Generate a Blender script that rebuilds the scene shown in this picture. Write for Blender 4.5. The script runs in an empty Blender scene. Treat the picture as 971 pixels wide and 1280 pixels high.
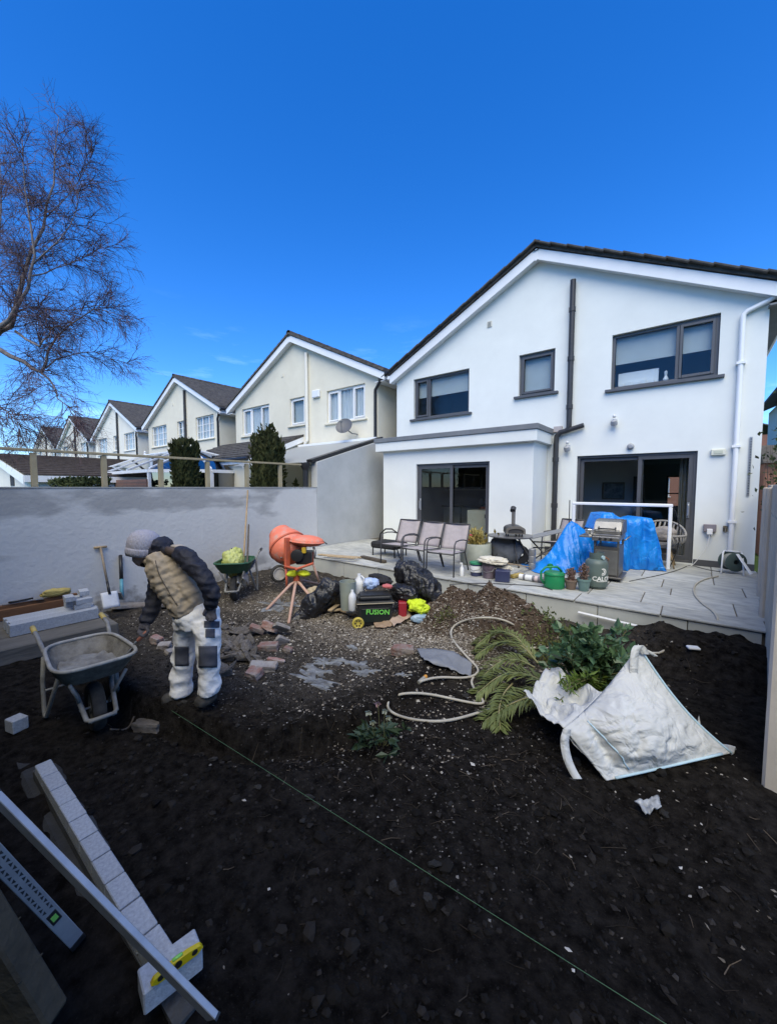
import bpy, bmesh, math, random
import numpy as np
from mathutils import Vector, Matrix, Euler

sc = bpy.context.scene
rnd = random.Random(7)
PI = math.pi
# ------------------------------------------------------------------ camera
FPX, CXP, CYP, HV, VP2 = 483.0, 485.5, 640.0, 609.0, 866.0     # focal length, centre, horizon row, depth vanishing point (971x1280 photo)
CAMH = 1.9
PITCH = math.atan((CYP - HV) / FPX)
YAW = math.atan((VP2 - CXP) / (FPX / math.cos(PITCH)))
cam = bpy.data.cameras.new('camera')
cam.sensor_fit = 'VERTICAL'; cam.sensor_height = 36.0; cam.sensor_width = 27.3
cam.lens = 36.0 * FPX / 1280.0
cam.clip_start = 0.02; cam.clip_end = 9000
camo = bpy.data.objects.new('camera', cam); sc.collection.objects.link(camo)
camo.location = (0, 0, CAMH); camo.rotation_euler = (PI / 2 - PITCH, 0, YAW)
sc.camera = camo
# ------------------------------------------------------------------ sky, sun, exposure
SUN_AZ, SUN_EL = math.radians(151), math.radians(53)      # azimuth from +Y clockwise: behind the photographer, to the right
w = bpy.data.worlds.new('World'); sc.world = w; w.use_nodes = True
nt = w.node_tree; nt.nodes.clear()
out = nt.nodes.new('ShaderNodeOutputWorld'); bg = nt.nodes.new('ShaderNodeBackground')
sky = nt.nodes.new('ShaderNodeTexSky'); sky.sky_type = 'NISHITA'; sky.sun_disc = False
sky.sun_elevation = SUN_EL; sky.sun_rotation = SUN_AZ
sky.air_density = 1.0; sky.dust_density = 0.1; sky.ozone_density = 3.0; sky.altitude = 200
hsv = nt.nodes.new('ShaderNodeHueSaturation'); hsv.inputs['Saturation'].default_value = 1.36; hsv.inputs['Hue'].default_value = 0.502
nt.links.new(sky.outputs[0], hsv.inputs['Color'])
# thin wisps of cloud low over the roofs
tc = nt.nodes.new('ShaderNodeTexCoord'); mp = nt.nodes.new('ShaderNodeMapping'); mp.inputs['Scale'].default_value = (2.2, 2.2, 11)
nz = nt.nodes.new('ShaderNodeTexNoise'); nz.inputs['Scale'].default_value = 2.3; nz.inputs['Detail'].default_value = 7; nz.inputs['Roughness'].default_value = .62
nt.links.new(tc.outputs['Generated'], mp.inputs[0]); nt.links.new(mp.outputs[0], nz.inputs['Vector'])
cr = nt.nodes.new('ShaderNodeMapRange'); cr.inputs['From Min'].default_value = .56; cr.inputs['From Max'].default_value = .78; cr.inputs['To Max'].default_value = .5
nt.links.new(nz.outputs['Fac'], cr.inputs['Value'])
sx = nt.nodes.new('ShaderNodeSeparateXYZ'); nt.links.new(tc.outputs['Generated'], sx.inputs[0])
el = nt.nodes.new('ShaderNodeMapRange'); el.inputs['From Min'].default_value = .40; el.inputs['From Max'].default_value = .06
nt.links.new(sx.outputs['Z'], el.inputs['Value'])
ml = nt.nodes.new('ShaderNodeMath'); ml.operation = 'MULTIPLY'; nt.links.new(cr.outputs[0], ml.inputs[0]); nt.links.new(el.outputs[0], ml.inputs[1])
mx = nt.nodes.new('ShaderNodeMixRGB'); nt.links.new(ml.outputs[0], mx.inputs['Fac']); nt.links.new(hsv.outputs[0], mx.inputs[1]); mx.inputs[2].default_value = (6.5, 8.2, 9.5, 1)
tint = nt.nodes.new('ShaderNodeMixRGB'); tint.blend_type = 'MULTIPLY'; tint.inputs[0].default_value = 1; nt.links.new(mx.outputs[0], tint.inputs[1]); tint.inputs[2].default_value = (.74, .91, 1.20, 1)
nt.links.new(tint.outputs[0], bg.inputs['Color']); bg.inputs['Strength'].default_value = 0.092
nt.links.new(bg.outputs[0], out.inputs['Surface'])
sl = bpy.data.lights.new('sun', 'SUN'); sl.energy = 1.9; sl.angle = math.radians(60); sl.color = (1.0, .915, .66)
so = bpy.data.objects.new('sun', sl); sc.collection.objects.link(so)
sd = Vector((math.sin(SUN_AZ) * math.cos(SUN_EL), math.cos(SUN_AZ) * math.cos(SUN_EL), math.sin(SUN_EL)))
so.rotation_euler = sd.to_track_quat('Z', 'Y').to_euler(); so.location = (-3, -6, 12)
vs = sc.view_settings; vs.view_transform = 'Standard'; vs.look = 'None'; vs.gamma = 1; vs.use_curve_mapping = False
vs.exposure = 1.32
sc.cycles.max_bounces = 8; sc.cycles.transparent_max_bounces = 12; sc.cycles.use_denoising = True
sc.cycles.caustics_reflective = False; sc.cycles.caustics_refractive = False

# ------------------------------------------------------------------ pixel -> place
_f = Vector((-math.sin(YAW) * math.cos(PITCH), math.cos(YAW) * math.cos(PITCH), -math.sin(PITCH)))
_r = Vector((math.cos(YAW), math.sin(YAW), 0)); _u = _r.cross(_f)
CAM = Vector((0, 0, CAMH))
def ray(u, v): return _f + _r * ((u - CXP) / FPX) - _u * ((v - CYP) / FPX)
def atz(u, v, z): d = ray(u, v); return CAM + d * ((z - CAMH) / d.z)
def aty(u, v, y): d = ray(u, v); return CAM + d * (y / d.y)
def atx(u, v, x): d = ray(u, v); return CAM + d * (x / d.x)
def atd(u, v, d0): return CAM + ray(u, v) * d0                    # at a given depth along the view axis
def depth(p): return (Vector(p) - CAM).dot(_f)

# ------------------------------------------------------------------ value noise
_rs = np.random.RandomState(3); _tab = _rs.rand(64, 64, 64)
def vnoise(x, y, z=0.0):
    x, y, z = np.broadcast_arrays(np.asarray(x, float), np.asarray(y, float), np.asarray(z, float))
    xi, yi, zi = np.floor(x).astype(int), np.floor(y).astype(int), np.floor(z).astype(int)
    fx, fy, fz = x - xi, y - yi, z - zi
    fx, fy, fz = fx*fx*(3-2*fx), fy*fy*(3-2*fy), fz*fz*(3-2*fz)
    g = lambda a, b, c: _tab[(xi+a) & 63, (yi+b) & 63, (zi+c) & 63]
    l = lambda a, b, t: a + (b - a) * t
    return l(l(l(g(0,0,0), g(1,0,0), fx), l(g(0,1,0), g(1,1,0), fx), fy), l(l(g(0,0,1), g(1,0,1), fx), l(g(0,1,1), g(1,1,1), fx), fy), fz) * 2 - 1
def fbm(x, y, z=0.0, o=4, g=.5):
    s = 0; a = 1
    for i in range(o):
        s = s + a * vnoise(np.asarray(x) * 2**i + 11.3*i, np.asarray(y) * 2**i + 5.7*i, np.asarray(z) * 2**i + 3.1*i); a *= g
    return s
def sstep(a, b, x): t = np.clip((x - a) / (b - a), 0, 1); return t*t*(3-2*t)

# ------------------------------------------------------------------ materials
MATS = {}
def mat(name, c1, c2=None, scale=4, rough=.6, bump=0, bscale=60, metal=0, spec=.4, detail=6, rand=0, lo=.35, hi=.65, coat=0, stretch=None, subsurf=0, trans=0, bdist=.02, ridge=False):
    if name in MATS: return MATS[name]
    m = bpy.data.materials.new(name); m.use_nodes = True; n = m.node_tree; b = n.nodes['Principled BSDF']
    b.inputs['Roughness'].default_value = rough; b.inputs['Metallic'].default_value = metal; b.inputs['Specular IOR Level'].default_value = spec
    if coat: b.inputs['Coat Weight'].default_value = coat
    tc = n.nodes.new('ShaderNodeTexCoord'); vec = tc.outputs['Object']
    if stretch:
        mp = n.nodes.new('ShaderNodeMapping'); mp.inputs['Scale'].default_value = stretch; n.links.new(vec, mp.inputs[0]); vec = mp.outputs[0]
    col = None
    if c2 is not None:
        t = n.nodes.new('ShaderNodeTexNoise'); t.inputs['Scale'].default_value = scale; t.inputs['Detail'].default_value = detail; t.inputs['Roughness'].default_value = .65
        n.links.new(vec, t.inputs['Vector'])
        r = n.nodes.new('ShaderNodeMapRange'); r.inputs['From Min'].default_value = lo; r.inputs['From Max'].default_value = hi; n.links.new(t.outputs['Fac'], r.inputs['Value'])
        x = n.nodes.new('ShaderNodeMixRGB'); n.links.new(r.outputs[0], x.inputs['Fac']); x.inputs[1].default_value = (*c1, 1); x.inputs[2].default_value = (*c2, 1); col = x.outputs[0]
    else:
        v = n.nodes.new('ShaderNodeRGB'); v.outputs[0].default_value = (*c1, 1); col = v.outputs[0]
    if rand:
        oi = n.nodes.new('ShaderNodeObjectInfo'); r = n.nodes.new('ShaderNodeMapRange'); r.inputs['To Min'].default_value = 1 - rand; r.inputs['To Max'].default_value = 1 + rand
        n.links.new(oi.outputs['Random'], r.inputs['Value'])
        h = n.nodes.new('ShaderNodeHueSaturation'); n.links.new(r.outputs[0], h.inputs['Value']); n.links.new(col, h.inputs['Color']); col = h.outputs[0]
    n.links.new(col, b.inputs['Base Color'])
    if subsurf: b.inputs['Subsurface Weight'].default_value = subsurf; b.inputs['Subsurface Radius'].default_value = (.01, .005, .003)
    if trans:
        tl = n.nodes.new('ShaderNodeBsdfTranslucent'); n.links.new(col, tl.inputs[0]); ms = n.nodes.new('ShaderNodeMixShader'); ms.inputs[0].default_value = trans
        n.links.new(b.outputs[0], ms.inputs[1]); n.links.new(tl.outputs[0], ms.inputs[2]); n.links.new(ms.outputs[0], n.nodes['Material Output'].inputs['Surface'])
    if bump:
        t2 = n.nodes.new('ShaderNodeTexNoise'); t2.inputs['Scale'].default_value = bscale; t2.inputs['Detail'].default_value = 5; n.links.new(vec, t2.inputs['Vector'])
        bp = n.nodes.new('ShaderNodeBump'); bp.inputs['Strength'].default_value = bump; bp.inputs['Distance'].default_value = bdist; hs = t2.outputs['Fac']
        if ridge:
            t2.inputs['Detail'].default_value = 3; t2.inputs['Distortion'].default_value = .8; k_ = n.nodes.new('ShaderNodeMath'); k_.operation = 'SUBTRACT'; n.links.new(hs, k_.inputs[0]); k_.inputs[1].default_value = .5; j_ = n.nodes.new('ShaderNodeMath'); j_.operation = 'ABSOLUTE'; n.links.new(k_.outputs[0], j_.inputs[0]); hs = j_.outputs[0]
        n.links.new(hs, bp.inputs['Height']); n.links.new(bp.outputs[0], b.inputs['Normal'])
    MATS[name] = m; return m
def glassmat(name, tint=(.9, .95, .95), rough=.0, boost=.06):
    if name in MATS: return MATS[name]
    m = bpy.data.materials.new(name); m.use_nodes = True; n = m.node_tree; n.nodes.remove(n.nodes['Principled BSDF'])
    tr = n.nodes.new('ShaderNodeBsdfTransparent'); tr.inputs[0].default_value = (*tint, 1)
    gl = n.nodes.new('ShaderNodeBsdfGlossy'); gl.inputs['Roughness'].default_value = rough
    fr = n.nodes.new('ShaderNodeLayerWeight'); fr.inputs[0].default_value = .5
    pw_ = n.nodes.new('ShaderNodeMath'); pw_.operation = 'POWER'; pw_.inputs[1].default_value = 4.5; n.links.new(fr.outputs['Facing'], pw_.inputs[0])
    ad = n.nodes.new('ShaderNodeMath'); ad.operation = 'MULTIPLY_ADD'; ad.inputs[1].default_value = .85; ad.inputs[2].default_value = boost; n.links.new(pw_.outputs[0], ad.inputs[0])
    ms = n.nodes.new('ShaderNodeMixShader'); n.links.new(ad.outputs[0], ms.inputs[0]); n.links.new(tr.outputs[0], ms.inputs[1]); n.links.new(gl.outputs[0], ms.inputs[2])
    n.links.new(ms.outputs[0], n.nodes['Material Output'].inputs['Surface']); MATS[name] = m; return m

# ------------------------------------------------------------------ mesh builder
COL = sc.collection
def tag(o, label=None, cat=None, group=None, kind=None):
    if label: o['label'] = label
    if cat: o['category'] = cat
    if group: o['group'] = group
    if kind: o['kind'] = kind
    return o
def thing(name, label, cat, loc=(0, 0, 0), rz=0, group=None, kind=None):
    o = bpy.data.objects.new(name, None); COL.objects.link(o); o.empty_display_size = .1
    o.location = loc; o.rotation_euler = (0, 0, rz)
    return tag(o, label, cat, group, kind)
def copy_tree(o, parent=None):
    c = o.copy(); COL.objects.link(c); c.parent = parent
    for ch in list(o.children): copy_tree(ch, c)
    return c
def inst(name, data, parent=None, loc=(0, 0, 0), rot=(0, 0, 0), scale=(1, 1, 1)):
    o = bpy.data.objects.new(name, data); COL.objects.link(o); o.parent = parent
    o.location = loc; o.rotation_euler = rot; o.scale = scale; return o

class MB:
    def __init__(s): s.v = []; s.f = []; s.uv = None
    def add(s, vs, fs):
        k = len(s.v); s.v += [tuple(p) for p in vs]; s.f += [tuple(i + k for i in f) for f in fs]; return s
    def box(s, x0, x1, y0, y1, z0, z1, M=None):
        vs = [Vector(p) for p in ((x0,y0,z0),(x1,y0,z0),(x1,y1,z0),(x0,y1,z0),(x0,y0,z1),(x1,y0,z1),(x1,y1,z1),(x0,y1,z1))]
        if M: vs = [M @ p for p in vs]
        return s.add(vs, [(3,2,1,0),(4,5,6,7),(0,1,5,4),(1,2,6,5),(2,3,7,6),(3,0,4,7)])
    def bar(s, p, q, w, h, up=(0, 0, 1)):
        p, q = Vector(p), Vector(q); d = (q - p).normalized(); upv = Vector(up)
        if abs(d.dot(upv.normalized())) > .98: upv = Vector((0, 1, 0))
        a = d.cross(upv).normalized() * (w / 2); b = a.cross(d).normalized() * (h / 2)
        vs = [p - a - b, p + a - b, p + a + b, p - a + b, q - a - b, q + a - b, q + a + b, q - a + b]
        return s.add(vs, [(3,2,1,0),(4,5,6,7),(0,1,5,4),(1,2,6,5),(2,3,7,6),(3,0,4,7)])
    def prism(s, poly, axis, a, b):
        # poly in the two other axes (cyclic order kept x<y<z), extruded along axis from a to b
        def P(p, t): return (t, p[0], p[1]) if axis == 0 else (p[0], t, p[1]) if axis == 1 else (p[0], p[1], t)
        n = len(poly); vs = [P(p, a) for p in poly] + [P(p, b) for p in poly]
        return s.add(vs, [tuple(range(n))[::-1], tuple(range(n, 2*n))] + [(i, (i+1) % n, n + (i+1) % n, n + i) for i in range(n)])
    def loft(s, pts, rx, ry=None, n=8, ref=(0, 0, 1), closed=False, cap=True):
        pts = [Vector(p) for p in pts]; m = len(pts)
        if not hasattr(rx, '__len__'): rx = [rx] * m
        if ry is None: ry = rx
        elif not hasattr(ry, '__len__'): ry = [ry] * m
        ref = Vector(ref); vs = []; prev = None
        for i, p in enumerate(pts):
            a = pts[(i - 1) % m] if closed else pts[max(i-1, 0)]; b = pts[(i + 1) % m] if closed else pts[min(i+1, m-1)]
            d = (b - a)
            d = d.normalized() if d.length > 1e-9 else Vector((0, 0, 1))
            if prev is None:
                e = d.cross(ref)
                if e.length < 1e-3: e = d.cross(Vector((1, 0, 0)))
                e.normalize()
            else:
                e = prev - d * prev.dot(d)
                e = e.normalized() if e.length > 1e-6 else d.orthogonal().normalized()
            prev = e; g = d.cross(e)
            for k in range(n):
                t = 2 * PI * k / n; vs.append(p + e * (rx[i] * math.cos(t)) + g * (ry[i] * math.sin(t)))
        fs = []
        for i in range(m if closed else m - 1):
            j = (i + 1) % m
            for k in range(n): fs.append((i*n+k, i*n+(k+1) % n, j*n+(k+1) % n, j*n+k))
        if cap and not closed: fs += [tuple(range(n))[::-1], tuple(range((m-1)*n, m*n))]
        return s.add(vs, fs)
    tube = loft
    def lathe(s, prof, n=20, M=None, a0=0, a1=2*PI):
        full = abs(a1 - a0 - 2*PI) < 1e-6; c = n if full else n + 1; vs = []; fs = []
        for r, z in prof:
            for k in range(c):
                t = a0 + (a1 - a0) * k / n; p = Vector((r*math.cos(t), r*math.sin(t), z)); vs.append(M @ p if M else p)
        for i in range(len(prof) - 1):
            for k in range(n):
                k2 = (k+1) % c; fs.append((i*c+k, i*c+k2, (i+1)*c+k2, (i+1)*c+k))
        return s.add(vs, fs)
    def grid(s, fn, nu, nv):
        vs = [fn(i / nu, j / nv) for j in range(nv + 1) for i in range(nu + 1)]; w_ = nu + 1
        return s.add(vs, [(j*w_+i, j*w_+i+1, (j+1)*w_+i+1, (j+1)*w_+i) for j in range(nv) for i in range(nu)])
    def ball(s, c, r, nu=10, nv=7, M=None):
        r = Vector(r) if hasattr(r, '__len__') else Vector((r, r, r)); c = Vector(c); vs = []; fs = []
        for j in range(nv + 1):
            for i in range(nu):
                a = PI * j / nv; t = 2*PI*i/nu; p = Vector((r.x*math.sin(a)*math.cos(t), r.y*math.sin(a)*math.sin(t), -r.z*math.cos(a)))
                vs.append(c + (M @ p if M else p))
        for j in range(nv):
            for i in range(nu): fs.append((j*nu+i, j*nu+(i+1) % nu, (j+1)*nu+(i+1) % nu, (j+1)*nu+i))
        return s.add(vs, fs)
    def mesh(s, name, m=None, smooth=False, bevel=0, solid=0, seg=1):
        me = bpy.data.meshes.new(name); me.from_pydata(s.v, [], s.f); me.update()
        if bevel or solid or smooth:
            bm = bmesh.new(); bm.from_mesh(me)
            bmesh.ops.remove_doubles(bm, verts=bm.verts, dist=1e-5)
            if solid: bmesh.ops.solidify(bm, geom=bm.faces[:], thickness=solid)
            if bevel: bmesh.ops.bevel(bm, geom=[e for e in bm.edges if len(e.link_faces) == 2 and e.calc_face_angle(0) > .5], offset=bevel, segments=seg, affect='EDGES', clamp_overlap=True)
            bmesh.ops.recalc_face_normals(bm, faces=bm.faces[:])
            bm.to_mesh(me); bm.free()
        if smooth:
            me.shade_smooth()
            if smooth is not True:
                try: me.set_sharp_from_angle(angle=smooth)
                except Exception: pass
        if m: me.materials.append(m)
        return me
    def build(s, name, m, parent=None, smooth=False, bevel=0, solid=0, loc=None, seg=1):
        # world coordinates are turned into the parent's own when loc is given (loc = the parent's place)
        if loc is not None: s.v = [(p[0]-loc[0], p[1]-loc[1], p[2]-loc[2]) for p in s.v]
        o = bpy.data.objects.new(name, s.mesh(name, m, smooth, bevel, solid, seg)); COL.objects.link(o); o.parent = parent
        return o
SM = math.radians(40)
def remeshed(mb, voxel, smooth_it=4, fn=None):
    """union of overlapping closed lofts -> one continuous skin"""
    me = mb.mesh('tmp'); bm = bmesh.new(); bm.from_mesh(me); bmesh.ops.remove_doubles(bm, verts=bm.verts, dist=1e-5); bmesh.ops.recalc_face_normals(bm, faces=bm.faces[:]); bm.to_mesh(me); bm.free()
    o = bpy.data.objects.new('tmp', me); COL.objects.link(o)
    r = o.modifiers.new('r', 'REMESH'); r.mode = 'VOXEL'; r.voxel_size = voxel
    if smooth_it:
        q = o.modifiers.new('s', 'SMOOTH'); q.iterations = smooth_it; q.factor = .5
    dg = bpy.context.evaluated_depsgraph_get(); ev = o.evaluated_get(dg); res = bpy.data.meshes.new_from_object(ev)
    bpy.data.objects.remove(o); bpy.data.meshes.remove(me)
    if fn is not None:
        n = len(res.vertices); co = np.empty(n*3); res.vertices.foreach_get('co', co); co = co.reshape(-1, 3)
        no = np.empty(n*3); res.vertices.foreach_get('normal', no); no = no.reshape(-1, 3)
        res.vertices.foreach_set('co', fn(co, no).ravel()); res.update()
    res.shade_smooth(); return res
def meshobj(name, me, m, parent=None, loc=None):
    if loc is not None:
        me.transform(Matrix.Translation(-Vector(loc)))
    me.materials.clear(); me.materials.append(m)
    o = bpy.data.objects.new(name, me); COL.objects.link(o); o.parent = parent; return o
def wrinkle(amp, sc_=12, stretch=(1, 1, 1), o=3):
    return lambda co, no: co + no * (amp * fbm(co[:, 0]*sc_*stretch[0], co[:, 1]*sc_*stretch[1], co[:, 2]*sc_*stretch[2], o))[:, None]
def rock_mesh(name, seed, m, sub=2, flat=1.0, rough=.25):
    bm = bmesh.new(); bmesh.ops.create_icosphere(bm, subdivisions=sub, radius=1)
    for v_ in bm.verts:
        c = v_.co.copy(); d = 1 + rough * float(fbm(c.x*1.3 + seed*7.1, c.y*1.3 + seed*3.3, c.z*1.3, 3)); v_.co = c * d; v_.co.z *= flat
    me = bpy.data.meshes.new(name); bm.to_mesh(me); bm.free(); me.materials.append(m); return me
# ================================================================== THE SETTING
WX = -7.05            # garden wall face
PZ = 0.47             # patio level
PY = 5.28             # patio front edge
FY = 9.0              # house fronts
def fence_x(y): return .42 + .078 * (y - 3.17)

_LX = [-7, -3.5, -2.72, -2.48, -2.14, -1.99, -1.9]; _LY = [.9, 1.11, 1.41, 1.51, 1.87, 2.19, 2.75]
def ledge_d(x, y):
    e = np.interp(x, _LX, _LY) + .10 * fbm(np.asarray(x)*2.1, np.asarray(y)*2.1, 3.3, 3); s = np.interp(x, [-4, -3, -2.6, -2.3, -2.05, -1.93], [.08, .3, .4, .9, 2.0, 4.5])
    return (y - e) / np.sqrt(1 + s*s)
def ground_h(x, y):
    x = np.asarray(x, float); y = np.asarray(y, float)
    inside = sstep(-7.9, -7.2, x) * sstep(1.4, .9, x) * sstep(6.2, 5.4, y)
    h = .15 * sstep(1.9, 4.6, y)
    # ledge: the barrowed, gravelly level ends in a ragged step, with a shallow trench before it
    ld = ledge_d(x, y); t = sstep(-1.55, -1.95, x) * sstep(-4.9, -4.2, x); lift = .125 * (1 - sstep(-1.55, -1.95, x) * sstep(-4.9, -4.2, x)) * 0
    h = h + t * (.115 * sstep(-.05, .03, ld) * (1 - sstep(.3, 1.6, ld)) - .085 * np.exp(-((ld + .09) / .08) ** 2) + .025 * np.exp(-((ld - .05) / .05) ** 2))
    # soil heap by the patio and the black heap in the corner
    def blob(cx, cy, rx, ry, hh, rot=0):
        c, s_ = math.cos(rot), math.sin(rot); a = ((x-cx)*c + (y-cy)*s_) / rx; b = (-(x-cx)*s_ + (y-cy)*c) / ry
        return hh * np.clip(1 - (a*a + b*b), 0, 1) ** .8
    heap = blob(-2.12, 4.58, 1.0, .68, .34, -.1) + blob(-1.45, 4.40, .65, .5, .09) + blob(.15, 4.95, .95, .6, .26)
    h = h + heap * (1 + .35 * fbm(x*5, y*5, 1.7, 3))
    h = h + .03 * fbm(x*.9, y*.9, .3, 3) + .022 * fbm(x*4, y*4, 5.1, 3) + .020 * np.clip(fbm(x*7, y*7, 8.4, 2), 0, 1) + .013 * np.abs(fbm(x*13, y*13, 2.2, 3))
    return np.where(inside > 0, h * inside, 0) + (1 - inside) * .0
def gz(x, y): return float(ground_h(x, y))
def atg(u, v, dz=0):
    z = .05
    for _ in range(12):
        p = atz(u, v, z + dz); z = .5*z + .5*gz(p.x, p.y)
    p = atz(u, v, z + dz); return p

def build_ground():
    def axis(a, b, st, far, far2):
        fine = np.arange(a, b + 1e-6, st); k = np.cumsum(np.geomspace(st*2, 900, 34))
        return np.concatenate([(a - k)[::-1], fine, b + k])
    xs = axis(-7.6, 1.3, .032, 0, 0); ys = axis(-1.4, 5.6, .032, 0, 0)
    X, Y = np.meshgrid(xs, ys); Zv = ground_h(X, Y)
    nx, ny = len(xs), len(ys)
    co = np.stack([X, Y, Zv], -1).reshape(-1, 3)
    i = np.arange(nx - 1)[None, :] + np.arange(ny - 1)[:, None] * nx; i = i.ravel()
    fs = np.stack([i, i+1, i+1+nx, i+nx], -1)
    me = bpy.data.meshes.new('ground'); me.vertices.add(len(co)); me.vertices.foreach_set('co', co.ravel())
    me.loops.add(fs.size); me.loops.foreach_set('vertex_index', fs.ravel()); me.polygons.add(len(fs)); me.polygons.foreach_set('loop_start', np.arange(0, fs.size, 4)); me.polygons.foreach_set('loop_total', np.full(len(fs), 4))
    me.update(); me.shade_smooth()
    x, y = co[:, 0], co[:, 1]
    wob = .35 * fbm(x*.8, y*.8, 9, 4)
    gravel = np.exp(-(((x + 3.0) / 1.25) ** 2 + ((y - 3.75) / .7) ** 2)) + .9*np.exp(-(((x + 1.95) / .6) ** 2 + ((y - 3.85) / .3) ** 2)) + .7 * np.exp(-(((x + 5.4) / 1.3) ** 2 + ((y - 3.6) / 1.0) ** 2))
    gravel = sstep(.25, .8, gravel + wob * .7)
    dirt = np.where(x < -1.75, sstep(-.12, .9, ledge_d(x, y) + .5*wob), sstep(2.6, 3.9, y + wob) * sstep(.0, -1.1, x + wob * .6))       # trodden gritty subsoil, brown-grey
    brown = np.exp(-(((x + 2.0) / 1.15) ** 2 + ((y - 4.55) / .75) ** 2)); brown = sstep(.35, .7, brown + .3*wob)
    out_ = 1 - sstep(-7.7, -7.4, x) * sstep(1.6, 1.2, x) * sstep(6.0, 5.5, y) * sstep(-2.2, -1.6, y)
    for nm, a in (('gravel', gravel), ('dirt', dirt), ('brown', brown), ('lawn', out_)):
        at = me.attributes.new(nm, 'FLOAT', 'POINT'); at.data.foreach_set('value', a.astype(np.float32))
    m = bpy.data.materials.new('soil'); m.use_nodes = True; n = m.node_tree; b = n.nodes['Principled BSDF']; b.inputs['Roughness'].default_value = .95; b.inputs['Specular IOR Level'].default_value = .02
    L = n.links
    tc = n.nodes.new('ShaderNodeTexCoord')
    def noise(scale, d=6, ro=.65, typ='ShaderNodeTexNoise'):
        t = n.nodes.new(typ); t.inputs['Scale'].default_value = scale; t.inputs['Detail'].default_value = d; t.inputs['Roughness'].default_value = ro; L.new(tc.outputs['Object'], t.inputs['Vector']); return t.outputs['Fac']
    def rng(v_, a, b_, c=0., d=1.):
        r = n.nodes.new('ShaderNodeMapRange'); r.inputs['From Min'].default_value = a; r.inputs['From Max'].default_value = b_; r.inputs['To Min'].default_value = c; r.inputs['To Max'].default_value = d; L.new(v_, r.inputs['Value']); return r.outputs[0]
    def mix(f, a, b_):
        x_ = n.nodes.new('ShaderNodeMixRGB')
        if hasattr(f, 'is_output'): L.new(f, x_.inputs['Fac'])
        else: x_.inputs['Fac'].default_value = f
        for k, c in ((1, a), (2, b_)):
            if hasattr(c, 'is_output'): L.new(c, x_.inputs[k])
            else: x_.inputs[k].default_value = (*c, 1)
        return x_.outputs[0]
    def mul(a, b_):
        q = n.nodes.new('ShaderNodeMath'); q.operation = 'MULTIPLY'; L.new(a, q.inputs[0])
        if hasattr(b_, 'is_output'): L.new(b_, q.inputs[1])
        else: q.inputs[1].default_value = b_
        return q.outputs[0]
    def attr(nm): a = n.nodes.new('ShaderNodeAttribute'); a.attribute_name = nm; return a.outputs['Fac']
    fine = noise(90, 5); mid = noise(14, 6); big = noise(2.2, 5)
    black = mix(rng(mid, .35, .7), (.0070, .0063, .0057), (.0360, .0318, .0282)); black = mix(rng(fine, .60, .75), black, (.052, .046, .041))
    dirtc = mix(rng(mid, .3, .7), (.020, .0175, .015), (.095, .083, .070)); dirtc = mix(rng(fine, .55, .72), dirtc, (.20, .185, .165))
    grav = mix(rng(noise(60, 3), .4, .62), (.085, .068, .050), (.34, .295, .235)); 
    brownc = mix(rng(mid, .3, .7), (.052, .037, .027), (.135, .100, .074)); brownc = mix(rng(fine, .6, .72), brownc, (.20, .16, .125))
    c = mix(attr('dirt'), black, dirtc); c = mix(mul(attr('gravel'), rng(mid, .25, .6, .35, 1)), c, grav); c = mix(attr('brown'), c, brownc)
    grass = mix(rng(noise(3), .3, .7), (.03, .055, .018), (.06, .09, .03)); c = mix(attr('lawn'), c, grass)
    L.new(c, b.inputs['Base Color'])
    bp = n.nodes.new('ShaderNodeBump'); bp.inputs['Strength'].default_value = 1.0; bp.inputs['Distance'].default_value = .03; L.new(noise(38, 8, .8), bp.inputs['Height']); L.new(bp.outputs[0], b.inputs['Normal'])
    me.materials.append(m)
    o = bpy.data.objects.new('ground', me); COL.objects.link(o); tag(o, kind='structure'); return o
ground = build_ground()

# ---------------- materials of the buildings
WHITE = mat('white_render', (.755, .775, .745), (.705, .725, .70), 1.3, .85, .25, 160, spec=.2, bdist=.004)
CREAM = mat('cream_render', (.74, .70, .58), (.67, .63, .52), 1.1, .9, .35, 140, spec=.2, bdist=.004)
CREAMW = mat('pale_render', (.79, .77, .69), (.72, .70, .63), .9, .9, .3, 120, spec=.2, bdist=.004)
BARGE = mat('white_upvc', (.82, .83, .84), (.77, .78, .79), 2, .35, spec=.5)
ANTH = mat('anthracite_metal', (.075, .077, .085), (.085, .087, .095), 6, .42, spec=.5)
WUPVC = mat('white_window_frame', (.80, .80, .80), None, rough=.35)
GREYCAP = mat('grey_flashing', (.15, .16, .17), (.19, .20, .21), 3, .5, spec=.4)
TILE = mat('concrete_roof_tile', (.040, .038, .038), (.085, .080, .075), 9, .85, .5, 50, rand=.2)
TILEF = mat('weathered_roof', (.045, .041, .040), (.105, .095, .085), 6, .9, .6, 30)
BLACKP = mat('black_plastic', (.022, .022, .024), None, rough=.4)
PIPEG = mat('charcoal_pipe', (.030, .031, .033), (.04, .04, .043), 5, .4)
GLASS = glassmat('window_glass', (.90, .93, .94), boost=.03)
DGLASS = glassmat('door_glass', (.86, .89, .90), boost=.03)
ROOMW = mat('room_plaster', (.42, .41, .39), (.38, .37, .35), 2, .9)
BLIND = mat('roller_blind', (.62, .66, .66), (.57, .61, .62), 3, .8, trans=.25)
CURT = mat('net_curtain', (.84, .85, .86), (.66, .68, .71), 9, .9, stretch=(6, 1, .4), trans=.2)
DARKIN = mat('dark_interior', (.03, .03, .033), (.05, .05, .055), 3, .8)

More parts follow.
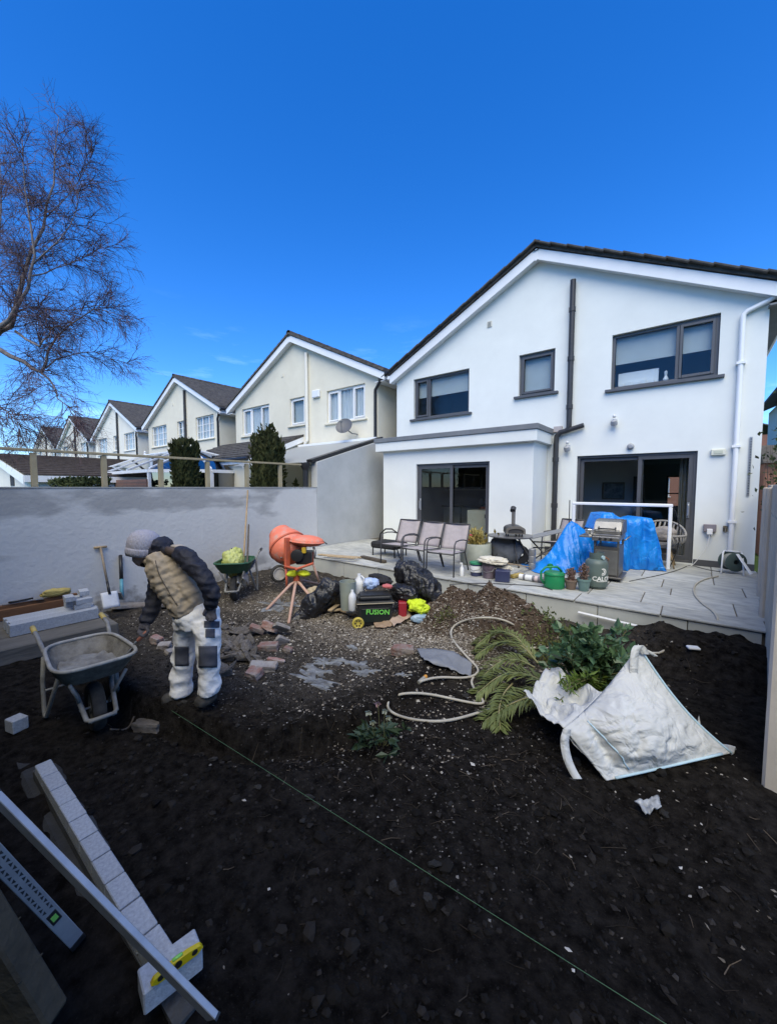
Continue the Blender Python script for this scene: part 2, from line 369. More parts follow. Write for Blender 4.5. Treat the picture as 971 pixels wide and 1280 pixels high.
def holed_wall(mb, x0, x1, z0, z1, holes, y, depth=.14):
    xs = sorted({x0, x1} | {h[0] for h in holes} | {h[1] for h in holes}); zs = sorted({z0, z1} | {h[2] for h in holes} | {h[3] for h in holes})
    for i in range(len(xs)-1):
        for j in range(len(zs)-1):
            cx, cz = (xs[i]+xs[i+1])/2, (zs[j]+zs[j+1])/2
            if any(h[0] < cx < h[1] and h[2] < cz < h[3] for h in holes): continue
            mb.add([(xs[i], y, zs[j]), (xs[i+1], y, zs[j]), (xs[i+1], y, zs[j+1]), (xs[i], y, zs[j+1])], [(0, 1, 2, 3)])
    for a, b, c, d in holes:
        for p, q in (((a, c), (a, d)), ((a, d), (b, d)), ((b, d), (b, c)), ((b, c), (a, c))):
            mb.add([(p[0], y, p[1]), (q[0], y, q[1]), (q[0], y+depth, q[1]), (p[0], y+depth, p[1])], [(0, 1, 2, 3)])
def rect_frame(mb, x0, x1, z0, z1, y0, y1, t, tb=None):
    tb = tb or t
    mb.box(x0, x0+t, y0, y1, z0, z1); mb.box(x1-t, x1, y0, y1, z0, z1); mb.box(x0+t, x1-t, y0, y1, z1-t, z1); mb.box(x0+t, x1-t, y0, y1, z0, z0+tb)
def window(root, base, x0, x1, z0, z1, y, splits, fm, sash=(), sill=True, sillm=None, gl=None, t=.055, bars=None, cover=None, room=True, inset=.07):
    """frame (mesh) with panes, sashes, sill, blind or curtain as its pieces"""
    gl = gl or GLASS
    mb = MB(); rect_frame(mb, x0, x1, z0, z1, y+inset, y+inset+.07, t)
    for sp in splits: mb.box(sp-t/2, sp+t/2, y+inset+.002, y+inset+.068, z0+t, z1-t)
    fr = mb.build('window', fm, root, bevel=.004, loc=base)
    edges = [x0] + list(splits) + [x1]
    for k in range(len(edges)-1):
        a = edges[k] + (t if k == 0 else t/2); b = edges[k+1] - (t if k == len(edges)-2 else t/2); c, d = z0+t, z1-t
        if k in sash:
            mb = MB(); rect_frame(mb, a+.002, b-.002, c+.002, d-.002, y+inset-.02, y+inset+.05, .045); mb.build('sash', fm, fr, bevel=.004, loc=base); a += .047; b -= .047; c += .047; d -= .047
        MB().box(a, b, y+inset+.03, y+inset+.036, c, d).build('pane', gl, fr, loc=base)
        if bars:
            mb = MB(); nx, nz_ = bars
            for i in range(1, nx): xx = a + (b-a)*i/nx; mb.box(xx-.011, xx+.011, y+inset+.022, y+inset+.029, c, d)
            for j in range(1, nz_): zz = c + (d-c)*j/nz_; mb.box(a, b, y+inset+.019, y+inset+.026, zz-.011, zz+.011)
            mb.build('glazing_bars', fm, fr, loc=base)
    if sill: MB().box(x0-.09, x1+.09, y-.07, y+inset, z0-.055, z0-.003).build('sill', sillm or fm, fr, bevel=.004, loc=base)
    if cover == 'curtain':
        def fn(u, v): xx = x0+.03 + (x1-x0-.06)*u; return (xx, y+inset+.085+.025*math.sin(xx*42)+.01*math.sin(xx*19), z0+.02+(z1-z0-.04)*v)
        MB().grid(fn, 90, 1).build('net_curtain', CURT, fr, smooth=True, loc=base)
    elif cover:
        MB().box(x0+.04, x1-.04, y+inset+.11, y+inset+.113, z1-(z1-z0)*cover, z1-.02).build('blind', BLIND, fr, loc=base)
    if room:
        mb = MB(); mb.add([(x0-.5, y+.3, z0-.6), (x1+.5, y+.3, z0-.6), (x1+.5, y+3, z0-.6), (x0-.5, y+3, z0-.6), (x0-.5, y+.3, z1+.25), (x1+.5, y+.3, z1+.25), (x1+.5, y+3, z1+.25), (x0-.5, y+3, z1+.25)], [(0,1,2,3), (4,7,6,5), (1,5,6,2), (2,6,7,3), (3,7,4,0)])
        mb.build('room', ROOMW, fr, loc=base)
    return fr
def gable_roof(root, base, cx, hw, zr, ze, y0, y1, courses=22, m=TILEF, right_only=False):
    """stepped courses of tiles on both slopes, closed underneath"""
    mb = MB(); th = .055
    for s in (-1, 1):
        prof = []
        for k in range(courses):
            a, b = k / courses, (k+1) / courses
            za, zb = zr + (ze-zr)*a, zr + (ze-zr)*b
            prof += [(cx + s*hw*a, za + .010), (cx + s*hw*b, zb + .030)]
        poly = prof + [(cx + s*hw, ze - th), (cx, zr - th)]
        n = len(prof)
        # top strips along the depth, cut so the mesh stays light
        for i in range(n - 1):
            p, q = prof[i], prof[i+1]; mb.add([(p[0], y0, p[1]), (q[0], y0, q[1]), (q[0], y1, q[1]), (p[0], y1, p[1])], [(0, 1, 2, 3)])
        mb.add([(a, y0, b) for a, b in poly], [tuple(range(len(poly)))])
        mb.add([(cx, y0, zr-th), (cx+s*hw, y0, ze-th), (cx+s*hw, y1, ze-th), (cx, y1, zr-th)], [(0, 1, 2, 3)])
        e = (cx+s*hw); mb.add([(e, y0, ze-th), (e, y0, ze+.045), (e, y1, ze+.045), (e, y1, ze-th)], [(0, 1, 2, 3)])
    ro = mb.build('roof', m, root, loc=base)
    mb = MB(); 
    for k in range(int((y1-y0)/.45)):
        a = y0 + k*.45; mb.lathe([(.11, 0), (.10, .44)], 8, Matrix.Translation((cx, a, zr-.02)) @ Matrix.Rotation(-PI/2, 4, 'X'), 0, 2*PI)
    mb.build('ridge_tiles', m, ro, smooth=SM, loc=base); return ro
def bargeboards(root, base, cx, hw, zr, ze, y0, m=BARGE, d=.22, t=.03):
    sl_ = (ze-zr)/hw
    for s in (-1, 1):
        mb = MB(); x1 = cx + s*hw
        mb.prism([(cx, zr-.075), (x1, ze-.075), (x1, ze-.075-d), (cx, zr-.075-d)], 1, y0, y0+t); mb.build('bargeboard', m, root, loc=base)
        mb = MB(); mb.prism([(cx, zr-.08-d+.05), (x1, ze-.08-d+.05), (x1, ze-.08-d+.03), (cx, zr-.08-d+.03)], 1, y0+t, FY+.02); mb.build('soffit', m, root, loc=base)
    MB().box(cx-.02, cx+.02, y0-.008, y0-.001, zr-.33, zr-.10).build('joint_cover', m, root, loc=base)

# ---------------- the white house
def white_house():
    cx, hw, zr, ze = -2.865, 4.01, 7.12, 5.12
    base = (cx, FY, 0); R = thing('white_house', 'white rendered gabled house with anthracite windows and flat-roofed kitchen extension', 'house', base)
    y = FY; xl, xr = -6.77, .87
    D3 = (-1.97, .04, PZ+.02, 2.56)
    W = [(-6.19, -4.51, 3.78, 4.87), (-3.26, -2.47, 3.99, 4.92), (-1.39, .26, 3.86, 4.93)]
    mb = MB(); holed_wall(mb, xl, xr, 0, 4.955, W + [D3, (-6.04, -2.94, PZ-.01, 2.66)], y)
    zt = lambda x: zr - .12 + (ze-zr)/hw*abs(x-cx)
    mb.add([(xl, y, 4.955), (xr, y, 4.955), (xr, y, max(4.96, zt(xr))), (cx, y, zt(cx)), (xl, y, max(4.96, zt(xl)))], [(0, 1, 2, 3, 4)])
    mb.add([(xl, y, 0), (xl, y+8, 0), (xl, y+8, zt(xl)), (xl, y, zt(xl))], [(0, 1, 2, 3)]); mb.add([(xr, y, 0), (xr, y+8, 0), (xr, y+8, zt(xr)), (xr, y, zt(xr))], [(0, 1, 2, 3)])
    holed_wall(mb, xl, xr, 0, 4.955, [(-.75, .45, 1.2, 2.3)], y+8, .15); mb.add([(xl, y+8, 4.955), (xr, y+8, 4.955), (xr, y+8, max(4.96, zt(xr))), (cx, y+8, zt(cx)), (xl, y+8, max(4.96, zt(xl)))], [(0, 1, 2, 3, 4)])
    wall = mb.build('wall', WHITE, R, loc=base)
    MB().box(xl-.004, -2.0, y-.012, y-.004, PZ-.3, PZ+.10).build('plinth', ANTH, wall, loc=base)
    MB().box(.05, xr+.004, y-.012, y-.004, PZ-.3, PZ+.11).build('plinth', ANTH, wall, loc=base)
    ro = gable_roof(R, base, cx, hw, zr, ze, y-.24, y+8.2, 22, TILEF)
    # verge tiles, one by one
    sl_ = (ze-zr)/hw; ang = math.atan(-sl_)
    tm = MB().box(-.20, .20, -.05, .30, -.022, .014).mesh('roof_tile', TILE, bevel=.006)
    for s in (-1, 1):
        for k in range(12):
            a = (k + .45) / 12 * hw
            inst('roof_tile', tm, ro, (s*a, -.27, zr + sl_*a + .03), (0, s*(ang) + s*.05, 0))
    bargeboards(R, base, cx, hw, zr, ze, y-.2)
    MB().box(xr-.02, cx+hw, y-.17, y+8, ze-.30, ze-.27).build('eaves_soffit', GREYCAP, R, loc=base)
    MB().box(cx+hw-.03, cx+hw+.0, y-.165, y+8, ze-.28, ze-.08).build('fascia', BARGE, R, loc=base)
    MB().box(cx-hw+.003, cx-hw+.03, y-.165, y+8, ze-.28, ze-.08).build('fascia', BARGE, R, loc=base)
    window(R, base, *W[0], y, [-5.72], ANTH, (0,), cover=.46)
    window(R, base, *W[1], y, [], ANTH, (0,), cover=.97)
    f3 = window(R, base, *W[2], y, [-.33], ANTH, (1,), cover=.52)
    mb = MB()
    for k in range(5): mb.box(-1.28+k*.13, -1.20+k*.13, y+.24, y+.29, 3.92, 4.0+.02*(k % 2))
    mb.box(-1.3, -.62, y+.30, y+.32, 3.92, 4.22); mb.lathe([(.035, 0), (.05, .05), (.02, .12), (.03, .2), (.0, .22)], 10, Matrix.Translation((-.5, y+.26, 3.92)))
    mb.build('ornaments', WUPVC, f3, loc=base)
    # big sliding door and the living room behind it
    door = sliding_door(R, base, D3, y, -.83, 'R')
    living_room(door, base, D3, y)
    # extension
    ey, x0, x1, zt_ = 8.05, -6.5, -2.58, 2.83
    DE = (-5.45, -3.52, PZ+.02, 2.47)
    mb = MB(); holed_wall(mb, x0, x1, 0, zt_, [DE], ey)
    mb.add([(x1, ey, 0), (x1, y-.003, 0), (x1, y-.003, zt_), (x1, ey, zt_)], [(0, 1, 2, 3)]); mb.add([(x0, ey, 0), (x0, y, 0), (x0, y, zt_), (x0, ey, zt_)], [(3, 2, 1, 0)])
    ex = mb.build('extension_wall', WHITE, R, loc=base)
    MB().box(x0-.16, x1+.10, ey-.14, y-.004, zt_, 3.06).build('parapet', WHITE, ex, bevel=.006, loc=base)
    MB().box(x0-.19, x1+.13, ey-.17, y-.004, 3.062, 3.17).build('flashing', GREYCAP, ex, bevel=.006, loc=base)
    MB().box(x1+.13, x1+.30, y-.05, y-.004, 3.10, 3.22).build('upstand', mat('lead_grey_pink', (.42, .38, .37)), ex, loc=base)
    d2 = sliding_door(R, base, DE, ey, -4.50, 'L')
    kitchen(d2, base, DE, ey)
    # soil pipe: down the wall, across, down again
    mb = MB(); py = y-.09
    mb.tube([(-2.13, py, 6.2), (-2.13, py, 3.32)], .055, n=14); mb.tube([(-2.13, py, 3.32), (-2.13, py, 3.16), (-2.19, py, 3.10), (-2.30, py, 3.08), (-2.37, py, 3.0), (-2.38, py, 2.85)], .055, n=14)
    mb.tube([(-1.84, py, 3.19), (-2.20, py, 3.10)], .05, n=14); mb.tube([(-2.38, py, 2.86), (-2.38, py, PZ)], .055, n=14)
    pipe = mb.build('soil_pipe', PIPEG, R, smooth=SM, loc=base)
    for zz, xx in ((5.6, -2.13), (4.6, -2.13), (3.6, -2.13), (2.5, -2.38), (1.5, -2.38)):
        MB().lathe([(.062, -.05), (.068, -.045), (.068, .045), (.062, .05)], 14, Matrix.Translation((xx, py, zz))).build('collar', PIPEG, pipe, smooth=SM, loc=base)
    # white rainwater pipe
    mb = MB(); py = y-.06; mb.tube([(1.12, y-.12, 5.0), (.99, y-.12, 4.98), (.60, py, 4.84), (.55, py, 4.79), (.545, py, 4.7), (.55, py, PZ+.02)], .038, n=12)
    rp = mb.build('rainwater_pipe', BARGE, R, smooth=SM, loc=base)
    for zz in (4.0, 2.6, 1.3): MB().box(.49, .61, py-.045, y, zz-.02, zz+.02).build('bracket', BARGE, rp, loc=base)
    mb = MB(); mb.tube([(cx+hw+.06, y-.2, ze-.11), (cx+hw+.06, y+8, ze-.11)], .06, n=10); mb.build('gutter', BARGE, R, smooth=SM, loc=base)
    mb = MB(); mb.tube([(cx-hw-.045, y-.2, ze-.12), (cx-hw-.045, y+8, ze-.12)], .05, n=10); mb.build('gutter', BARGE, R, smooth=SM, loc=base)
    # small fittings
    v = MB().box(-4.05, -3.93, y-.02, y+.01, 5.73, 5.87).build('air_vent', mat('vent_cream', (.62, .60, .52)), R, bevel=.004, loc=base)
    for k in range(4): MB().box(-4.03, -3.95, y-.026, y-.021, 5.75+k*.028, 5.762+k*.028).build('louvre', mat('vent_slot', (.25, .24, .21)), v, loc=base)
    FIT = mat('fitting_white', (.62, .63, .64), (.55, .56, .57), 8, .4); FITG = mat('fitting_grey', (.32, .33, .35), None, rough=.3)
    def floodlight(x, z):
        mb = MB(); mb.box(x-.04, x+.04, y-.05, y-.004, z-.03, z+.05); mb.bar((x, y-.05, z+.02), (x, y-.12, z+.02), .03, .03); l = mb.build('security_light', FIT, R, bevel=.006, loc=base)
        MB().lathe([(.01, .02), (.055, .0), (.065, -.05), (.06, -.09), (.0, -.10)], 14, Matrix.Translation((x, y-.13, z-.0)) @ Matrix.Rotation(.5, 4, 'X')).build('lamp_head', FITG, l, smooth=SM, loc=base)
        MB().ball((x, y-.10, z+.09), .035).build('sensor', FIT, l, smooth=True, loc=base)
    floodlight(-1.29, 3.22); floodlight(-2.15, 2.76)
    c = MB().lathe([(.0, .0), (.06, .0), (.06, .05), (.035, .08), (0, .085)], 14, Matrix.Translation((-1.0, y-.003, 2.70)) @ Matrix.Rotation(PI/2, 4, 'X')).build('security_camera', FITG, R, smooth=SM, loc=base)
    a = MB().box(.22, .42, y-.06, y-.004, 2.46, 2.57).build('alarm_box', mat('alarm_cream', (.66, .66, .56)), R, bevel=.01, loc=base)
    MB().box(.26, .38, y-.066, y-.061, 2.49, 2.54).build('alarm_panel', mat('alarm_panel', (.50, .52, .42)), a, loc=base)
    k = MB().box(.17, .35, y-.07, y-.004, 1.10, 1.24).build('outdoor_socket', mat('socket_grey', (.22, .20, .22), None, rough=.4), R, bevel=.01, loc=base)
    MB().box(.22, .30, y-.12, y-.071, 1.06, 1.16).build('plug', WUPVC, k, bevel=.006, loc=base)
    t = MB().box(.44, .50, y-.03, y-.004, 1.12, 1.22).tube([(.47, y-.02, 1.17), (.47, y-.10, 1.17), (.47, y-.11, 1.11)], .014).box(.445, .495, y-.085, y-.055, 1.185, 1.20).build('garden_tap', mat('brass_dull', (.2, .17, .12), None, rough=.4, metal=.8), R, bevel=.003, loc=base)
    # perforated steel strip on the corner
    s_ = MB().box(.72, .755, y-.02, y-.004, 1.75, 2.75).build('perforated_strip', mat('galvanised', (.38, .40, .42), (.3, .32, .34), 9, .4, metal=.6), R, loc=base)
    mb = MB()
    for k2 in range(22): mb.box(.731, .745, y-.0225, y-.0205, 1.78+k2*.044, 1.80+k2*.044)
    mb.build('slots', DARKIN, s_, loc=base)
    return R
def sliding_door(R, base, H, y, mid, fixed):
    x0, x1, z0, z1 = H; t = .075
    mb = MB(); rect_frame(mb, x0, x1, z0, z1, y+.05, y+.15, .05, .045); fr = mb.build('sliding_door', ANTH, R, bevel=.004, loc=base)
    leaves = ((x0+.05, mid+.045, .075, .105), (mid-.045, x1-.05, .110, .140)) if fixed == 'R' else ((x0+.05, mid+.045, .055, .085), (mid-.045, x1-.05, .095, .125))
    for i, (a, b, ya, yb) in enumerate(leaves):
        if fixed == 'R': ya, yb = (.11, .14) if i == 0 else (.06, .10)
        mb = MB(); rect_frame(mb, a, b, z0+.047, z1-.052, y+ya, y+yb, .07, .085); lf = mb.build('door_leaf', ANTH, fr, bevel=.004, loc=base)
        MB().box(a+.07, b-.07, y+ya+.012, y+ya+.020, z0+.13, z1-.122).build('pane', DGLASS, fr, loc=base)
    hx = x1-.10 if fixed == 'R' else x0+.10
    mb = MB(); mb.box(hx-.02, hx+.02, y+.045, y+.06, 1.33, 1.62); mb.tube([(hx, y+.05, 1.36), (hx, y-.0, 1.38), (hx, y-.0, 1.56), (hx, y+.05, 1.58)], .012, n=8)
    mb.build('handle', mat('handle_steel', (.55, .56, .58), None, rough=.3, metal=.8), fr, loc=base)
    return fr
def living_room(fr, base, H, y):
    x0, x1, z0, z1 = H
    mb = MB(); a, b, zf, zc, yb = x0-1.2, x1+.5, z0-.02, z1+.15, y+7.85
    mb.add([(a, y+.2, zc), (b, y+.2, zc), (b, yb, zc), (a, yb, zc), (a, y+.2, zf), (b, y+.2, zf), (b, yb, zf), (a, yb, zf)], [(0,1,2,3), (0,4,7,3), (1,2,6,5)])
    # back wall with a far window through which daylight comes
    hw_ = (-.75, .45, 1.2, 2.3)
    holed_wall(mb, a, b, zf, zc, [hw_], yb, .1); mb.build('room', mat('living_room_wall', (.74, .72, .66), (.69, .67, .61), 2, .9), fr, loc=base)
    MB().box(a, b, y+.2, yb, zf-.03, zf-.001).build('room_floor', mat('oak_floor', (.20, .14, .085), (.26, .18, .11), 5, .4, stretch=(1, 8, 1)), fr, loc=base)
    mb = MB(); rect_frame(mb, *hw_, yb+.02, yb+.09, .05); mb.box(-.18, -.12, yb+.02, yb+.09, 1.25, 2.25); mb.box(-.70, .40, yb+.02, yb+.09, 1.66, 1.70); mb.build('far_window', DARKIN, fr, loc=base)
    BOX = [(.33, .34, .33), (.20, .10, .07), (.48, .47, .44)]
    # picture, cabinet, curtain, table edge
    mb = MB(); MB().box(a+.01, -.95, y+1.9, y+2.0, zf, zc).build('partition', mat('living_room_wall', (.62, .61, .57)), fr, loc=base); py_ = y+1.9; rect_frame(mb, -1.78, -1.30, 1.60, 2.02, py_-.05, py_-.02, .035); mb.build('picture_frame', mat('picture_frame_wood', (.24, .19, .13)), fr, loc=base)
    MB().box(-1.74, -1.34, py_-.03, py_-.015, 1.635, 1.985).build('picture', mat('picture_print', (.40, .40, .37), (.12, .12, .12), 8, .6), fr, loc=base)
    mb = MB(); mb.box(-1.10, -.90, py_-.3, py_-.02, zf, 2.15); mb.build('tall_shelf', mat('shelf_dark', (.10, .085, .075), (.05, .045, .04), 6), fr, loc=base)
    def fn(u, v): xx = -.28 + .30*u + .0; return (xx+.06, y+.35+.03*math.sin(u*34), z0+.05+(z1-z0-.15)*v)
    MB().grid(fn, 60, 1).build('curtain', mat('linen_curtain', (.46, .43, .37), (.38, .35, .30), 8, .9, trans=.3), fr, smooth=True, loc=base)
    MB().box(-1.7, -.6, y+.7, y+1.5, zf, 1.02).build('sofa', mat('navy_sofa', (.02, .025, .07), (.03, .035, .09), 8, .9), fr, bevel=.06, loc=base)
def kitchen(fr, base, H, y):
    x0, x1, z0, z1 = H; a, b, zf, zc, yb = x0-.6, x1+.6, z0-.02, z1+.2, y+2.9
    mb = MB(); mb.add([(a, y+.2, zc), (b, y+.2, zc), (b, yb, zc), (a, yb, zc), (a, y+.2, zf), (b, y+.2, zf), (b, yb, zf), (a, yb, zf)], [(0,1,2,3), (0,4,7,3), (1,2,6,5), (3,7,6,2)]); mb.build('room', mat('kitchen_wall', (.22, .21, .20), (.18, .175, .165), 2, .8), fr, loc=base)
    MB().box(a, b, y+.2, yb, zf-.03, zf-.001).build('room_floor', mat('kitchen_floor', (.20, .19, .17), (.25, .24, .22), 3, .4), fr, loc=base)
    CAB = mat('cream_cabinet', (.62, .58, .44), (.58, .54, .41), 3, .5); 
    isl = MB().box(-4.42, -3.50, y+.75, y+1.35, zf, 1.33).build('kitchen_island', CAB, fr, bevel=.01, loc=base)
    MB().box(-3.95, -3.80, y+.735, y+.749, 1.15, 1.24).build('handle', DARKIN, fr, loc=base)
    for k in range(4): MB().box(a+.05+k*.62, a+.62+k*.62, yb-.6, yb-.02, zf, 1.30).build('base_cabinet', mat('taupe_cabinet', (.42, .39, .31), (.38, .35, .28), 3, .5), fr, bevel=.01, loc=base)
    MB().box(a, b, yb-.63, yb-.01, 1.305, 1.345).build('worktop', mat('worktop_dark', (.07, .065, .06), None, rough=.3), fr, loc=base)
    for k in range(5): MB().box(a+.05+k*.56, a+.56+k*.56, yb-.35, yb-.02, 1.85, 2.48).build('wall_cabinet', mat('walnut_cabinet', (.075, .055, .04), (.055, .04, .03), 4, .5), fr, bevel=.008, loc=base)
    MB().box(a, b, yb-.36, yb-.02, 1.81, 1.835).build('cabinet_rail', mat('pale_rail', (.38, .34, .28)), fr, loc=base)
    for i, x in enumerate((-4.9, -4.7, -4.35, -4.1, -3.8, -3.6)): MB().lathe([(.0, 0), (.06, 0), (.07, .1), (.05, .18+.05*(i % 3)), (.02, .22+.05*(i % 3)), (0, .23+.05*(i % 3))], 10, Matrix.Translation((x, yb-.3, 1.346))).build('jar', mat('kitchen_jar', (.10, .08, .09), (.3, .28, .25), 3, .3), fr, smooth=SM, loc=base)
white_house()

# ---------------- the neighbours' houses in the row
def row_house(cx, dz, wallm, label, pipe_m, frame_bars, fancy):
    hw, zr, ze = 4.28, 7.31+dz, 5.27+dz; y = FY; base = (cx, y, 0)
    R = thing('row_house', label, 'house', base, group='gabled houses in the row')
    xl, xr = cx-3.89, cx+3.89
    W = [(cx-3.40, cx-1.52, 4.0+dz, 5.10+dz), (cx-.27, cx+.55, 4.12+dz, 5.09+dz), (cx+1.68, cx+3.38, 4.02+dz, 5.08+dz)]
    mb = MB(); holed_wall(mb, xl, xr, 0, 5.14+dz, W, y); zt = lambda x: zr-.12+(ze-zr)/hw*abs(x-cx)
    mb.add([(xl, y, 5.14+dz), (xr, y, 5.14+dz), (xr, y, max(5.15+dz, zt(xr))), (cx, y, zt(cx)), (xl, y, max(5.15+dz, zt(xl)))], [(0, 1, 2, 3, 4)])
    for x in (xl, xr): mb.add([(x, y, 0), (x, y+8, 0), (x, y+8, zt(x)), (x, y, zt(x))], [(0, 1, 2, 3)])
    mb.build('wall', wallm, R, loc=base)
    gable_roof(R, base, cx, hw, zr, ze, y-.24, y+8.2, 20, TILEF); bargeboards(R, base, cx, hw, zr, ze, y-.2)
    for s in (-1, 1):
        x = cx+s*hw; MB().box(min(x, x-s*.03), max(x, x-s*.03), y-.165, y+8, ze-.28, ze-.08).build('fascia', BARGE, R, loc=base)
        MB().box(min(x-s*.04, cx+s*3.9), max(x-s*.04, cx+s*3.9), y-.165, y+8, ze-.31, ze-.29).build('eaves_soffit', BARGE, R, loc=base)
    cov = 'curtain'
    window(R, base, *W[0], y, [W[0][0]+.62, W[0][1]-.62], WUPVC, (0, 2) if fancy else (), bars=None if fancy else (2, 3), cover=cov, room=False, sillm=wallm)
    window(R, base, *W[1], y, [] if fancy else [W[1][0]+.41], WUPVC, (0,) if fancy else (), bars=None if fancy else (1, 3), cover=.98, room=False, sillm=wallm)
    window(R, base, *W[2], y, [W[2][0]+.55, W[2][1]-.55], WUPVC, (0, 2) if fancy else (), bars=None if fancy else (2, 3), cover=cov, room=False, sillm=wallm)
    mb = MB(); px = cx+.75; mb.tube([(px, y-.07, 6.5+dz), (px, y-.07, 3.5)], .055, n=10); mb.tube([(px, y-.07, 3.52), (px-.12, y-.07, 3.42)], .055, n=10); mb.build('soil_pipe', pipe_m, R, smooth=SM, loc=base)
    mb = MB(); gx = xr-.06; mb.tube([(cx+hw+.03, y-.16, ze-.14), (cx+hw-.1, y-.16, ze-.2), (gx+.02, y-.08, ze-.5), (gx, y-.06, ze-.6), (gx, y-.06, 3.0)], .045, n=10); mb.build('downpipe', BLACKP, R, smooth=SM, loc=base)
    mb = MB(); mb.tube([(cx+hw+.05, y-.2, ze-.1), (cx+hw+.05, y+8, ze-.1)], .055, n=8); mb.build('gutter', BLACKP, R, smooth=SM, loc=base)
    v = MB().box(cx-.72, cx-.62, y-.02, y, 5.95+dz, 6.07+dz).build('air_vent', CREAM, R, loc=base)
    return R, base
N1, nb = row_house(-11.36, .0, CREAM, 'cream rendered gabled house with satellite dish beside the white house', mat('cream_pipe', (.72, .70, .63), None, rough=.5), False, True)
def neighbour_bits():
    y = FY; R, base = N1, nb
    a = MB().box(-10.33, -9.98, y-.09, y-.004, 4.93, 5.18).build('alarm_box', mat('alarm_white', (.72, .74, .78), None, rough=.4), R, bevel=.02, loc=base)
    D = Matrix.Translation((-8.45, y-.42, 3.74)) @ Matrix.Rotation(math.radians(62), 4, 'X') @ Matrix.Rotation(.35, 4, 'Y')
    d = MB().lathe([(.0, 0), (.07, .004), (.16, .022), (.24, .05), (.265, .066), (.26, .071), (.235, .057), (.15, .027), (0, .01)], 24, D).build('satellite_dish', mat('dish_grey', (.11, .112, .12), None, rough=.5), R, smooth=SM, loc=base)
    MB().tube([(-8.3, y-.005, 3.55), (-8.3, y-.25, 3.55), (-8.42, y-.40, 3.68)], .02).build('mount', GREYCAP, d, loc=base)
    e = D @ Vector((0, .0, .30)); mb = MB().tube([D @ Vector((0, -.24, .05)), e], .012); mb.ball(e, .045); mb.build('feed_arm', GREYCAP, d, loc=base)
    # left lean-to with a tiled roof, in front of the cream house
    x1, xz, yf = -10.87, -16.2, 6.96
    mb = MB(); ze_, zt_ = 2.86, 3.75
    for k in range(8):
        p, q = k/8, (k+1)/8; ya, yb2 = y+(yf-.12-y)*p, y+(yf-.12-y)*q; za, zb = zt_+(ze_-zt_)*p, zt_+(ze_-zt_)*q
        mb.add([(xz, ya, za+.01), (x1, ya, za+.01), (x1, yb2, zb+.05), (xz, yb2, zb+.05)], [(0, 1, 2, 3)]); mb.add([(xz, yb2, zb+.05), (x1, yb2, zb+.05), (x1, yb2, zb+.01), (xz, yb2, zb+.01)], [(0, 1, 2, 3)])
    mb.add([(x1, y, zt_-.06), (x1, yf-.12, ze_-.06), (x1, yf-.12, ze_+.05), (x1, y, zt_+.02)], [(0, 1, 2, 3)])
    ext = mb.build('lean_to_roof', TILEF, R, loc=base)
    mb = MB(); mb.prism([(y, zt_-.07), (yf-.12, ze_-.07), (yf-.12, ze_-.25), (y, zt_-.25)], 0, x1-.03, x1); mb.build('bargeboard', BARGE, ext, loc=base)
    MB().box(xz, x1-.03, yf-.13, yf-.10, ze_-.22, ze_-.06).build('fascia', BARGE, ext, loc=base)
    MB().tube([(xz, yf-.18, ze_-.06), (x1-.02, yf-.18, ze_-.06)], .055).build('gutter', BLACKP, ext, smooth=SM, loc=base)
    mb = MB(); DH = (-14.05, -13.2, .3, 2.32); holed_wall(mb, xz+.1, x1-.08, 0, ze_-.05, [DH], yf); mb.prism([(yf, 0), (y, 0), (y, zt_-.1), (yf, ze_-.1)], 0, x1-.12, x1-.08); w_ = mb.build('lean_to_wall', CREAM, R, loc=base)
    window(R, base, *DH, yf, [-13.62], WUPVC, (), sill=False, cover=.3, room=True)
    # right lean-to: rendered side wall with a sloping top, black gutter, white wall plate
    GW = mat('weathered_render', (.50, .51, .50), (.40, .41, .40), 1.6, .95, .3, 70, lo=.3, hi=.7, bdist=.005)
    mb = MB(); mb.prism([(6.22, 0), (y, 0), (y, 3.34), (8.7, 3.25), (6.22, 2.50)], 0, WX-.22, WX); sw = mb.build('side_wall', GW, R, bevel=.006, loc=base)
    mb = MB(); mb.bar((WX-.13, 6.10, 2.52), (WX-.13, 8.75, 3.32), .20, .07); mb.build('verge', BLACKP, sw, loc=base)
    MB().box(x1+.03, WX-.25, y-.30, y-.1, 3.20, 3.36).build('wall_plate', BARGE, R, loc=base)
    mb = MB(); mb.add([(x1+.02, 6.25, 2.52), (WX-.23, 6.25, 2.52), (WX-.23, y-.1, 3.36), (x1+.02, y-.1, 3.36)], [(0, 1, 2, 3)]); mb.build('canopy_sheet', mat('cloudy_polycarbonate', (.62, .64, .64), None, rough=.3, trans=.5), R, solid=.01, loc=base)
    for xx in (-10.3, -9.4, -8.5, -7.6): MB().bar((xx, 6.25, 2.48), (xx, y-.1, 3.32), .05, .07).build('rafter', BARGE, R, loc=base)
    mb = MB(); mb.lathe([(.05, -.14), (.11, -.02), (.11, .06)], 12, Matrix.Translation((WX-.22, 6.05, 2.42))); mb.tube([(WX-.22, 6.05, 2.34), (WX-.22, 6.05, 1.0)], .06, n=10); mb.build('hopper_pipe', BLACKP, R, smooth=SM, loc=base)
neighbour_bits()
PIPED = mat('dark_pipe', (.03, .03, .033), None, rough=.5)
row_house(-20.45, .12, CREAM, 'cream rendered gabled house with a lattice-barred window beyond the satellite dish house', PIPED, True, False)
row_house(-29.8, .15, CREAMW, 'pale rendered gabled house behind the glass-roofed conservatory, third of the row', PIPED, True, False)
row_house(-39.2, .2, CREAMW, 'pale gabled house, last but one of the receding row', PIPED, True, False)
row_house(-48.6, .25, CREAMW, 'small far gabled house closing the end of the row', PIPED, True, False)
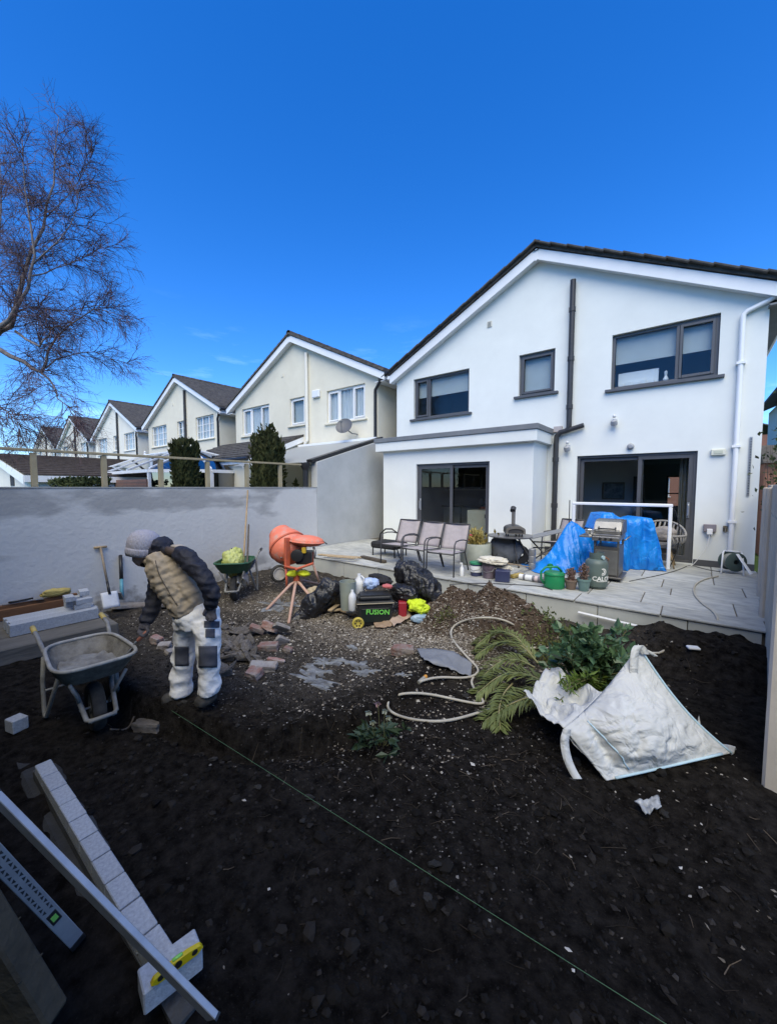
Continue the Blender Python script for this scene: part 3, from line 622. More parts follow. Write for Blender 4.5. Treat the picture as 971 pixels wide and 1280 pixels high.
# ---------------- patio
SLAB = mat('sandstone_slab', (.30, .31, .305), (.46, .465, .44), 3.0, .75, .45, 30, rand=.13, stretch=(1.2, 3.2, 1), bdist=.008, lo=.38, hi=.62)
JOINT = mat('joint_mortar', (.10, .09, .075), (.14, .125, .105), 8, .95)
RISER = mat('riser_slab', (.40, .42, .40), (.48, .49, .46), 2.5, .85, .25, 40, rand=.06, bdist=.005)
def patio():
    P = MB().box(WX+.003, .95, PY+.04, FY-.02, -.1, PZ-.012).build('patio', JOINT); tag(P, kind='structure')
    rr = random.Random(4); y = PY - .02; row = 0; cache = {}
    rows = [.42, .60, .45, .60, .60, .45, .60, .42]
    for d in rows:
        if y > FY - .05: break
        d = min(d, FY - .03 - y); x = WX + .01 - rr.uniform(0, .4)
        while x < .95:
            L = rr.choice((.6, .9, .9, .75)); a, b = max(x, WX+.01), x + L
            lim = fence_x(y + d/2) + .05; b = min(b, lim)
            inext = (a < -2.58 and b > -6.5 and y + d > 8.08)
            if b - a > .06 and not (inext and y > 8.0):
                yd = min(d, 8.04 - y) if inext else d
                if yd > .05:
                    k = (round(b-a, 3), round(yd, 3))
                    if k not in cache: cache[k] = MB().box(.006, k[0]-.006, .006, k[1]-.006, -.024, 0).mesh('paving_slab', SLAB, bevel=.005)
                    inst('paving_slab', cache[k], P, (a, y, PZ + rr.uniform(-.0015, .0015)), (rr.uniform(-.002, .002), rr.uniform(-.002, .002), 0))
            x += L
        y += d; row += 1
    x = WX + .02; cache = {}
    while x < .6:
        b = min(x + .88, fence_x(PY) + .02); k = round(b - x, 3)
        if k not in cache: cache[k] = MB().box(.004, k-.004, 0, .028, 0, .30).mesh('riser_slab', RISER, bevel=.004)
        inst('riser_slab', cache[k], P, (x, PY + .008, PZ - .33)); x += .88
    # drain outlet hole in one riser slab
    MB().lathe([(.0, 0), (.05, 0), (.055, .006), (.045, .012), (.04, .004)], 14, Matrix.Translation((-2.40, PY+.004, PZ-.14)) @ Matrix.Rotation(PI/2, 4, 'X')).build('drain_outlet', BLACKP, P, smooth=SM)
    # exposed brick footing below the right part of the riser
    BR = mat('stained_brick', (.26, .23, .20), (.20, .17, .145), 8, .9, .4, 50, rand=.15)
    bm_ = MB().box(.003, .212, -.10, 0, 0, .07).mesh('brick', BR, bevel=.006)
    for c in range(2):
        for k in range(8): inst('brick', bm_, P, (-1.75 + k*.222 + (c % 2)*.11, PY - .0 - .03*(1-c) + rr.uniform(-.008, .008), PZ - .44 + c*.082 - .03), (0, 0, rr.uniform(-.03, .03)))
    return P
patio()
# white plastic trim lying along the footing
tag(MB().bar(aty(722, 765, PY-.07), aty(812, 786, PY-.07), .05, .012).build('trim_strip', BARGE, bevel=.002), 'white plastic trim strip lying on the brick footing below the patio', 'trim')
_p = aty(822, 797, PY-.10); tag(MB().box(_p.x-.025, _p.x+.025, _p.y-.012, _p.y+.012, _p.z-.10, _p.z+.16).build('wooden_stake', mat('stake_wood', (.33, .26, .15), (.25, .19, .11), 9, .9, stretch=(1, 1, .2)), bevel=.004), 'short wooden stake driven in at the end of the brick footing', 'stake')

# ---------------- garden wall on the left with a timber rail above
def wall_material():
    m = mat('wet_render', (.60, .595, .575), (.54, .535, .52), 1.4, .92, .6, 14, lo=.3, hi=.7, bdist=.012); n = m.node_tree; b = n.nodes['Principled BSDF']
    src = b.inputs['Base Color'].links[0].from_socket
    tc = n.nodes.new('ShaderNodeTexCoord'); mp = n.nodes.new('ShaderNodeMapping'); mp.inputs['Scale'].default_value = (1, .55, 1.6); n.links.new(tc.outputs['Object'], mp.inputs[0])
    t = n.nodes.new('ShaderNodeTexNoise'); t.inputs['Scale'].default_value = 1.35; t.inputs['Detail'].default_value = 5; n.links.new(mp.outputs[0], t.inputs['Vector'])
    s = n.nodes.new('ShaderNodeSeparateXYZ'); n.links.new(tc.outputs['Object'], s.inputs[0])
    r = n.nodes.new('ShaderNodeMapRange'); r.inputs['From Min'].default_value = 1.30; r.inputs['From Max'].default_value = 1.72; r.inputs['To Max'].default_value = .17; n.links.new(s.outputs['Z'], r.inputs['Value'])
    a = n.nodes.new('ShaderNodeMath'); a.operation = 'ADD'; n.links.new(t.outputs['Fac'], a.inputs[0]); n.links.new(r.outputs[0], a.inputs[1])
    q = n.nodes.new('ShaderNodeMapRange'); q.inputs['From Min'].default_value = .60; q.inputs['From Max'].default_value = .70; q.inputs['To Max'].default_value = .62; n.links.new(a.outputs[0], q.inputs['Value'])
    x = n.nodes.new('ShaderNodeMixRGB'); n.links.new(q.outputs[0], x.inputs['Fac']); n.links.new(src, x.inputs[1]); x.inputs[2].default_value = (.22, .22, .22, 1)
    # mud splashed up from the soil along the foot of the wall
    t3 = n.nodes.new('ShaderNodeTexNoise'); t3.inputs['Scale'].default_value = 7; t3.inputs['Detail'].default_value = 8; n.links.new(tc.outputs['Object'], t3.inputs['Vector'])
    r3 = n.nodes.new('ShaderNodeMapRange'); r3.inputs['From Min'].default_value = .55; r3.inputs['From Max'].default_value = .05; r3.inputs['To Max'].default_value = .42; n.links.new(s.outputs['Z'], r3.inputs['Value'])
    a3 = n.nodes.new('ShaderNodeMath'); a3.operation = 'ADD'; n.links.new(t3.outputs['Fac'], a3.inputs[0]); n.links.new(r3.outputs[0], a3.inputs[1])
    q3 = n.nodes.new('ShaderNodeMapRange'); q3.inputs['From Min'].default_value = .72; q3.inputs['From Max'].default_value = .95; q3.inputs['To Max'].default_value = .7; n.links.new(a3.outputs[0], q3.inputs['Value'])
    x3 = n.nodes.new('ShaderNodeMixRGB'); n.links.new(q3.outputs[0], x3.inputs['Fac']); n.links.new(x.outputs[0], x3.inputs[1]); x3.inputs[2].default_value = (.15, .135, .115, 1)
    n.links.new(x3.outputs[0], b.inputs['Base Color']); return m
gw = thing('garden_wall', 'grey rendered garden wall with dark damp patches along its top', 'wall', (WX, 2.5, 0))
MB().box(WX-.2, WX, -2.2, 6.215, -.2, 1.885).build('rendered_face', wall_material(), gw, bevel=.008, loc=(WX, 2.5, 0))
MB().box(WX-.21, WX+.008, -2.2, 6.214, 1.8855, 1.905).build('coping', mat('coping_concrete', (.36, .36, .35), (.30, .30, .29), 4, .95), gw, loc=(WX, 2.5, 0))
TIM = mat('treated_timber', (.36, .31, .20), (.29, .245, .155), 7, .85, .2, 60, stretch=(4, 1, 1))
fr = thing('timber_rail_fence', 'pale timber posts and rail standing above the grey garden wall', 'fence', (WX-.27, 2.5, 1.2))
fl = (WX-.27, 2.5, 1.2)
for k in range(-3, 7):
    yy = 1.22 + k*.83; MB().box(WX-.31, WX-.24, yy-.035, yy+.035, .9, 2.385 + .01*(k % 2)).build('post', TIM, fr, bevel=.004, loc=fl)
for k in range(3):
    y0 = -1.45 + k*2.60; MB().bar((WX-.26, y0, 2.415+.004*k), (WX-.26, y0+2.595, 2.42+.004*k), .07, .038).build('rail', TIM, fr, bevel=.004, loc=fl)

# ---------------- concrete post and panel fence on the right
CONC = mat('cast_concrete', (.56, .48, .38), (.45, .385, .305), 3, .95, .4, 90, lo=.3, hi=.7, bdist=.004)
CONCL = mat('pale_concrete', (.68, .61, .52), (.58, .52, .44), 2, .95, .35, 90, bdist=.004)
cf = thing('concrete_fence', 'concrete post and panel boundary fence beside the white house', 'fence', (.6, 4.5, 0)); cl = (.6, 4.5, 0)
ys = [3.22, 5.86, 6.95]
for i, yy in enumerate(ys):
    x = fence_x(yy); z0 = -.2 if yy < 5.2 else .2
    mb = MB(); mb.box(0, .13 if i else .15, -.06, .06, z0, 1.9 if i else 2.02, Matrix.Translation((x - (0 if i else .012), yy, 0)) @ Matrix.Rotation(0 if i else -.30, 4, 'Z')); mb.build('fence_post', CONCL if i == 0 else CONC, cf, bevel=.018, loc=cl)
    if i:
        y0 = ys[i-1]; xm0 = fence_x(y0)+.06; n_ = 6
        for k in range(n_):
            MB().bar((xm0, y0+.06, .10+k*.305+.15), (x+.06, yy-.06, .10+k*.305+.15), .045, .300).build('fence_panel', CONC, cf, bevel=.006, loc=cl)
x9 = fence_x(8.9); MB().bar((fence_x(6.95)+.06, 7.01, 1.1), (x9+.08, 8.9, 1.1), .045, 1.5).build('fence_panel', CONC, cf, bevel=.006, loc=cl)

# ---------------- far buildings and plants beyond the walls
def conservatory():
    base = (-17.5, 6.2, 0); R = thing('conservatory', 'glass-roofed conservatory with brick base beyond the timber rail', 'conservatory', base)
    y0, y1, xl, xr = 4.9, 8.95, -20.3, -12.0; ze, zr = 2.47, 3.25; cham = 1.3
    foot = [(xl, y1), (xl, y0+cham), (xl+cham, y0), (xr-cham, y0), (xr, y0+cham), (xr, y1)]
    ra, rb = Vector((xl+2.0, 6.6, zr)), Vector((xr-2.0, 6.6, zr))
    CG = glassmat('conservatory_glass', (.10, .125, .15), boost=.30); BK = mat('old_brick', (.20, .11, .085), (.14, .085, .07), 12, .9, .4, 40)
    e = [Vector((a, b, ze)) for a, b in foot]
    def panel(*pts): MB().add(pts, [tuple(range(len(pts)))]).build('roof_pane', CG, R, loc=base)
    panel(e[0], e[1], ra); panel(e[1], e[2], ra)
    n = 3
    for k in range(n):
        a, b = k/n, (k+1)/n; panel(e[2].lerp(e[3], a), e[2].lerp(e[3], b), ra.lerp(rb, b), ra.lerp(rb, a))
    panel(e[3], e[4], rb); panel(e[4], e[5], rb)
    bars = [(e[0], ra), (e[1], ra), (e[2], ra), (e[3], rb), (e[4], rb), (e[5], rb), (ra, rb)] + [(e[2].lerp(e[3], k/n), ra.lerp(rb, k/n)) for k in range(1, n)]
    for p, q in bars: MB().bar(p+Vector((0, 0, .015)), q+Vector((0, 0, .015)), .05, .04).build('glazing_bar', BARGE, R, loc=base)
    for i in range(5):
        MB().bar(e[i]+Vector((0, 0, -.06)), e[i+1]+Vector((0, 0, -.06)), .14, .10).build('eaves_beam', BARGE, R, loc=base)
        p, q = foot[i], foot[i+1]; d = Vector((q[0]-p[0], q[1]-p[1], 0)); 
        brick = i in (2,)
        if brick:
            a = Vector((*p, 0)).lerp(Vector((*q, 0)), .38); rows = 26
            w_ = MB().bar(a+Vector((0, 0, 1.1)), Vector((*q, 1.1)), .2, 2.1).build('brick_wall', BK, R, loc=base)
            for k in range(4): MB().bar(a+Vector((0, -.102, 2.05-.1*k)), Vector((q[0], q[1]-.102, 2.05-.1*k)), .012, .012).build('bed_joint', JOINT, w_, loc=base)
            q2 = a; MB().bar(Vector((*p, 1.35)), q2+Vector((0, 0, 1.35)), .03, 2.1).build('wall_pane', CG, R, loc=base); MB().bar(q2+Vector((0, 0, .3)), q2+Vector((0, 0, 2.36)), .1, .1).build('mullion', BARGE, R, loc=base)
        else: MB().bar(Vector((*p, 1.35)), Vector((*q, 1.35)), .03, 2.1).build('wall_pane', CG, R, loc=base)
        MB().box(p[0]-.05, p[0]+.05, p[1]-.05, p[1]+.05, .2, 2.36).build('mullion', BARGE, R, loc=base)
    MB().lathe([(.0, 0), (.05, .0), (.03, .06), (.05, .1), (0, .16)], 8, Matrix.Translation(ra+Vector((0, 0, .03)))).build('finial', BARGE, R, loc=base)
conservatory()
def garage():
    base = (-19, 4, 0); R = thing('garage', 'low cream garage with brown tiled roof and white bargeboard beyond the wall', 'garage', base)
    x1, y0, y1, ze, xr_, zr = -16.1, 2.62, 7.5, 2.28, -22.3, 3.28; sl_ = (zr-ze)/(xr_-x1)
    mb = MB(); n = 13
    for k in range(n):
        a, b = k/n, (k+1)/n; xa, xb = xr_+(x1+.15-xr_)*a, xr_+(x1+.15-xr_)*b; za, zb = zr+(ze-zr)*a, zr+(ze-zr)*b
        mb.add([(xa, y0-.2, za), (xb, y0-.2, zb+.05), (xb, y1, zb+.05), (xa, y1, za)], [(0, 1, 2, 3)]); mb.add([(xb, y0-.2, zb+.05), (xb, y1, zb+.05), (xb, y1, zb), (xb, y0-.2, zb)], [(0, 1, 2, 3)])
    mb.add([(xr_, y0-.2, zr), (xr_, y1, zr), (xr_-6.2, y1, ze), (xr_-6.2, y0-.2, ze)], [(0, 1, 2, 3)])
    BT = mat('brown_tile', (.055, .042, .036), (.105, .082, .068), 7, .9, .5, 30)
    mb.build('roof', BT, R, loc=base)
    mb = MB(); mb.prism([(x1, 0), (x1, ze-.05), (xr_, zr-.06), (xr_-6, ze-.05), (xr_-6, 0)], 1, y0, y1-.1); mb.build('wall', CREAMW, R, loc=base)
    mb = MB(); mb.prism([(x1+.15, ze-.02), (xr_, zr-.02), (xr_, zr-.26), (x1+.15, ze-.30)], 1, y0-.22, y0-.19); mb.build('bargeboard', BARGE, R, loc=base)
    MB().box(x1+.13, x1+.16, y0-.19, y1, ze-.22, ze-.02).build('fascia', BARGE, R, loc=base)
    MB().box(-19.6, -18.9, y0-.02, y0-.003, 1.95, 2.45).build('window', DARKIN, R, loc=base)
    base2 = (-24, 9, 0); R2 = thing('tiled_outbuilding', 'long low brown-tiled outbuilding behind the clipped hedge', 'outbuilding', base2)
    mb = MB(); n = 9; y0, y1, ze, zr, xa, xb = 6.2, 8.9, 2.35, 3.35, -34, -20.6
    for k in range(n):
        a, b = k/n, (k+1)/n; ya, yb = y1+(y0-y1)*a, y1+(y0-y1)*b; za, zb = zr+(ze-zr)*a, zr+(ze-zr)*b
        mb.add([(xa, ya, za), (xb, ya, za), (xb, yb, zb+.05), (xa, yb, zb+.05)], [(0, 1, 2, 3)]); mb.add([(xa, yb, zb+.05), (xb, yb, zb+.05), (xb, yb, zb), (xa, yb, zb)], [(0, 1, 2, 3)])
    mb.build('roof', BT, R2, loc=base2)
    MB().box(xa+.1, xb-.15, y0+.15, y1-.05, 0, ze+.04).build('wall', CREAMW, R2, loc=base2); MB().box(xa, xb, y0-.03, y0, ze-.16, ze-.02).build('fascia', BARGE, R2, loc=base2)
garage()

# ---------------- leaf clouds
def leafcloud(pts, dirs, size, seed, spread=.6, aspect=.35):
    """small bent leaf faces at pts, roughly along dirs -> MB"""
    rs = np.random.RandomState(seed); n = len(pts); pts = np.asarray(pts, float); d = np.asarray(dirs, float) + rs.randn(n, 3) * spread; d /= np.linalg.norm(d, axis=1)[:, None] + 1e-9
    s = np.cross(d, rs.randn(n, 3)); s /= np.linalg.norm(s, axis=1)[:, None] + 1e-9; L = size * (.6 + .8 * rs.rand(n))[:, None]
    tip = pts + d * L; m_ = pts + d * L * .5 + np.cross(d, s) * L * .1; a = m_ + s * L * aspect; b = m_ - s * L * aspect
    V = np.stack([pts, a, tip, b], 1).reshape(-1, 3); mb = MB(); mb.v = [tuple(p) for p in V]; mb.f = [(4*i, 4*i+1, 4*i+2, 4*i+3) for i in range(n)]; return mb
CONIF = mat('conifer_green', (.024, .034, .012), (.055, .058, .022), 7, .9, spec=.2)
TRUNK = mat('bark', (.10, .085, .07), (.06, .05, .042), 8, .9, .5, 40)
def conifer(px0, px1, top, X, spiky, label, seed):
    c = atx((px0+px1)/2, 606, X); zc = depth(c); r = (px1-px0)/2/FPX*zc; zt = CAMH + (606-top)/FPX*zc
    R = thing('columnar_conifer', label, 'conifer', (c.x, c.y, 0), group='clipped columnar conifers'); rs = np.random.RandomState(seed); n = 5200
    z = .2 + (zt-.2)*rs.rand(n); th = rs.rand(n)*2*PI; lump = 1 + .10*np.sin(th*5+z*1.5) + .08*rs.randn(n)
    prof = np.clip((zt - z)/(.35 if spiky else .10), .0, 1)**.5 * (.93 + .05*np.sin(z*2.1)); rad = r*prof*lump*np.sqrt(.6+.4*rs.rand(n))
    if spiky: zz = z + .30*np.maximum(0, np.sin(th*3+.8))*np.clip((z-zt+.6)/.6, 0, 1)*rs.rand(n)
    else: zz = z
    P = np.stack([rad*np.cos(th), rad*np.sin(th), zz], 1); D = np.stack([.35*np.cos(th), .35*np.sin(th), np.full(n, 1.2)], 1)
    leafcloud(P, D, .13, seed, .4, .22).build('crown', CONIF, R)
    MB().lathe([(r*.82, .15), (r*.82, zt-.5), (r*.6, zt-.2), (0, zt-.1)], 14).build('inner_growth', CONIF, R); MB().tube([(0, 0, -.05), (0, 0, .5)], .07).build('trunk', TRUNK, R)
conifer(218, 248, 550, -10.6, False, 'dark flat-topped columnar conifer beside the conservatory', 1)
conifer(315, 355, 541, -8.6, True, 'dark columnar conifer with pointed tips in front of the cream lean-to', 2)
_c = atx(370, 606, -8.3); R = thing('conifer_tip', 'small pointed conifer just showing over the wall by the black downpipe', 'conifer', (_c.x, _c.y, 0)); rs = np.random.RandomState(5); n = 700
z = .3+1.75*rs.rand(n)**.8; th = rs.rand(n)*2*PI; rr_ = .16*np.clip((2.1-z)/.9, 0, 1)*(.5+.5*rs.rand(n)); leafcloud(np.stack([rr_*np.cos(th), rr_*np.sin(th), z], 1), np.tile([0, 0, 1.], (n, 1)), .09, 5, .4, .2).build('crown', CONIF, R); MB().tube([(0, 0, -.05), (0, 0, 1.6)], .02).build('trunk', TRUNK, R)
def hedge(name, label, x0, x1, y0, y1, z0, z1, seed, n, m, leaf=.08):
    R = thing(name, label, 'hedge', ((x0+x1)/2, (y0+y1)/2, 0)); rs = np.random.RandomState(seed); P = rs.rand(n, 3)*[x1-x0, y1-y0, z1-z0] + [x0, y0, z0]
    P[:, 2] -= (P[:, 2] > z1-.3)*(.18*np.abs(fbm(P[:, 0]*1.5, P[:, 1]*1.5, 4, 3)))
    k = rs.randint(0, 3, n); P[k == 0, 1] = y0 + .1*rs.rand((k == 0).sum()); P[k == 1, 1] = y1 - .1*rs.rand((k == 1).sum()); P[k == 2, 2] = z1 - .15*rs.rand((k == 2).sum())
    leafcloud(P, np.tile([0, 0, .6], (n, 1)), leaf, seed, .9, .3).build('foliage', m, R, loc=R.location); MB().box(x0+.1, x1-.1, y0+.12, y1-.12, 0, z1-.2).build('inner_growth', m, R, loc=R.location)
HG = mat('hedge_green', (.03, .045, .015), (.07, .085, .03), 5, .8, spec=.25)
hedge('clipped_hedge', 'olive green clipped hedge in front of the low tiled outbuilding', -15.6, -12.2, 2.9, 3.6, 0, 2.13, 8, 5000, HG, .09)
# added out of view: a tall hedge behind the photographer to shade the near soil
hedge('shade_hedge', 'unseen tall evergreen hedge added behind the photographer to shade the near soil', -9.5, 4.5, -2.6, -1.25, 0, 4.5, 9, 9000, HG, .16)

# right: brick wall, shrub and roof glimpsed past the corner
RB = mat('red_brick', (.30, .14, .095), (.22, .11, .08), 14, .9, .4, 40)
R = thing('brick_outbuilding', 'red brick building glimpsed past the right corner of the white house', 'building', (3.2, 15, 0))
MB().box(1.5, 5, 14.6, 16.5, 0, 2.6).build('wall', RB, R, loc=(3.2, 15, 0)); mb = MB(); mb.prism([(14.4, 2.55), (16.7, 2.55), (15.5, 3.1)], 0, 1.45, 5.1); mb.build('roof', TILEF, R, loc=(3.2, 15, 0))
R = thing('garden_shrub', 'twiggy brown-green shrub growing beside the house corner behind the concrete fence', 'shrub', (1.05, 8.4, 0)); rs = np.random.RandomState(12); mb = MB()
for k in range(34):
    a = rs.rand()*2*PI; b = Vector((.20*math.cos(a), .35*math.sin(a), rs.uniform(1.2, 2.6))); q = Vector((.04*math.cos(a), .1*math.sin(a), .25)); mb.tube([q, q.lerp(b, .5)+Vector((0, 0, .1)), b], [.008, .005, .002], n=4)
mb.build('stem', TRUNK, R); n = 500; P = rs.randn(n, 3)*[.12, .25, .42] + [.06, 0, 2.05]; leafcloud(P, np.tile([0, 0, .3], (n, 1)), .07, 3, 1, .3).build('foliage', HG, R)
hb = (6.6, 20, 0); R = thing('neighbouring_house', 'dark eaved house set back to the right beyond the white house', 'house', hb)
MB().box(2.6, 10, 17.5, 25, 0, 5.3).build('wall', CREAM, R, loc=hb); gable_roof(R, hb, 6.3, 4.15, 7.3, 5.35, 17.2, 25.2, 12, TILEF)

hb = (0, 36, 0); R = thing('brick_house', 'red brick house seen through the sliding door and the far front window', 'house', hb); mb = MB(); WB = [(-3.2, -1.4, 1.2, 2.6), (1.2, 3.0, 1.2, 2.6), (-3.2, -1.4, 3.8, 5.0), (1.2, 3.0, 3.8, 5.0)]
holed_wall(mb, -5, 5, 0, 5.4, WB, 36); mb.build('wall', RB, R, loc=hb); gable_roof(R, hb, 0, 5.4, 7.6, 5.3, 35.7, 44, 8, TILEF)
for q in WB: window(R, hb, *q, 36, [(q[0]+q[1])/2], WUPVC, (), cover='curtain', room=False)
# ---------------- birch on the left
def birch():
    c = Vector((-11.6, .35, 0)); R = thing('birch_tree', 'bare winter birch with pale limbs and fine drooping twigs beyond the wall', 'tree', c); rs = random.Random(21)
    D0 = 7.9
    px = lambda u, v, dd=0: atd(u, v, D0 + dd) - c
    BARK = mat('birch_bark', (.27, .235, .22), (.13, .11, .105), 9, .85, .3, 50); TW = mat('birch_twig', (.13, .075, .075), (.085, .055, .06), 3, .8)
    trunk = [(0, 0, -.1), (.05, .05, 1.2), px(-62, 470), px(-40, 432)]
    MB().tube(trunk, [.19, .16, .13, .115], n=12).build('trunk', BARK, R, smooth=True)
    limbs = [([px(-40, 432), px(-8, 422), px(14, 408), px(30, 345), px(55, 285, .1), px(68, 230, .1), px(74, 145, .1)], [.10, .085, .07, .05, .035, .022, .005]),
             ([px(-8, 420), px(12, 400, -.2), px(36, 360, -.3), px(44, 320, -.4), px(32, 240, -.5), px(28, 175, -.5)], [.07, .055, .04, .03, .016, .005]),
             ([px(-50, 448), px(0, 437, .1), px(30, 452, .2), px(52, 466, .2), px(60, 440, .3), px(85, 408, .3), px(118, 386, .4), px(160, 398, .4)], [.085, .07, .058, .045, .03, .022, .014, .004]),
             ([px(20, 414), px(50, 433, -.2), px(54, 425, -.2), px(64, 412, -.2), px(80, 410, -.2)], [.035, .028, .022, .014, .004]),
             ([px(52, 466, .2), px(66, 480, .1), px(72, 498, 0), px(92, 520, 0), px(100, 545, 0)], [.03, .022, .016, .01, .004]),
             ([px(58, 460, .25), px(85, 445, .6), px(120, 440, .8), px(165, 455, .8)], [.022, .016, .01, .004]),
             ([px(40, 345), px(70, 335, .3), px(105, 322, .5), px(135, 308, .5)], [.02, .015, .009, .003]),
             ([px(20, 390), px(50, 385, .4), px(90, 388, .6), px(140, 380, .7)], [.02, .015, .01, .003]),
             ([px(60, 270, .1), px(85, 245, .4), px(108, 210, .4), px(118, 185, .4)], [.016, .012, .007, .003]),
             ([px(42, 330, -.4), px(75, 300, -.7), px(96, 262, -.8), px(104, 225, -.8)], [.018, .013, .008, .003]),
             ([px(-30, 400), px(-6, 330, .3), px(2, 260, .3), px(0, 190, .3)], [.05, .035, .02, .005]),
             ([px(-40, 440), px(-20, 500, -.6), px(10, 515, -.8), px(30, 535, -.8)], [.03, .02, .012, .004])]
    tw = MB(); cnt = [0]
    def path(p, d, L, k, droop):
        pts = [p.copy()]; d = d.normalized()
        for i in range(k):
            d = (d + Vector((rs.uniform(-.22, .22), rs.uniform(-.22, .22), rs.uniform(-.2, .2) - droop))).normalized(); pts.append(pts[-1] + d * (L / k))
        return pts
    def spawn(pts, rad, level):
        m = len(pts)
        dens = {0: 9, 1: 6, 2: 4}[level]
        tot = sum((pts[i+1]-pts[i]).length for i in range(m-1))
        num = int(dens * {0: tot * 4.2, 1: tot * 6.5, 2: tot * 12}[level] / 4) + 2
        for _ in range(num):
            t = rs.uniform(.2 if level == 0 else .1, 1) * (m - 1); i = min(int(t), m - 2); p = pts[i].lerp(pts[i+1], t - i); d = (pts[i+1] - pts[i]).normalized()
            side = Vector((rs.gauss(0, 1), rs.gauss(0, 1), rs.gauss(.15, .8))); side = (side - d * side.dot(d)).normalized()
            nd = (d * rs.uniform(.5, 1.1) + side * rs.uniform(.5, 1.0)); L = {0: rs.uniform(.35, .95) * (1.15 - .55*t/(m-1)), 1: rs.uniform(.22, .5), 2: rs.uniform(.14, .32)}[level]
            pp = path(p, nd, L, 4 if level < 2 else 3, .05 + .05*level)
            r0 = {0: .008, 1: .0045, 2: .0028}[level]
            tw.tube(pp, [r0 * (1 - .6*j/(len(pp)-1)) for j in range(len(pp))], n=3, cap=False); cnt[0] += 1
            if level < 2: spawn(pp, r0, level + 1)
    for pts, rad in limbs:
        # gentle subdivision of the limb
        q = [pts[0]]; rq = [rad[0]]
        for i in range(len(pts)-1):
            for s in (.5, 1.0):
                p = pts[i].lerp(pts[i+1], s)
                if s < 1: p = p + Vector((rs.uniform(-.04, .04), rs.uniform(-.04, .04), rs.uniform(-.04, .04)))
                q.append(p); rq.append(rad[i] + (rad[i+1]-rad[i])*s)
        MB().tube(q, [a*.72 for a in rq], n=8).build('limb', BARK, R, smooth=True); spawn(q, rq, 0)
    o = tw.build('twigs', TW, R); tag(o, kind='stuff'); print('twigs', cnt[0])
birch()
# ================================================================== THINGS IN THE GARDEN
STEEL = mat('worn_steel', (.30, .31, .32), (.22, .22, .23), 10, .45, metal=.5)
ALU = mat('aluminium', (.46, .47, .49), (.36, .37, .39), 9, .42, metal=.35)
WOODH = mat('ash_handle', (.40, .29, .16), (.30, .21, .115), 10, .7, stretch=(1, 1, .15))
BPLAS = mat('black_polythene', (.012, .012, .014), (.022, .022, .025), 6, .36, .9, 7, spec=.5, bdist=.06, ridge=True)
RUBBER = mat('rubber', (.02, .02, .02), (.05, .047, .043), 12, .85)
CONBLK = mat('concrete_block', (.43, .455, .49), (.30, .32, .35), 60, .95, .6, 120, rand=.07, bdist=.006)
def text(body, size, m, parent, M, ext=.001, name='lettering', bold=0):
    c = bpy.data.curves.new(name, 'FONT'); c.body = body; c.size = size; c.extrude = ext; c.offset = bold; c.align_x = 'CENTER'; c.align_y = 'CENTER'; c.resolution_u = 2
    o = bpy.data.objects.new('tmp', c); COL.objects.link(o); dg = bpy.context.evaluated_depsgraph_get(); me = bpy.data.meshes.new_from_object(o.evaluated_get(dg)); bpy.data.objects.remove(o)
    me.transform(M); me.materials.clear(); me.materials.append(m); q = bpy.data.objects.new(name, me); COL.objects.link(q); q.parent = parent; return q
def hump(c, r, seed, rough=.25, sub=4, flatten=None):
    """lumpy closed blob as MB-like mesh data"""
    bm = bmesh.new(); bmesh.ops.create_icosphere(bm, subdivisions=sub, radius=1); co = np.array([v_.co[:] for v_ in bm.verts])
    d = 1 + rough * fbm(co[:, 0]*1.6+seed*3.1, co[:, 1]*1.6+seed*1.7, co[:, 2]*1.6, 4, .55); co = co * d[:, None] * np.array(r) + np.array(c)
    if flatten is not None: co[:, 2] = np.maximum(co[:, 2], flatten)
    mb = MB(); mb.v = [tuple(p) for p in co]; mb.f = [tuple(v_.index for v_ in f.verts) for f in bm.faces]; bm.free(); return mb
def fold_blob(c, r, seed, rough=.2, folds=.07, freq=7, flatten=None, sub=5):
    """crumpled sack: ridged folds"""
    bm = bmesh.new(); bmesh.ops.create_icosphere(bm, subdivisions=sub, radius=1); co = np.array([v_.co[:] for v_ in bm.verts])
    d = 1 + rough * fbm(co[:, 0]*1.4+seed*3.1, co[:, 1]*1.4+seed*1.7, co[:, 2]*1.4, 3)
    w_ = fbm(co[:, 0]*2+seed, co[:, 1]*2, co[:, 2]*2, 2); d = d + folds * (1 - np.abs(fbm(co[:, 0]*freq*.5+w_*1.5+seed, co[:, 1]*freq*.5+seed*2, co[:, 2]*freq*.4, 3)) * 2)
    co = co * d[:, None] * np.array(r) + np.array(c)
    if flatten is not None: co[:, 2] = np.maximum(co[:, 2], flatten)
    mb = MB(); mb.v = [tuple(p) for p in co]; mb.f = [tuple(v_.index for v_ in f.verts) for f in bm.faces]; bm.free(); return mb
def solo(mb, name, m, label, cat, group=None, smooth=True, bevel=0, solid=0):
    """a thing that is one mesh, its origin at its base"""
    vs = np.array(mb.v); c = (float((vs[:, 0].min()+vs[:, 0].max())/2), float((vs[:, 1].min()+vs[:, 1].max())/2), float(vs[:, 2].min()))
    o = mb.build(name, m, None, smooth=smooth, bevel=bevel, solid=solid, loc=c); o.location = c; return tag(o, label, cat, group)

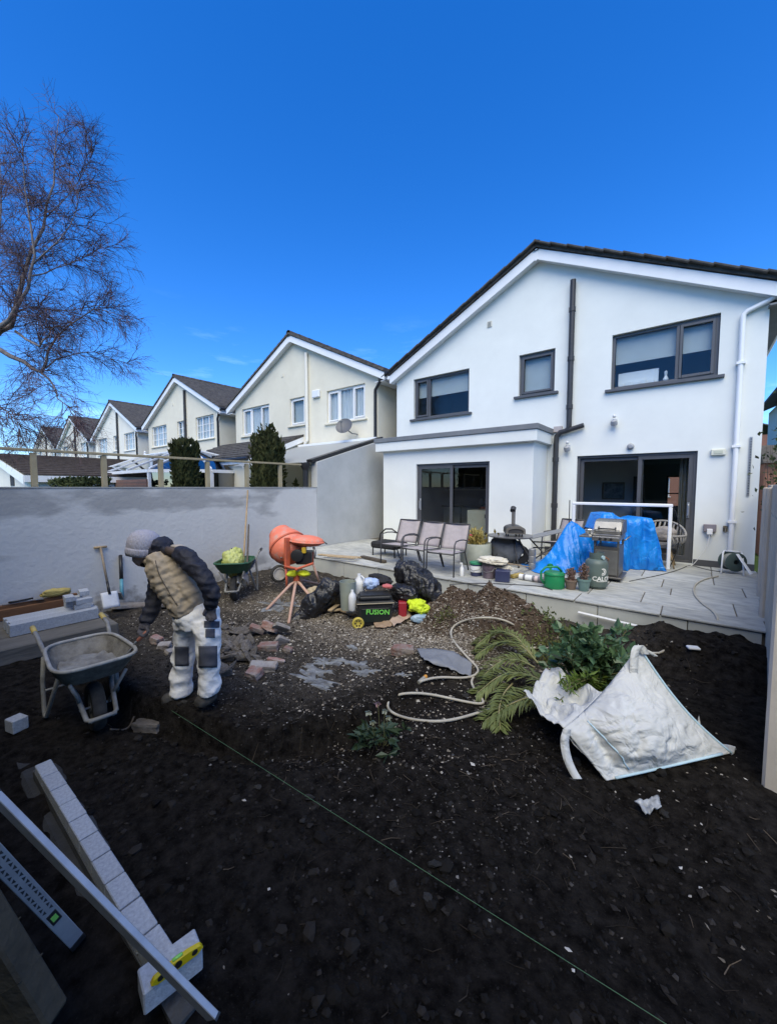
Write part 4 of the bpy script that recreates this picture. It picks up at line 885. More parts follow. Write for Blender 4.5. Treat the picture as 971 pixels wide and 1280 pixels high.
# ---------------- wheelbarrows
def wheelbarrow(loc, rz, traym, framem, label, innerm, rimm, grips, sc_=1.0, content=None):
    R = thing('wheelbarrow', label, 'wheelbarrow', loc, rz, 'wheelbarrows'); R.scale = (sc_, sc_, sc_)
    def ring(x0, x1, hy0, hy1, z0, z1, n=40):
        pts = []
        for k in range(n):
            t = 2*PI*k/n; c, s = math.cos(t), math.sin(t); e = .45; px_ = math.copysign(abs(c)**e, c); py_ = math.copysign(abs(s)**e, s)
            f = (px_+1)/2; pts.append(((x0+x1)/2+(x1-x0)/2*px_, py_*(hy0+(hy1-hy0)*f), z0+(z1-z0)*f))
        return pts
    rim = ring(-.56, .26, .235, .265, .565, .60); low = ring(-.42, .10, .18, .19, .435, .435); mid = ring(-.49, .18, .21, .235, .50, .515)
    n = 40; mb = MB(); mb.add(rim + mid + low, [(i, (i+1) % n, n+(i+1) % n, n+i) for i in range(n)] + [(n+i, n+(i+1) % n, 2*n+(i+1) % n, 2*n+i) for i in range(n)] + [tuple(range(2*n, 3*n))])
    tr = mb.build('tray', traym, R, smooth=SM, solid=.006); tr.data.materials.append(innerm)
    MB().tube(rim, .014, n=8, closed=True).build('rim', rimm, tr, smooth=True)
    # residue of dry mortar on the floor of the tray
    lo2 = [(p[0]*.98, p[1]*.96, p[2]+.025+.012*math.sin(i*1.3)) for i, p in enumerate(low)]; MB().add(lo2 + [(-.15, 0, .475)], [(i, (i+1) % n, n) for i in range(n)]).build('mortar_residue', innerm, tr, smooth=True)
    for s in (-1, 1):
        mb = MB(); mb.tube([(-.98, s*.25, .62), (-.72, s*.245, .60), (-.5, s*.22, .50), (-.36, s*.19, .43), (-.22, s*.155, .40), (.0, s*.11, .31), (.20, s*.09, .19), (.235, s*.06, .185)], .0165, n=8); mb.build('frame_rail', framem, R, smooth=True)
        MB().tube([(-1.0, s*.25, .622), (-.86, s*.248, .612)], .021, n=10).build('grip', grips, R, smooth=True)
        MB().tube([(-.50, s*.235, .50), (-.50, s*.25, .30), (-.49, s*.25, .05), (-.47, s*.25, .017), (-.43, s*.245, .03), (-.34, s*.20, .25), (-.28, s*.17, .40)], .0155, n=8).build('leg', framem, R, smooth=True)
        MB().tube([(.0, s*.085, .185), (.10, s*.12, .33), (.17, s*.17, .47)], .012, n=8).build('strut', framem, R, smooth=True)
    MB().tube([(.23, -.085, .19), (.235, .085, .19)], .0155, n=8).build('nose_bar', framem, R, smooth=True)
    MB().bar((-.45, -.24, .24), (-.45, .24, .24), .025, .006).build('leg_brace', framem, R)
    M = Matrix.Translation((0, 0, .185)) @ Matrix.Rotation(PI/2, 4, 'X')
    wh = MB().lathe([(.10, -.03), (.135, -.045), (.165, -.042), (.183, -.02), (.185, 0), (.183, .02), (.165, .042), (.135, .045), (.10, .03)], 26, M).build('wheel', RUBBER, R, smooth=SM)
    MB().lathe([(.0, -.02), (.03, -.035), (.03, -.02), (.09, -.022), (.105, -.03), (.105, .03), (.09, .022), (.03, .02), (.03, .035), (0, .02)], 18, M).build('rim_disc', framem, wh, smooth=SM)
    MB().tube([(0, -.10, .185), (0, .10, .185)], .01).build('axle', STEEL, wh)
    return R
GREYB = mat('mortar_grey_tray', (.10, .092, .078), (.22, .21, .185), 9, .8, .3, 40); GREYF = mat('mortar_grey_frame', (.26, .26, .25), (.16, .155, .145), 12, .75)
RIMP = mat('pale_worn_rim', (.38, .375, .345), (.24, .23, .21), 11, .6); INM = mat('mortar_residue', (.13, .125, .115), (.27, .265, .245), 8, .95, .5, 40)
YEL = mat('yellow_plastic', (.62, .42, .04), (.55, .36, .03), 6, .45); GRN = mat('green_barrow', (.02, .085, .045), (.035, .11, .06), 6, .5)
pw = atg(128, 908); wheelbarrow((pw.x-.02, pw.y-.03, gz(pw.x, pw.y)-.01), math.radians(-4), GREYB, GREYF, 'mortar-caked grey wheelbarrow with yellow grips in front of the bending worker', INM, RIMP, mat('yellow_grip', (.55, .42, .12), (.4, .3, .1), 8, .6))
pg = atg(294, 750); GB = wheelbarrow((pg.x, pg.y, gz(pg.x, pg.y)), math.radians(-42), GRN, GREYF, 'dark green wheelbarrow holding a yellow sack and long-handled tools by the grey wall', INM, GRN, BLACKP, 1.05)
def gb(x, y, z): return Vector((pg.x, pg.y, gz(pg.x, pg.y))) + Matrix.Rotation(math.radians(-42), 3, 'Z') @ Vector((x*1.05, y*1.05, z*1.05))
mb = fold_blob((0, 0, 0), (.13, .16, .20), 5, .25, .10, 6); o = mb.v; mb.v = [tuple(gb(-.26+p[0], -.06+p[1], .52+p[2] + .10*max(0, p[2])*1.0)) for p in mb.v]
solo(mb, 'rubble_sack', mat('lime_yellow_sack', (.36, .40, .07), (.50, .53, .25), 5, .5, .2, 30), 'crumpled lime yellow plastic sack sitting in the green wheelbarrow', 'sack')
def long_tool(p, q, label, headf, name='long_handled_shovel', cat='shovel', r=.015, m=WOODH):
    R = thing(name, label, cat, p); MB().tube([p, Vector(p).lerp(Vector(q), .5), q], [r, r, r*.9], n=8).build('shaft', m, R, smooth=True, loc=p); headf(R, Vector(p), (Vector(q)-Vector(p)).normalized()); return R
def shovel_head(w_, L, m, up=(0, 0, 1), side=None):
    def f(R, p, d):
        s = Vector(side) if side else d.cross(Vector((1, 0, 0))).normalized(); nrm = d.cross(s)
        def fn(u, v): a = (u-.5)*2; wv = w_*(1 if v < .75 else .92); return p - d*(L*v) + s*(a*wv/2) + nrm*(.018*a*a)
        MB().grid(fn, 8, 6).build('blade', m, R, smooth=True, solid=.004, loc=p); MB().tube([p + d*.12, p - d*.04], [.017, .02], n=8).build('socket', STEEL, R, smooth=True, loc=p)
    return f
wt = atx(310, 613, WX+.03); long_tool(gb(-.12, .10, .40), wt, 'shovel with long pale shaft leaning from the green wheelbarrow against the wall', shovel_head(.2, .26, STEEL))
wt = atx(311, 656, WX+.12); long_tool(gb(-.05, .17, .40), wt, 'shorter dark-shafted shovel leaning in the green wheelbarrow', shovel_head(.18, .24, STEEL), r=.018, m=mat('dark_shaft', (.10, .08, .06), (.15, .12, .09), 8, .6))

# ---------------- cement mixer
def mixer():
    hb = atg(370.5, 742); D = depth(hb); base = (hb.x, hb.y, gz(hb.x, hb.y)); R = thing('cement_mixer', 'orange cement mixer with tilted drum standing on a four-legged stand', 'cement mixer', base)
    P = lambda u, v, o=0.0: atd(u, v, D + o)
    OR = mat('orange_drum', (.75, .20, .12), (.52, .33, .27), 6, .6, .3, 30, lo=.5, hi=.72); ORF = mat('orange_frame', (.60, .13, .06), (.40, .10, .06), 9, .55); PALE = mat('dusty_orange', (.55, .36, .28), (.45, .28, .21), 9, .8)
    ct = P(370.5, 716); cb = Vector((ct.x, ct.y, ct.z - .20))
    MB().tube([cb, ct], .055, n=14).build('column', ORF, R, smooth=SM, loc=base)
    feet = [(333.5, 763), (361, 780), (393, 753), (399, 731)]
    for u, v in feet:
        g = atg(u, v); MB().tube([cb + Vector((0, 0, .06)), cb.lerp(Vector((g.x, g.y, cb.z)), .22)+Vector((0, 0, .045)), Vector((g.x, g.y, gz(g.x, g.y)+.012))], [.024, .024, .019], n=8).build('stand_leg', PALE, R, smooth=True, loc=base)
    # barrow frame on top of the stand
    f1 = MB().tube([P(357.5, 706, -.12), P(358.7, 736, -.14)], .019, n=8).build('frame_leg', ORF, R, smooth=True, loc=base)
    MB().tube([P(391, 704, -.1), P(399, 727, -.05)], .019, n=8).build('frame_leg', PALE, R, smooth=True, loc=base)
    for o in (-.16, .14): MB().tube([P(356, 708, o), P(372, 711, o), P(392, 704, o)], .02, n=8).build('frame_rail', ORF, R, smooth=True, loc=base)
    MB().tube([P(370.5, 712, -.18), P(370.5, 712, .18)], .02, n=8).build('frame_rail', ORF, R, smooth=True, loc=base)
    MB().bar(P(359, 672, -.1), P(359, 710, -.1), .05, .09).build('yoke', ORF, R, bevel=.006, loc=base)
    MB().tube([P(391, 690, 0), P(391, 706, 0)], .018, n=8).build('yoke_bar', ORF, R, smooth=True, loc=base)
    # drum: egg with its mouth towards the wall, seen from behind
    c = P(360, 683, .22); ax = (-_r*.55 + _f*.55 + Vector((0, 0, .62))).normalized(); Mx = Matrix.Translation(c) @ ax.to_track_quat('Z', 'Y').to_matrix().to_4x4()
    prof = [(.0, -.29), (.10, -.285), (.19, -.255), (.255, -.20), (.30, -.11), (.315, -.02), (.318, .02), (.30, .09), (.26, .18), (.215, .27), (.185, .33), (.19, .345), (.175, .345), (.165, .32), (.2, .26), (.28, .08), (.29, 0), (.22, -.18), (0, -.26)]
    dr = MB().lathe(prof, 36, Mx).build('drum', OR, R, smooth=math.radians(50), loc=base)
    MB().lathe([(.316, -.018), (.330, -.014), (.330, .014), (.316, .018)], 36, Mx).build('drum_band', ORF, dr, smooth=SM, loc=base)
    for k in range(8):
        a = 2*PI*k/8; MB().ball(Mx @ Vector((.235*math.cos(a), .235*math.sin(a), -.232)), .012, 6, 5).build('bolt', STEEL, dr, loc=base)
    # cowl above the motor
    cc = P(384, 676, -.02); Mc = Matrix((_r, Vector((_f.x, _f.y, 0)).normalized(), Vector((0, 0, 1)))).transposed() @ Matrix.Rotation(math.radians(4), 3, 'Y')
    MB().ball(cc, (.275, .20, .095), 26, 14, Mc).build('motor_cowl', OR, R, smooth=True, loc=base)
    MB().tube([cc + Mc @ Vector((.279*math.cos(t), .204*math.sin(t), -.012)) for t in np.linspace(0, 2*PI, 30)[:-1]], .014, n=8, closed=True).build('cowl_lip', OR, R, smooth=True, loc=base)
    MB().tube([P(404, 677, -.02), P(409, 680, -.02)], .010).build('cowl_catch', BLACKP, R, loc=base)
    # engine
    e0 = P(381, 696, -.02); EB = MB().box(-.13, .13, -.12, .12, -.11, .10, Matrix.Translation(e0) @ Matrix.Rotation(YAW, 4, 'Z')).build('engine', BLACKP, R, bevel=.02, loc=base)
    Me = Matrix.Translation(P(372, 694, -.14)) @ Matrix.Rotation(YAW, 4, 'Z') @ Matrix.Rotation(PI/2, 4, 'X')
    MB().lathe([(0, 0), (.09, 0), (.10, .02), (.10, .05), (.07, .06), (0, .06)], 20, Me).build('flywheel_cover', BLACKP, EB, smooth=SM, loc=base)
    MB().box(-.035, .035, -.02, .02, -.05, .05, Matrix.Translation(P(380, 688, -.16)) @ Matrix.Rotation(YAW, 4, 'Z')).build('fuel_tank', YEL, EB, bevel=.01, loc=base)
    MB().tube([P(392, 684, -.1), P(394, 690, -.12), P(393, 698, -.12)], .02, n=8).build('air_filter', STEEL, EB, smooth=True, loc=base)
    # transport wheel on the wall side
    wp = P(349, 717, -.02); Mw = Matrix.Translation(wp) @ (_r*.55 - _f*.83).to_track_quat('Z', 'Y').to_matrix().to_4x4()
    wh = MB().lathe([(.085, -.03), (.13, -.03), (.145, -.012), (.145, .012), (.13, .03), (.085, .03)], 24, Mw).build('wheel', RUBBER, R, smooth=SM, loc=base)
    MB().lathe([(0, .012), (.03, .02), (.085, .014), (.09, .032), (.105, .032), (.105, .0), (0, 0)], 20, Mw).build('wheel_disc', mat('dusty_white', (.5, .48, .44), (.38, .36, .33), 8, .8), wh, smooth=SM, loc=base)
    MB().tube([wp, P(359, 711, .1)], .014).build('axle', ORF, wh, loc=base)
    for k, (u0, u1) in enumerate(((361.5, 370), (372, 389))):
        mb = fold_blob(P((u0+u1)/2, 717, -.06+.02*k), ((u1-u0)/2/FPX*D, .10, .052), 11+k, .2, .08, 6, sub=3); solo(mb, 'hi_vis_glove', mat('hi_vis_yellow', (.55, .62, .02), (.45, .52, .02), 5, .6), ('small' if k == 0 else 'larger') + ' bundle of yellow cloth tucked under the mixer engine', 'cloth')
mixer()
# crumpled black polythene by the mixer
def sheet_loft(pts, rx, ry, voxel, amp, freq, m, name, label, cat, ref=(0, 0, 1), group=None):
    mb = MB(); mb.loft(pts, rx, ry, n=14, ref=ref); me = remeshed(mb, voxel, 2, lambda co, no: co + no*(amp*(1-2*np.abs(fbm(co[:, 0]*freq, co[:, 1]*freq, co[:, 2]*freq*.6, 3))))[:, None])
    c = Vector(pts[0]); o = meshobj(name, me, m, None, c); o.location = c; return tag(o, label, cat, group)
D = depth(atg(400, 770)); P = lambda u, v, o=0: atd(u, v, D+o)
sheet_loft([P(366, 777, -.1), P(378, 771, -.05), P(392, 757, 0), P(404, 744, .03), P(414, 732, .05), P(419, 727, .05)], [.05, .09, .11, .12, .10, .05], [.06, .13, .15, .15, .13, .06], .016, .035, 6, BPLAS, 'polythene_sheet', 'crumpled black polythene sheet lying beside the mixer stand', 'polythene')
sheet_loft([P(405, 766, .12), P(410, 752, .12), P(418, 740, .12), P(424, 730, .12)], [.06, .10, .10, .05], [.1, .16, .16, .08], .016, .03, 9, BPLAS, 'polythene_sheet', 'second fold of black polythene standing against the grey bucket', 'polythene')

# ---------------- toolbox and the heap of materials round it
def toolbox():
    g = atg(468, 779); D = depth(g); s = D/FPX; base = (g.x, g.y, g.z - .01); R = thing('toolbox', 'black wheeled toolbox with yellow wheels and green lettering on its front', 'toolbox', base, YAW)
    R.rotation_euler.z = YAW + math.radians(8)
    W, H_, Dp = .225, .30, .26; BX = mat('toolbox_black', (.017, .018, .019), (.025, .026, .027), 9, .5)
    mb = MB(); mb.add([(-W*.93, -Dp/2*.9, .02), (W*.93, -Dp/2*.9, .02), (W*.93, Dp/2*.9, .02), (-W*.93, Dp/2*.9, .02), (-W, -Dp/2, H_), (W, -Dp/2, H_), (W, Dp/2, H_), (-W, Dp/2, H_)], [(3,2,1,0), (4,5,6,7), (0,1,5,4), (1,2,6,5), (2,3,7,6), (3,0,4,7)]); bd = mb.build('body', BX, R, bevel=.012, seg=2)
    MB().box(-W*.80, W*.80, -Dp/2-.006, -Dp/2+.01, .07, H_-.05).build('front_panel', mat('toolbox_panel', (.013, .02, .018), None, rough=.35), bd, bevel=.004)
    MB().box(-W-.012, W+.012, -Dp/2-.012, Dp/2+.012, H_, H_+.04).build('lid_rim', BX, R, bevel=.008)
    MB().box(-W-.014, W+.014, -Dp/2-.016, -Dp/2-.008, H_+.012, H_+.024).build('trim', mat('dusty_trim', (.42, .37, .27), None, rough=.8), R)
    MB().box(-W+.005, W-.005, -Dp/2+.0, Dp/2, H_+.04, H_+.115).build('lid', BX, R, bevel=.03, seg=3)
    text('FUSION', .088, mat('lime_print', (.18, .62, .10), None, rough=.5), bd, Matrix.Translation((.03, -Dp/2-.0075, .20)) @ Matrix.Rotation(PI/2, 4, 'X') @ Matrix.Rotation(-.05, 4, 'Z'), .0012, bold=.002)
    for sx_ in (-1,):
        M = Matrix.Translation((sx_*(W-.0), -Dp/2-.02, .075)) @ Matrix.Rotation(PI/2, 4, 'X')
        wl = MB().lathe([(0, -.02), (.06, -.02), (.075, -.012), (.075, .012), (.06, .02), (.05, .012), (0, .012)], 20, M).build('wheel', mat('wheel_yellow', (.58, .47, .08), (.48, .38, .07), 6, .5), R, smooth=SM)
        for k in range(6): a = k*PI/3; MB().lathe([(0, .0125), (.013, .0125), (.013, .0145), (0, .0145)], 8, M @ Matrix.Translation((.034*math.cos(a), .034*math.sin(a), 0))).build('wheel_hole', mat('hole_shadow', (.10, .08, .03)), wl)
    return g, D
tg, TD = toolbox()
Pt = lambda u, v, o=0.0: atd(u, v, TD + o)
def pot(u, v0, v1, rpx, prof, m, name, label, cat, dd=0, n=20, extra=None, ground=True):
    """vessel whose base stands at pixel (u, v0); prof in units of (radius, height)"""
    b = Pt(u, v0, dd); s = (TD+dd)/FPX; h = (v0-v1)*s; r = rpx*s; R = thing(name, label, cat, b)
    bd = MB().lathe([(p*r, q*h) for p, q in prof], n).build('body', m, R, smooth=SM)
    if extra: extra(R, bd, r, h)
    return R
JUG = [(0, 0), (.85, 0), (1, .06), (1, .62), (.8, .78), (.35, .9), (.32, 1), (0, 1)]
WPL = mat('white_plastic', (.72, .73, .74), (.62, .63, .64), 6, .4)
pot(435, 761, 726, 10.5, [(0, 0), (.85, 0), (1, 1), (.94, 1), (.8, .05), (0, .05)], mat('grey_green_bucket', (.30, .33, .28), (.25, .28, .24), 6, .6), 'bucket', 'pale grey-green bucket between black polythene and toolbox', 'bucket', .12)
pot(440.5, 763, 737, 5, JUG, WPL, 'plastic_bottle', 'upright white plastic bottle beside the toolbox wheel', 'bottle', -.05)
pot(449, 752, 717, 7, JUG, WPL, 'plastic_jug', 'large white plastic jug standing behind the toolbox lid', 'jug', .30, extra=lambda R, b, r, h: MB().tube([(r*.5, 0, h*.95), (r*1.15, 0, h*.88), (r*1.1, 0, h*.68), (r*.8, 0, h*.66)], .012).build('handle', WPL, b, smooth=True))
mb = fold_blob(Pt(464, 729, .16), (.11, .09, .075), 31, .25, .1, 6, sub=4); solo(mb, 'plastic_bag', mat('blue_white_bag', (.55, .62, .75), (.22, .35, .65), 5, .45), 'blue and white crumpled plastic bag lying on the toolbox lid', 'bag')
mb = fold_blob(Pt(474, 724, .34), (.20, .12, .07), 33, .25, .1, 5, sub=4); solo(mb, 'black_jacket', mat('black_fabric', (.012, .012, .014), (.022, .022, .025), 8, .85), 'crumpled black jacket heaped behind the toolbox', 'jacket')
mb = fold_blob(Pt(484, 733, .05), (.075, .06, .03), 34, .2, .06, 5, sub=3); solo(mb, 'pink_cloth', mat('pink_cloth', (.55, .16, .15), (.45, .12, .12), 6, .85), 'small pinkish red cloth on the toolbox lid', 'cloth')
mb = fold_blob(Pt(505, 742, .22), (.20, .13, .12), 41, .2, .09, 5, sub=5); solo(mb, 'black_sack', BPLAS, 'squat grey-black plastic sack right behind the toolbox', 'sack')
sheet_loft([Pt(496, 708, .5), Pt(508, 716, .45), Pt(522, 728, .4), Pt(536, 742, .35), Pt(548, 750, .3)], [.08, .15, .18, .19, .12], [.09, .17, .2, .2, .13], .018, .045, 7, BPLAS, 'black_sack', 'tall crumpled black refuse sack leaning towards the soil heap', 'sack')
MB_ = MB().box(-.055, .055, -.06, .06, 0, .20, Matrix.Translation(Pt(503, 770, .1)) @ Matrix.Rotation(YAW, 4, 'Z')); solo(MB_, 'red_crate', mat('dark_red_plastic', (.32, .02, .035), (.26, .02, .03), 6, .45), 'dark red plastic box wedged beside the toolbox', 'box', smooth=False, bevel=.01)
mb = fold_blob(Pt(523, 758, .02), (.15, .12, .085), 51, .3, .12, 6, sub=5); solo(mb, 'hi_vis_vest', mat('hi_vis_fabric', (.58, .72, .02), (.48, .62, .03), 4, .7, .2, 40), 'crumpled fluorescent yellow vest at the foot of the soil heap', 'vest')
mb = fold_blob((0, 0, 0), (.12, .055, .055), 53, .15, .08, 8, sub=4); Mr = Matrix.Translation(Pt(525, 773, -.1)) @ Matrix.Rotation(YAW+.25, 4, 'Z'); mb.v = [tuple(Mr @ Vector(p)) for p in mb.v]; solo(mb, 'crushed_bottle', mat('blue_clear_plastic', (.36, .46, .55), (.22, .34, .46), 8, .25), 'crushed clear blue plastic bottle in front of the yellow vest', 'bottle')
CARD = mat('wet_cardboard', (.36, .26, .18), (.28, .19, .12), 5, .9)
def rag(quad, m, name, label, cat, nu=16, nv=10, amp=.012, fr_=9, lift=.012, solid=.004, seed=0, group=None):
    q = [atg(*p) if len(p) == 2 else Vector(p) for p in quad]
    def fn(u, v):
        p = q[0].lerp(q[1], u).lerp(q[3].lerp(q[2], u), v); z = max(gz(p.x, p.y), p.z if len(quad[0]) == 3 else -9) + lift + amp*(1+float(fbm(p.x*fr_+seed, p.y*fr_, 0, 3))); return (p.x, p.y, z)
    return solo(MB().grid(fn, nu, nv), name, m, label, cat, group, solid=solid)
rag([(464, 777), (488, 771), (490, 786), (470, 788)], CARD, 'cardboard_flap', 'torn brown cardboard flap lying in front of the toolbox', 'cardboard', lift=.02, amp=.02)
rag([(486, 780), (512, 766), (514, 774), (492, 788)], mat('kraft_paper', (.46, .35, .27), (.38, .28, .21), 5, .9), 'paper_sack', 'crumpled pinkish paper sack strip beside the cardboard', 'paper', lift=.02, amp=.03)
OFF = mat('offcut_wood', (.44, .34, .21), (.34, .25, .15), 9, .85, stretch=(3, 1, 1))
for i, (a, b) in enumerate((((409, 760), (444, 772)), ((414, 768), (440, 765)), ((420, 757), (446, 763)), ((412, 772), (430, 758)))):
    p, q = atg(*a), atg(*b); p.z = gz(p.x, p.y)+.035+.02*i; q.z = gz(q.x, q.y)+.035+.02*i; solo(MB().bar(p, q, .06, .02), 'timber_offcut', OFF, ('lowest long split timber offcut beside the toolbox wheel', 'split timber offcut lying flat across the lowest one', 'split timber offcut against the foot of the grey-green bucket', 'topmost split timber offcut slanting over the others')[i], 'timber', 'timber offcuts by the toolbox', smooth=False, bevel=.003)
mb = fold_blob(atg(395, 746)+Vector((0, 0, .07)), (.13, .11, .09), 61, .3, .1, 6, sub=4); solo(mb, 'paper_cement_sack', mat('sandy_paper', (.42, .35, .24), (.33, .27, .18), 5, .9), 'torn sandy paper cement sack behind the mixer stand', 'sack')

# ---------------- rubble, stones and broken bricks
BRK = mat('reclaimed_brick', (.25, .125, .10), (.30, .255, .23), 9, .95, .7, 30, rand=.25, lo=.38, hi=.58); MORT = mat('old_mortar', (.33, .31, .29), (.20, .17, .15), 9, .95, .6, 40, rand=.2); DST = mat('dark_stone', (.075, .065, .055), (.20, .18, .16), 5, .95, .6, 30, rand=.25)
def chunk(p, size, rot, m, name, label, cat, group=None, seed=0):
    mb = MB(); L, W, H_ = size; n = 5
    bm = bmesh.new(); bmesh.ops.create_cube(bm, size=1); bmesh.ops.subdivide_edges(bm, edges=bm.edges[:], cuts=3, use_grid_fill=True)
    for v_ in bm.verts:
        c = v_.co; k = .05*float(fbm(c.x*2.5+seed*5, c.y*2.5+seed, c.z*2.5, 3)); d = max(abs(c.x), abs(c.y), abs(c.z)); r = c.length; f = 1 - .30*max(0, r-.54); c *= f*(1+2.6*k); c.x *= L; c.y *= W; c.z *= H_
    me = bpy.data.meshes.new(name); bm.to_mesh(me); bm.free(); me.materials.append(m); o = bpy.data.objects.new(name, me); COL.objects.link(o); o.location = p; o.rotation_euler = rot; return tag(o, label, cat, group)
rub = random.Random(5)
specs = [((338, 793), (.26, .11, .10), (1.25, .25, .3), BRK), ((352, 796), (.24, .05, .15), (.9, .5, 1.2), MORT), ((322, 795), (.22, .10, .08), (.3, .4, .9), BRK), ((336, 812), (.27, .14, .09), (.1, -.05, .62), BRK), ((330, 838), (.30, .13, .09), (.15, .1, .75), MORT), ((318, 846), (.17, .13, .09), (.3, 0, .2), BRK), ((345, 828), (.22, .06, .05), (.1, .2, .7), BRK), ((360, 815), (.12, .08, .07), (0, .2, .4), BRK), ((305, 800), (.14, .1, .08), (.4, .6, 1.0), MORT), ((352, 806), (.18, .05, .12), (.4, .6, 1.4), MORT)]
BRL = ['red brick tipped on its side at the top of the rubble heap', 'pale mortar slab standing on edge against the tipped red brick', 'red brick half buried among the grey rubble stones', 'large whole red brick lying flat in the middle of the rubble heap', 'long pale mortar-faced piece at the lower edge of the rubble heap', 'stubby red brick end beside the long mortar-faced piece', 'thin red brick sliver between the whole brick and the mortar-faced piece', 'small red brick corner lying apart towards the mortar splashes', 'pale mortar lump among the grey rubble stones', 'narrow mortar strip leaning behind the whole red brick']
for i, (uv, sz, rot, m) in enumerate(specs):
    sz = tuple(a*.86 for a in sz)
    p = atg(*uv); p.z = gz(p.x, p.y) + sz[2]*.45 + (.06 if i in (0, 1, 2) else 0); chunk(p, sz, rot, m, 'brick_chunk', BRL[i], 'brick', 'broken bricks in the rubble heap', i)
stn = [rock_mesh('rubble_stone', k, DST, 2, .65, .75) for k in range(6)]
for k in range(90):
    u, v = rub.gauss(290, 17), rub.gauss(812, 15)
    if not (272 < u < 322 and 782 < v < 848): continue
    p = atg(u, v); s = rub.uniform(.022, .07); o = inst('rubble_stone', stn[k % 6], None, (p.x, p.y, gz(p.x, p.y) + s*.4 + rub.uniform(0, .05)), (rub.uniform(-.9, .9), rub.uniform(-.9, .9), rub.uniform(0, 6)), (s*rub.uniform(1.1, 2.3), s, s*rub.uniform(.5, 1))); tag(o, 'grey broken stone in the rubble heap beside the worker', 'stone', 'stones in the rubble heap')
for uv, sz, rot, m, lab in (((196, 803), (.13, .10, .08), (0, .2, .3), BRK, 'small red brick end lying between wheelbarrow and worker'), ((206, 811), (.14, .1, .08), (.2, 0, .8), MORT, 'pale stone lump beside the small brick end'), ((213, 818), (.10, .08, .06), (.3, .2, 1.8), MORT, 'rough pale stone half hidden behind the worker'), ((503, 818), (.24, .12, .09), (.05, .05, .55), BRK, 'single pinkish broken brick lying at the edge of the gravel')):
    p = atg(*uv); p.z = gz(p.x, p.y) + sz[2]*.4; chunk(p, sz, rot, m, 'broken_brick', lab, 'brick', None, uv[0])
for uv, sz, lab in (((170, 748), (.42, .2, .05), 'flat pale stone slab leaning at the foot of the wall'), ((165, 760), (.5, .16, .05), 'long thin pale slab on the soil behind the worker'), ((214, 757), (.36, .26, .05), 'flat grey slab behind the elbow of the worker')):
    p = atg(*uv); p.z = gz(p.x, p.y)+.04; chunk(p, sz, (.1, .1, 1.2), MORT, 'stone_slab', lab, 'slab', None, uv[0])
rag([(519, 815), (590, 829), (588, 850), (530, 834)], mat('grey_membrane', (.17, .18, .20), (.22, .23, .25), 3, .6), 'membrane_offcut', 'grey sheet membrane offcut lying in the gravel', 'membrane', 26, 8, .03, 6, .015)
# plastic scrap
rag([(792, 1012), (822, 1004), (826, 1018), (806, 1026)], mat('clear_scrap', (.42, .44, .45), (.2, .21, .22), 9, .3), 'plastic_scrap', 'crumpled clear plastic scrap on the black soil', 'plastic', 14, 10, .03, 22, .01)

# ---------------- hose
HOSE = mat('cream_hose', (.46, .43, .36), (.38, .35, .29), 12, .55)
def smooth_path(pts, it=2):
    for _ in range(it):
        q = [pts[0]]
        for a, b in zip(pts[:-1], pts[1:]): q += [a.lerp(b, .25), a.lerp(b, .75)]
        pts = q + [pts[-1]]
    return pts
def hosepath(px_, lift=.012):
    # heights eased along the run, so the stiff hose bridges the small bumps
    P0 = [(px_[i][0]+(px_[i+1][0]-px_[i][0])*k/4, px_[i][1]+(px_[i+1][1]-px_[i][1])*k/4) for i in range(len(px_)-1) for k in range(4)] + [px_[-1]]
    for _ in range(6): P0 = [P0[0]] + [((a[0]+2*b[0]+c[0])/4, (a[1]+2*b[1]+c[1])/4) for a, b, c in zip(P0, P0[1:], P0[2:])] + [P0[-1]]
    z = np.array([(lambda g: gz(g.x, g.y))(atg(u, v)) for u, v in P0]); k = np.hanning(15); k /= k.sum(); z = np.convolve(np.pad(z, 7, mode='edge'), k, mode='valid') + lift
    return [atz(u, v, zz) for (u, v), zz in zip(P0, z)]
HR = thing('garden_hose', 'cream garden hose looped over the soil heap and under the palm fronds', 'hose', atg(600, 880))
hl = HR.location
MB().tube(hosepath([(525, 852), (537, 848), (554, 846), (575, 848), (592, 846), (601, 838), (588, 826), (575, 812), (566, 801), (562, 791), (566, 783), (575, 777), (590, 773), (607, 771.5), (622, 773), (636, 777), (647, 785), (654, 793), (659, 803), (658, 812), (652, 819), (655, 812), (664, 809), (690, 811), (706, 814), (725, 822)], .018), .0115, n=8).build('hose_run', HOSE, HR, smooth=True, loc=hl)
MB().tube(hosepath([(592, 846), (587, 853), (596, 866), (610, 882), (585, 878), (562, 873), (540, 868), (520, 866), (502, 867), (489, 871), (483, 880), (486, 889), (500, 896), (522, 901), (551, 902.5), (575, 898), (600, 890), (640, 880), (668, 868)], .016), .0115, n=8).build('hose_run', HOSE, HR, smooth=True, loc=hl)
a = atg(523, 856); b = atg(530, 850); a.z = gz(a.x, a.y)+.02; b.z = gz(b.x, b.y)+.02; MB().tube([a, b], [.017, .017], n=8).build('connector', mat('connector_grey', (.3, .29, .25), None, rough=.5), HR, loc=hl); MB().tube([b, b+(b-a)*.35], .018, n=8).build('connector_ring', mat('connector_orange', (.6, .28, .05), None, rough=.5), HR, loc=hl)
h2 = [(815, 818), (828, 808), (844, 800), (862, 796.5), (878, 796), (889, 791)]
pp = [Vector((g.x, g.y, gz(g.x, g.y)+.014)) for g in (atg(*q) for q in h2)] + [Vector((*atz(u, v, PZ+.015).xy, PZ+.013)) for u, v in ((898, 779), (893, 765), (876, 754), (866, 742), (867, 731), (878, 724), (897, 720))]
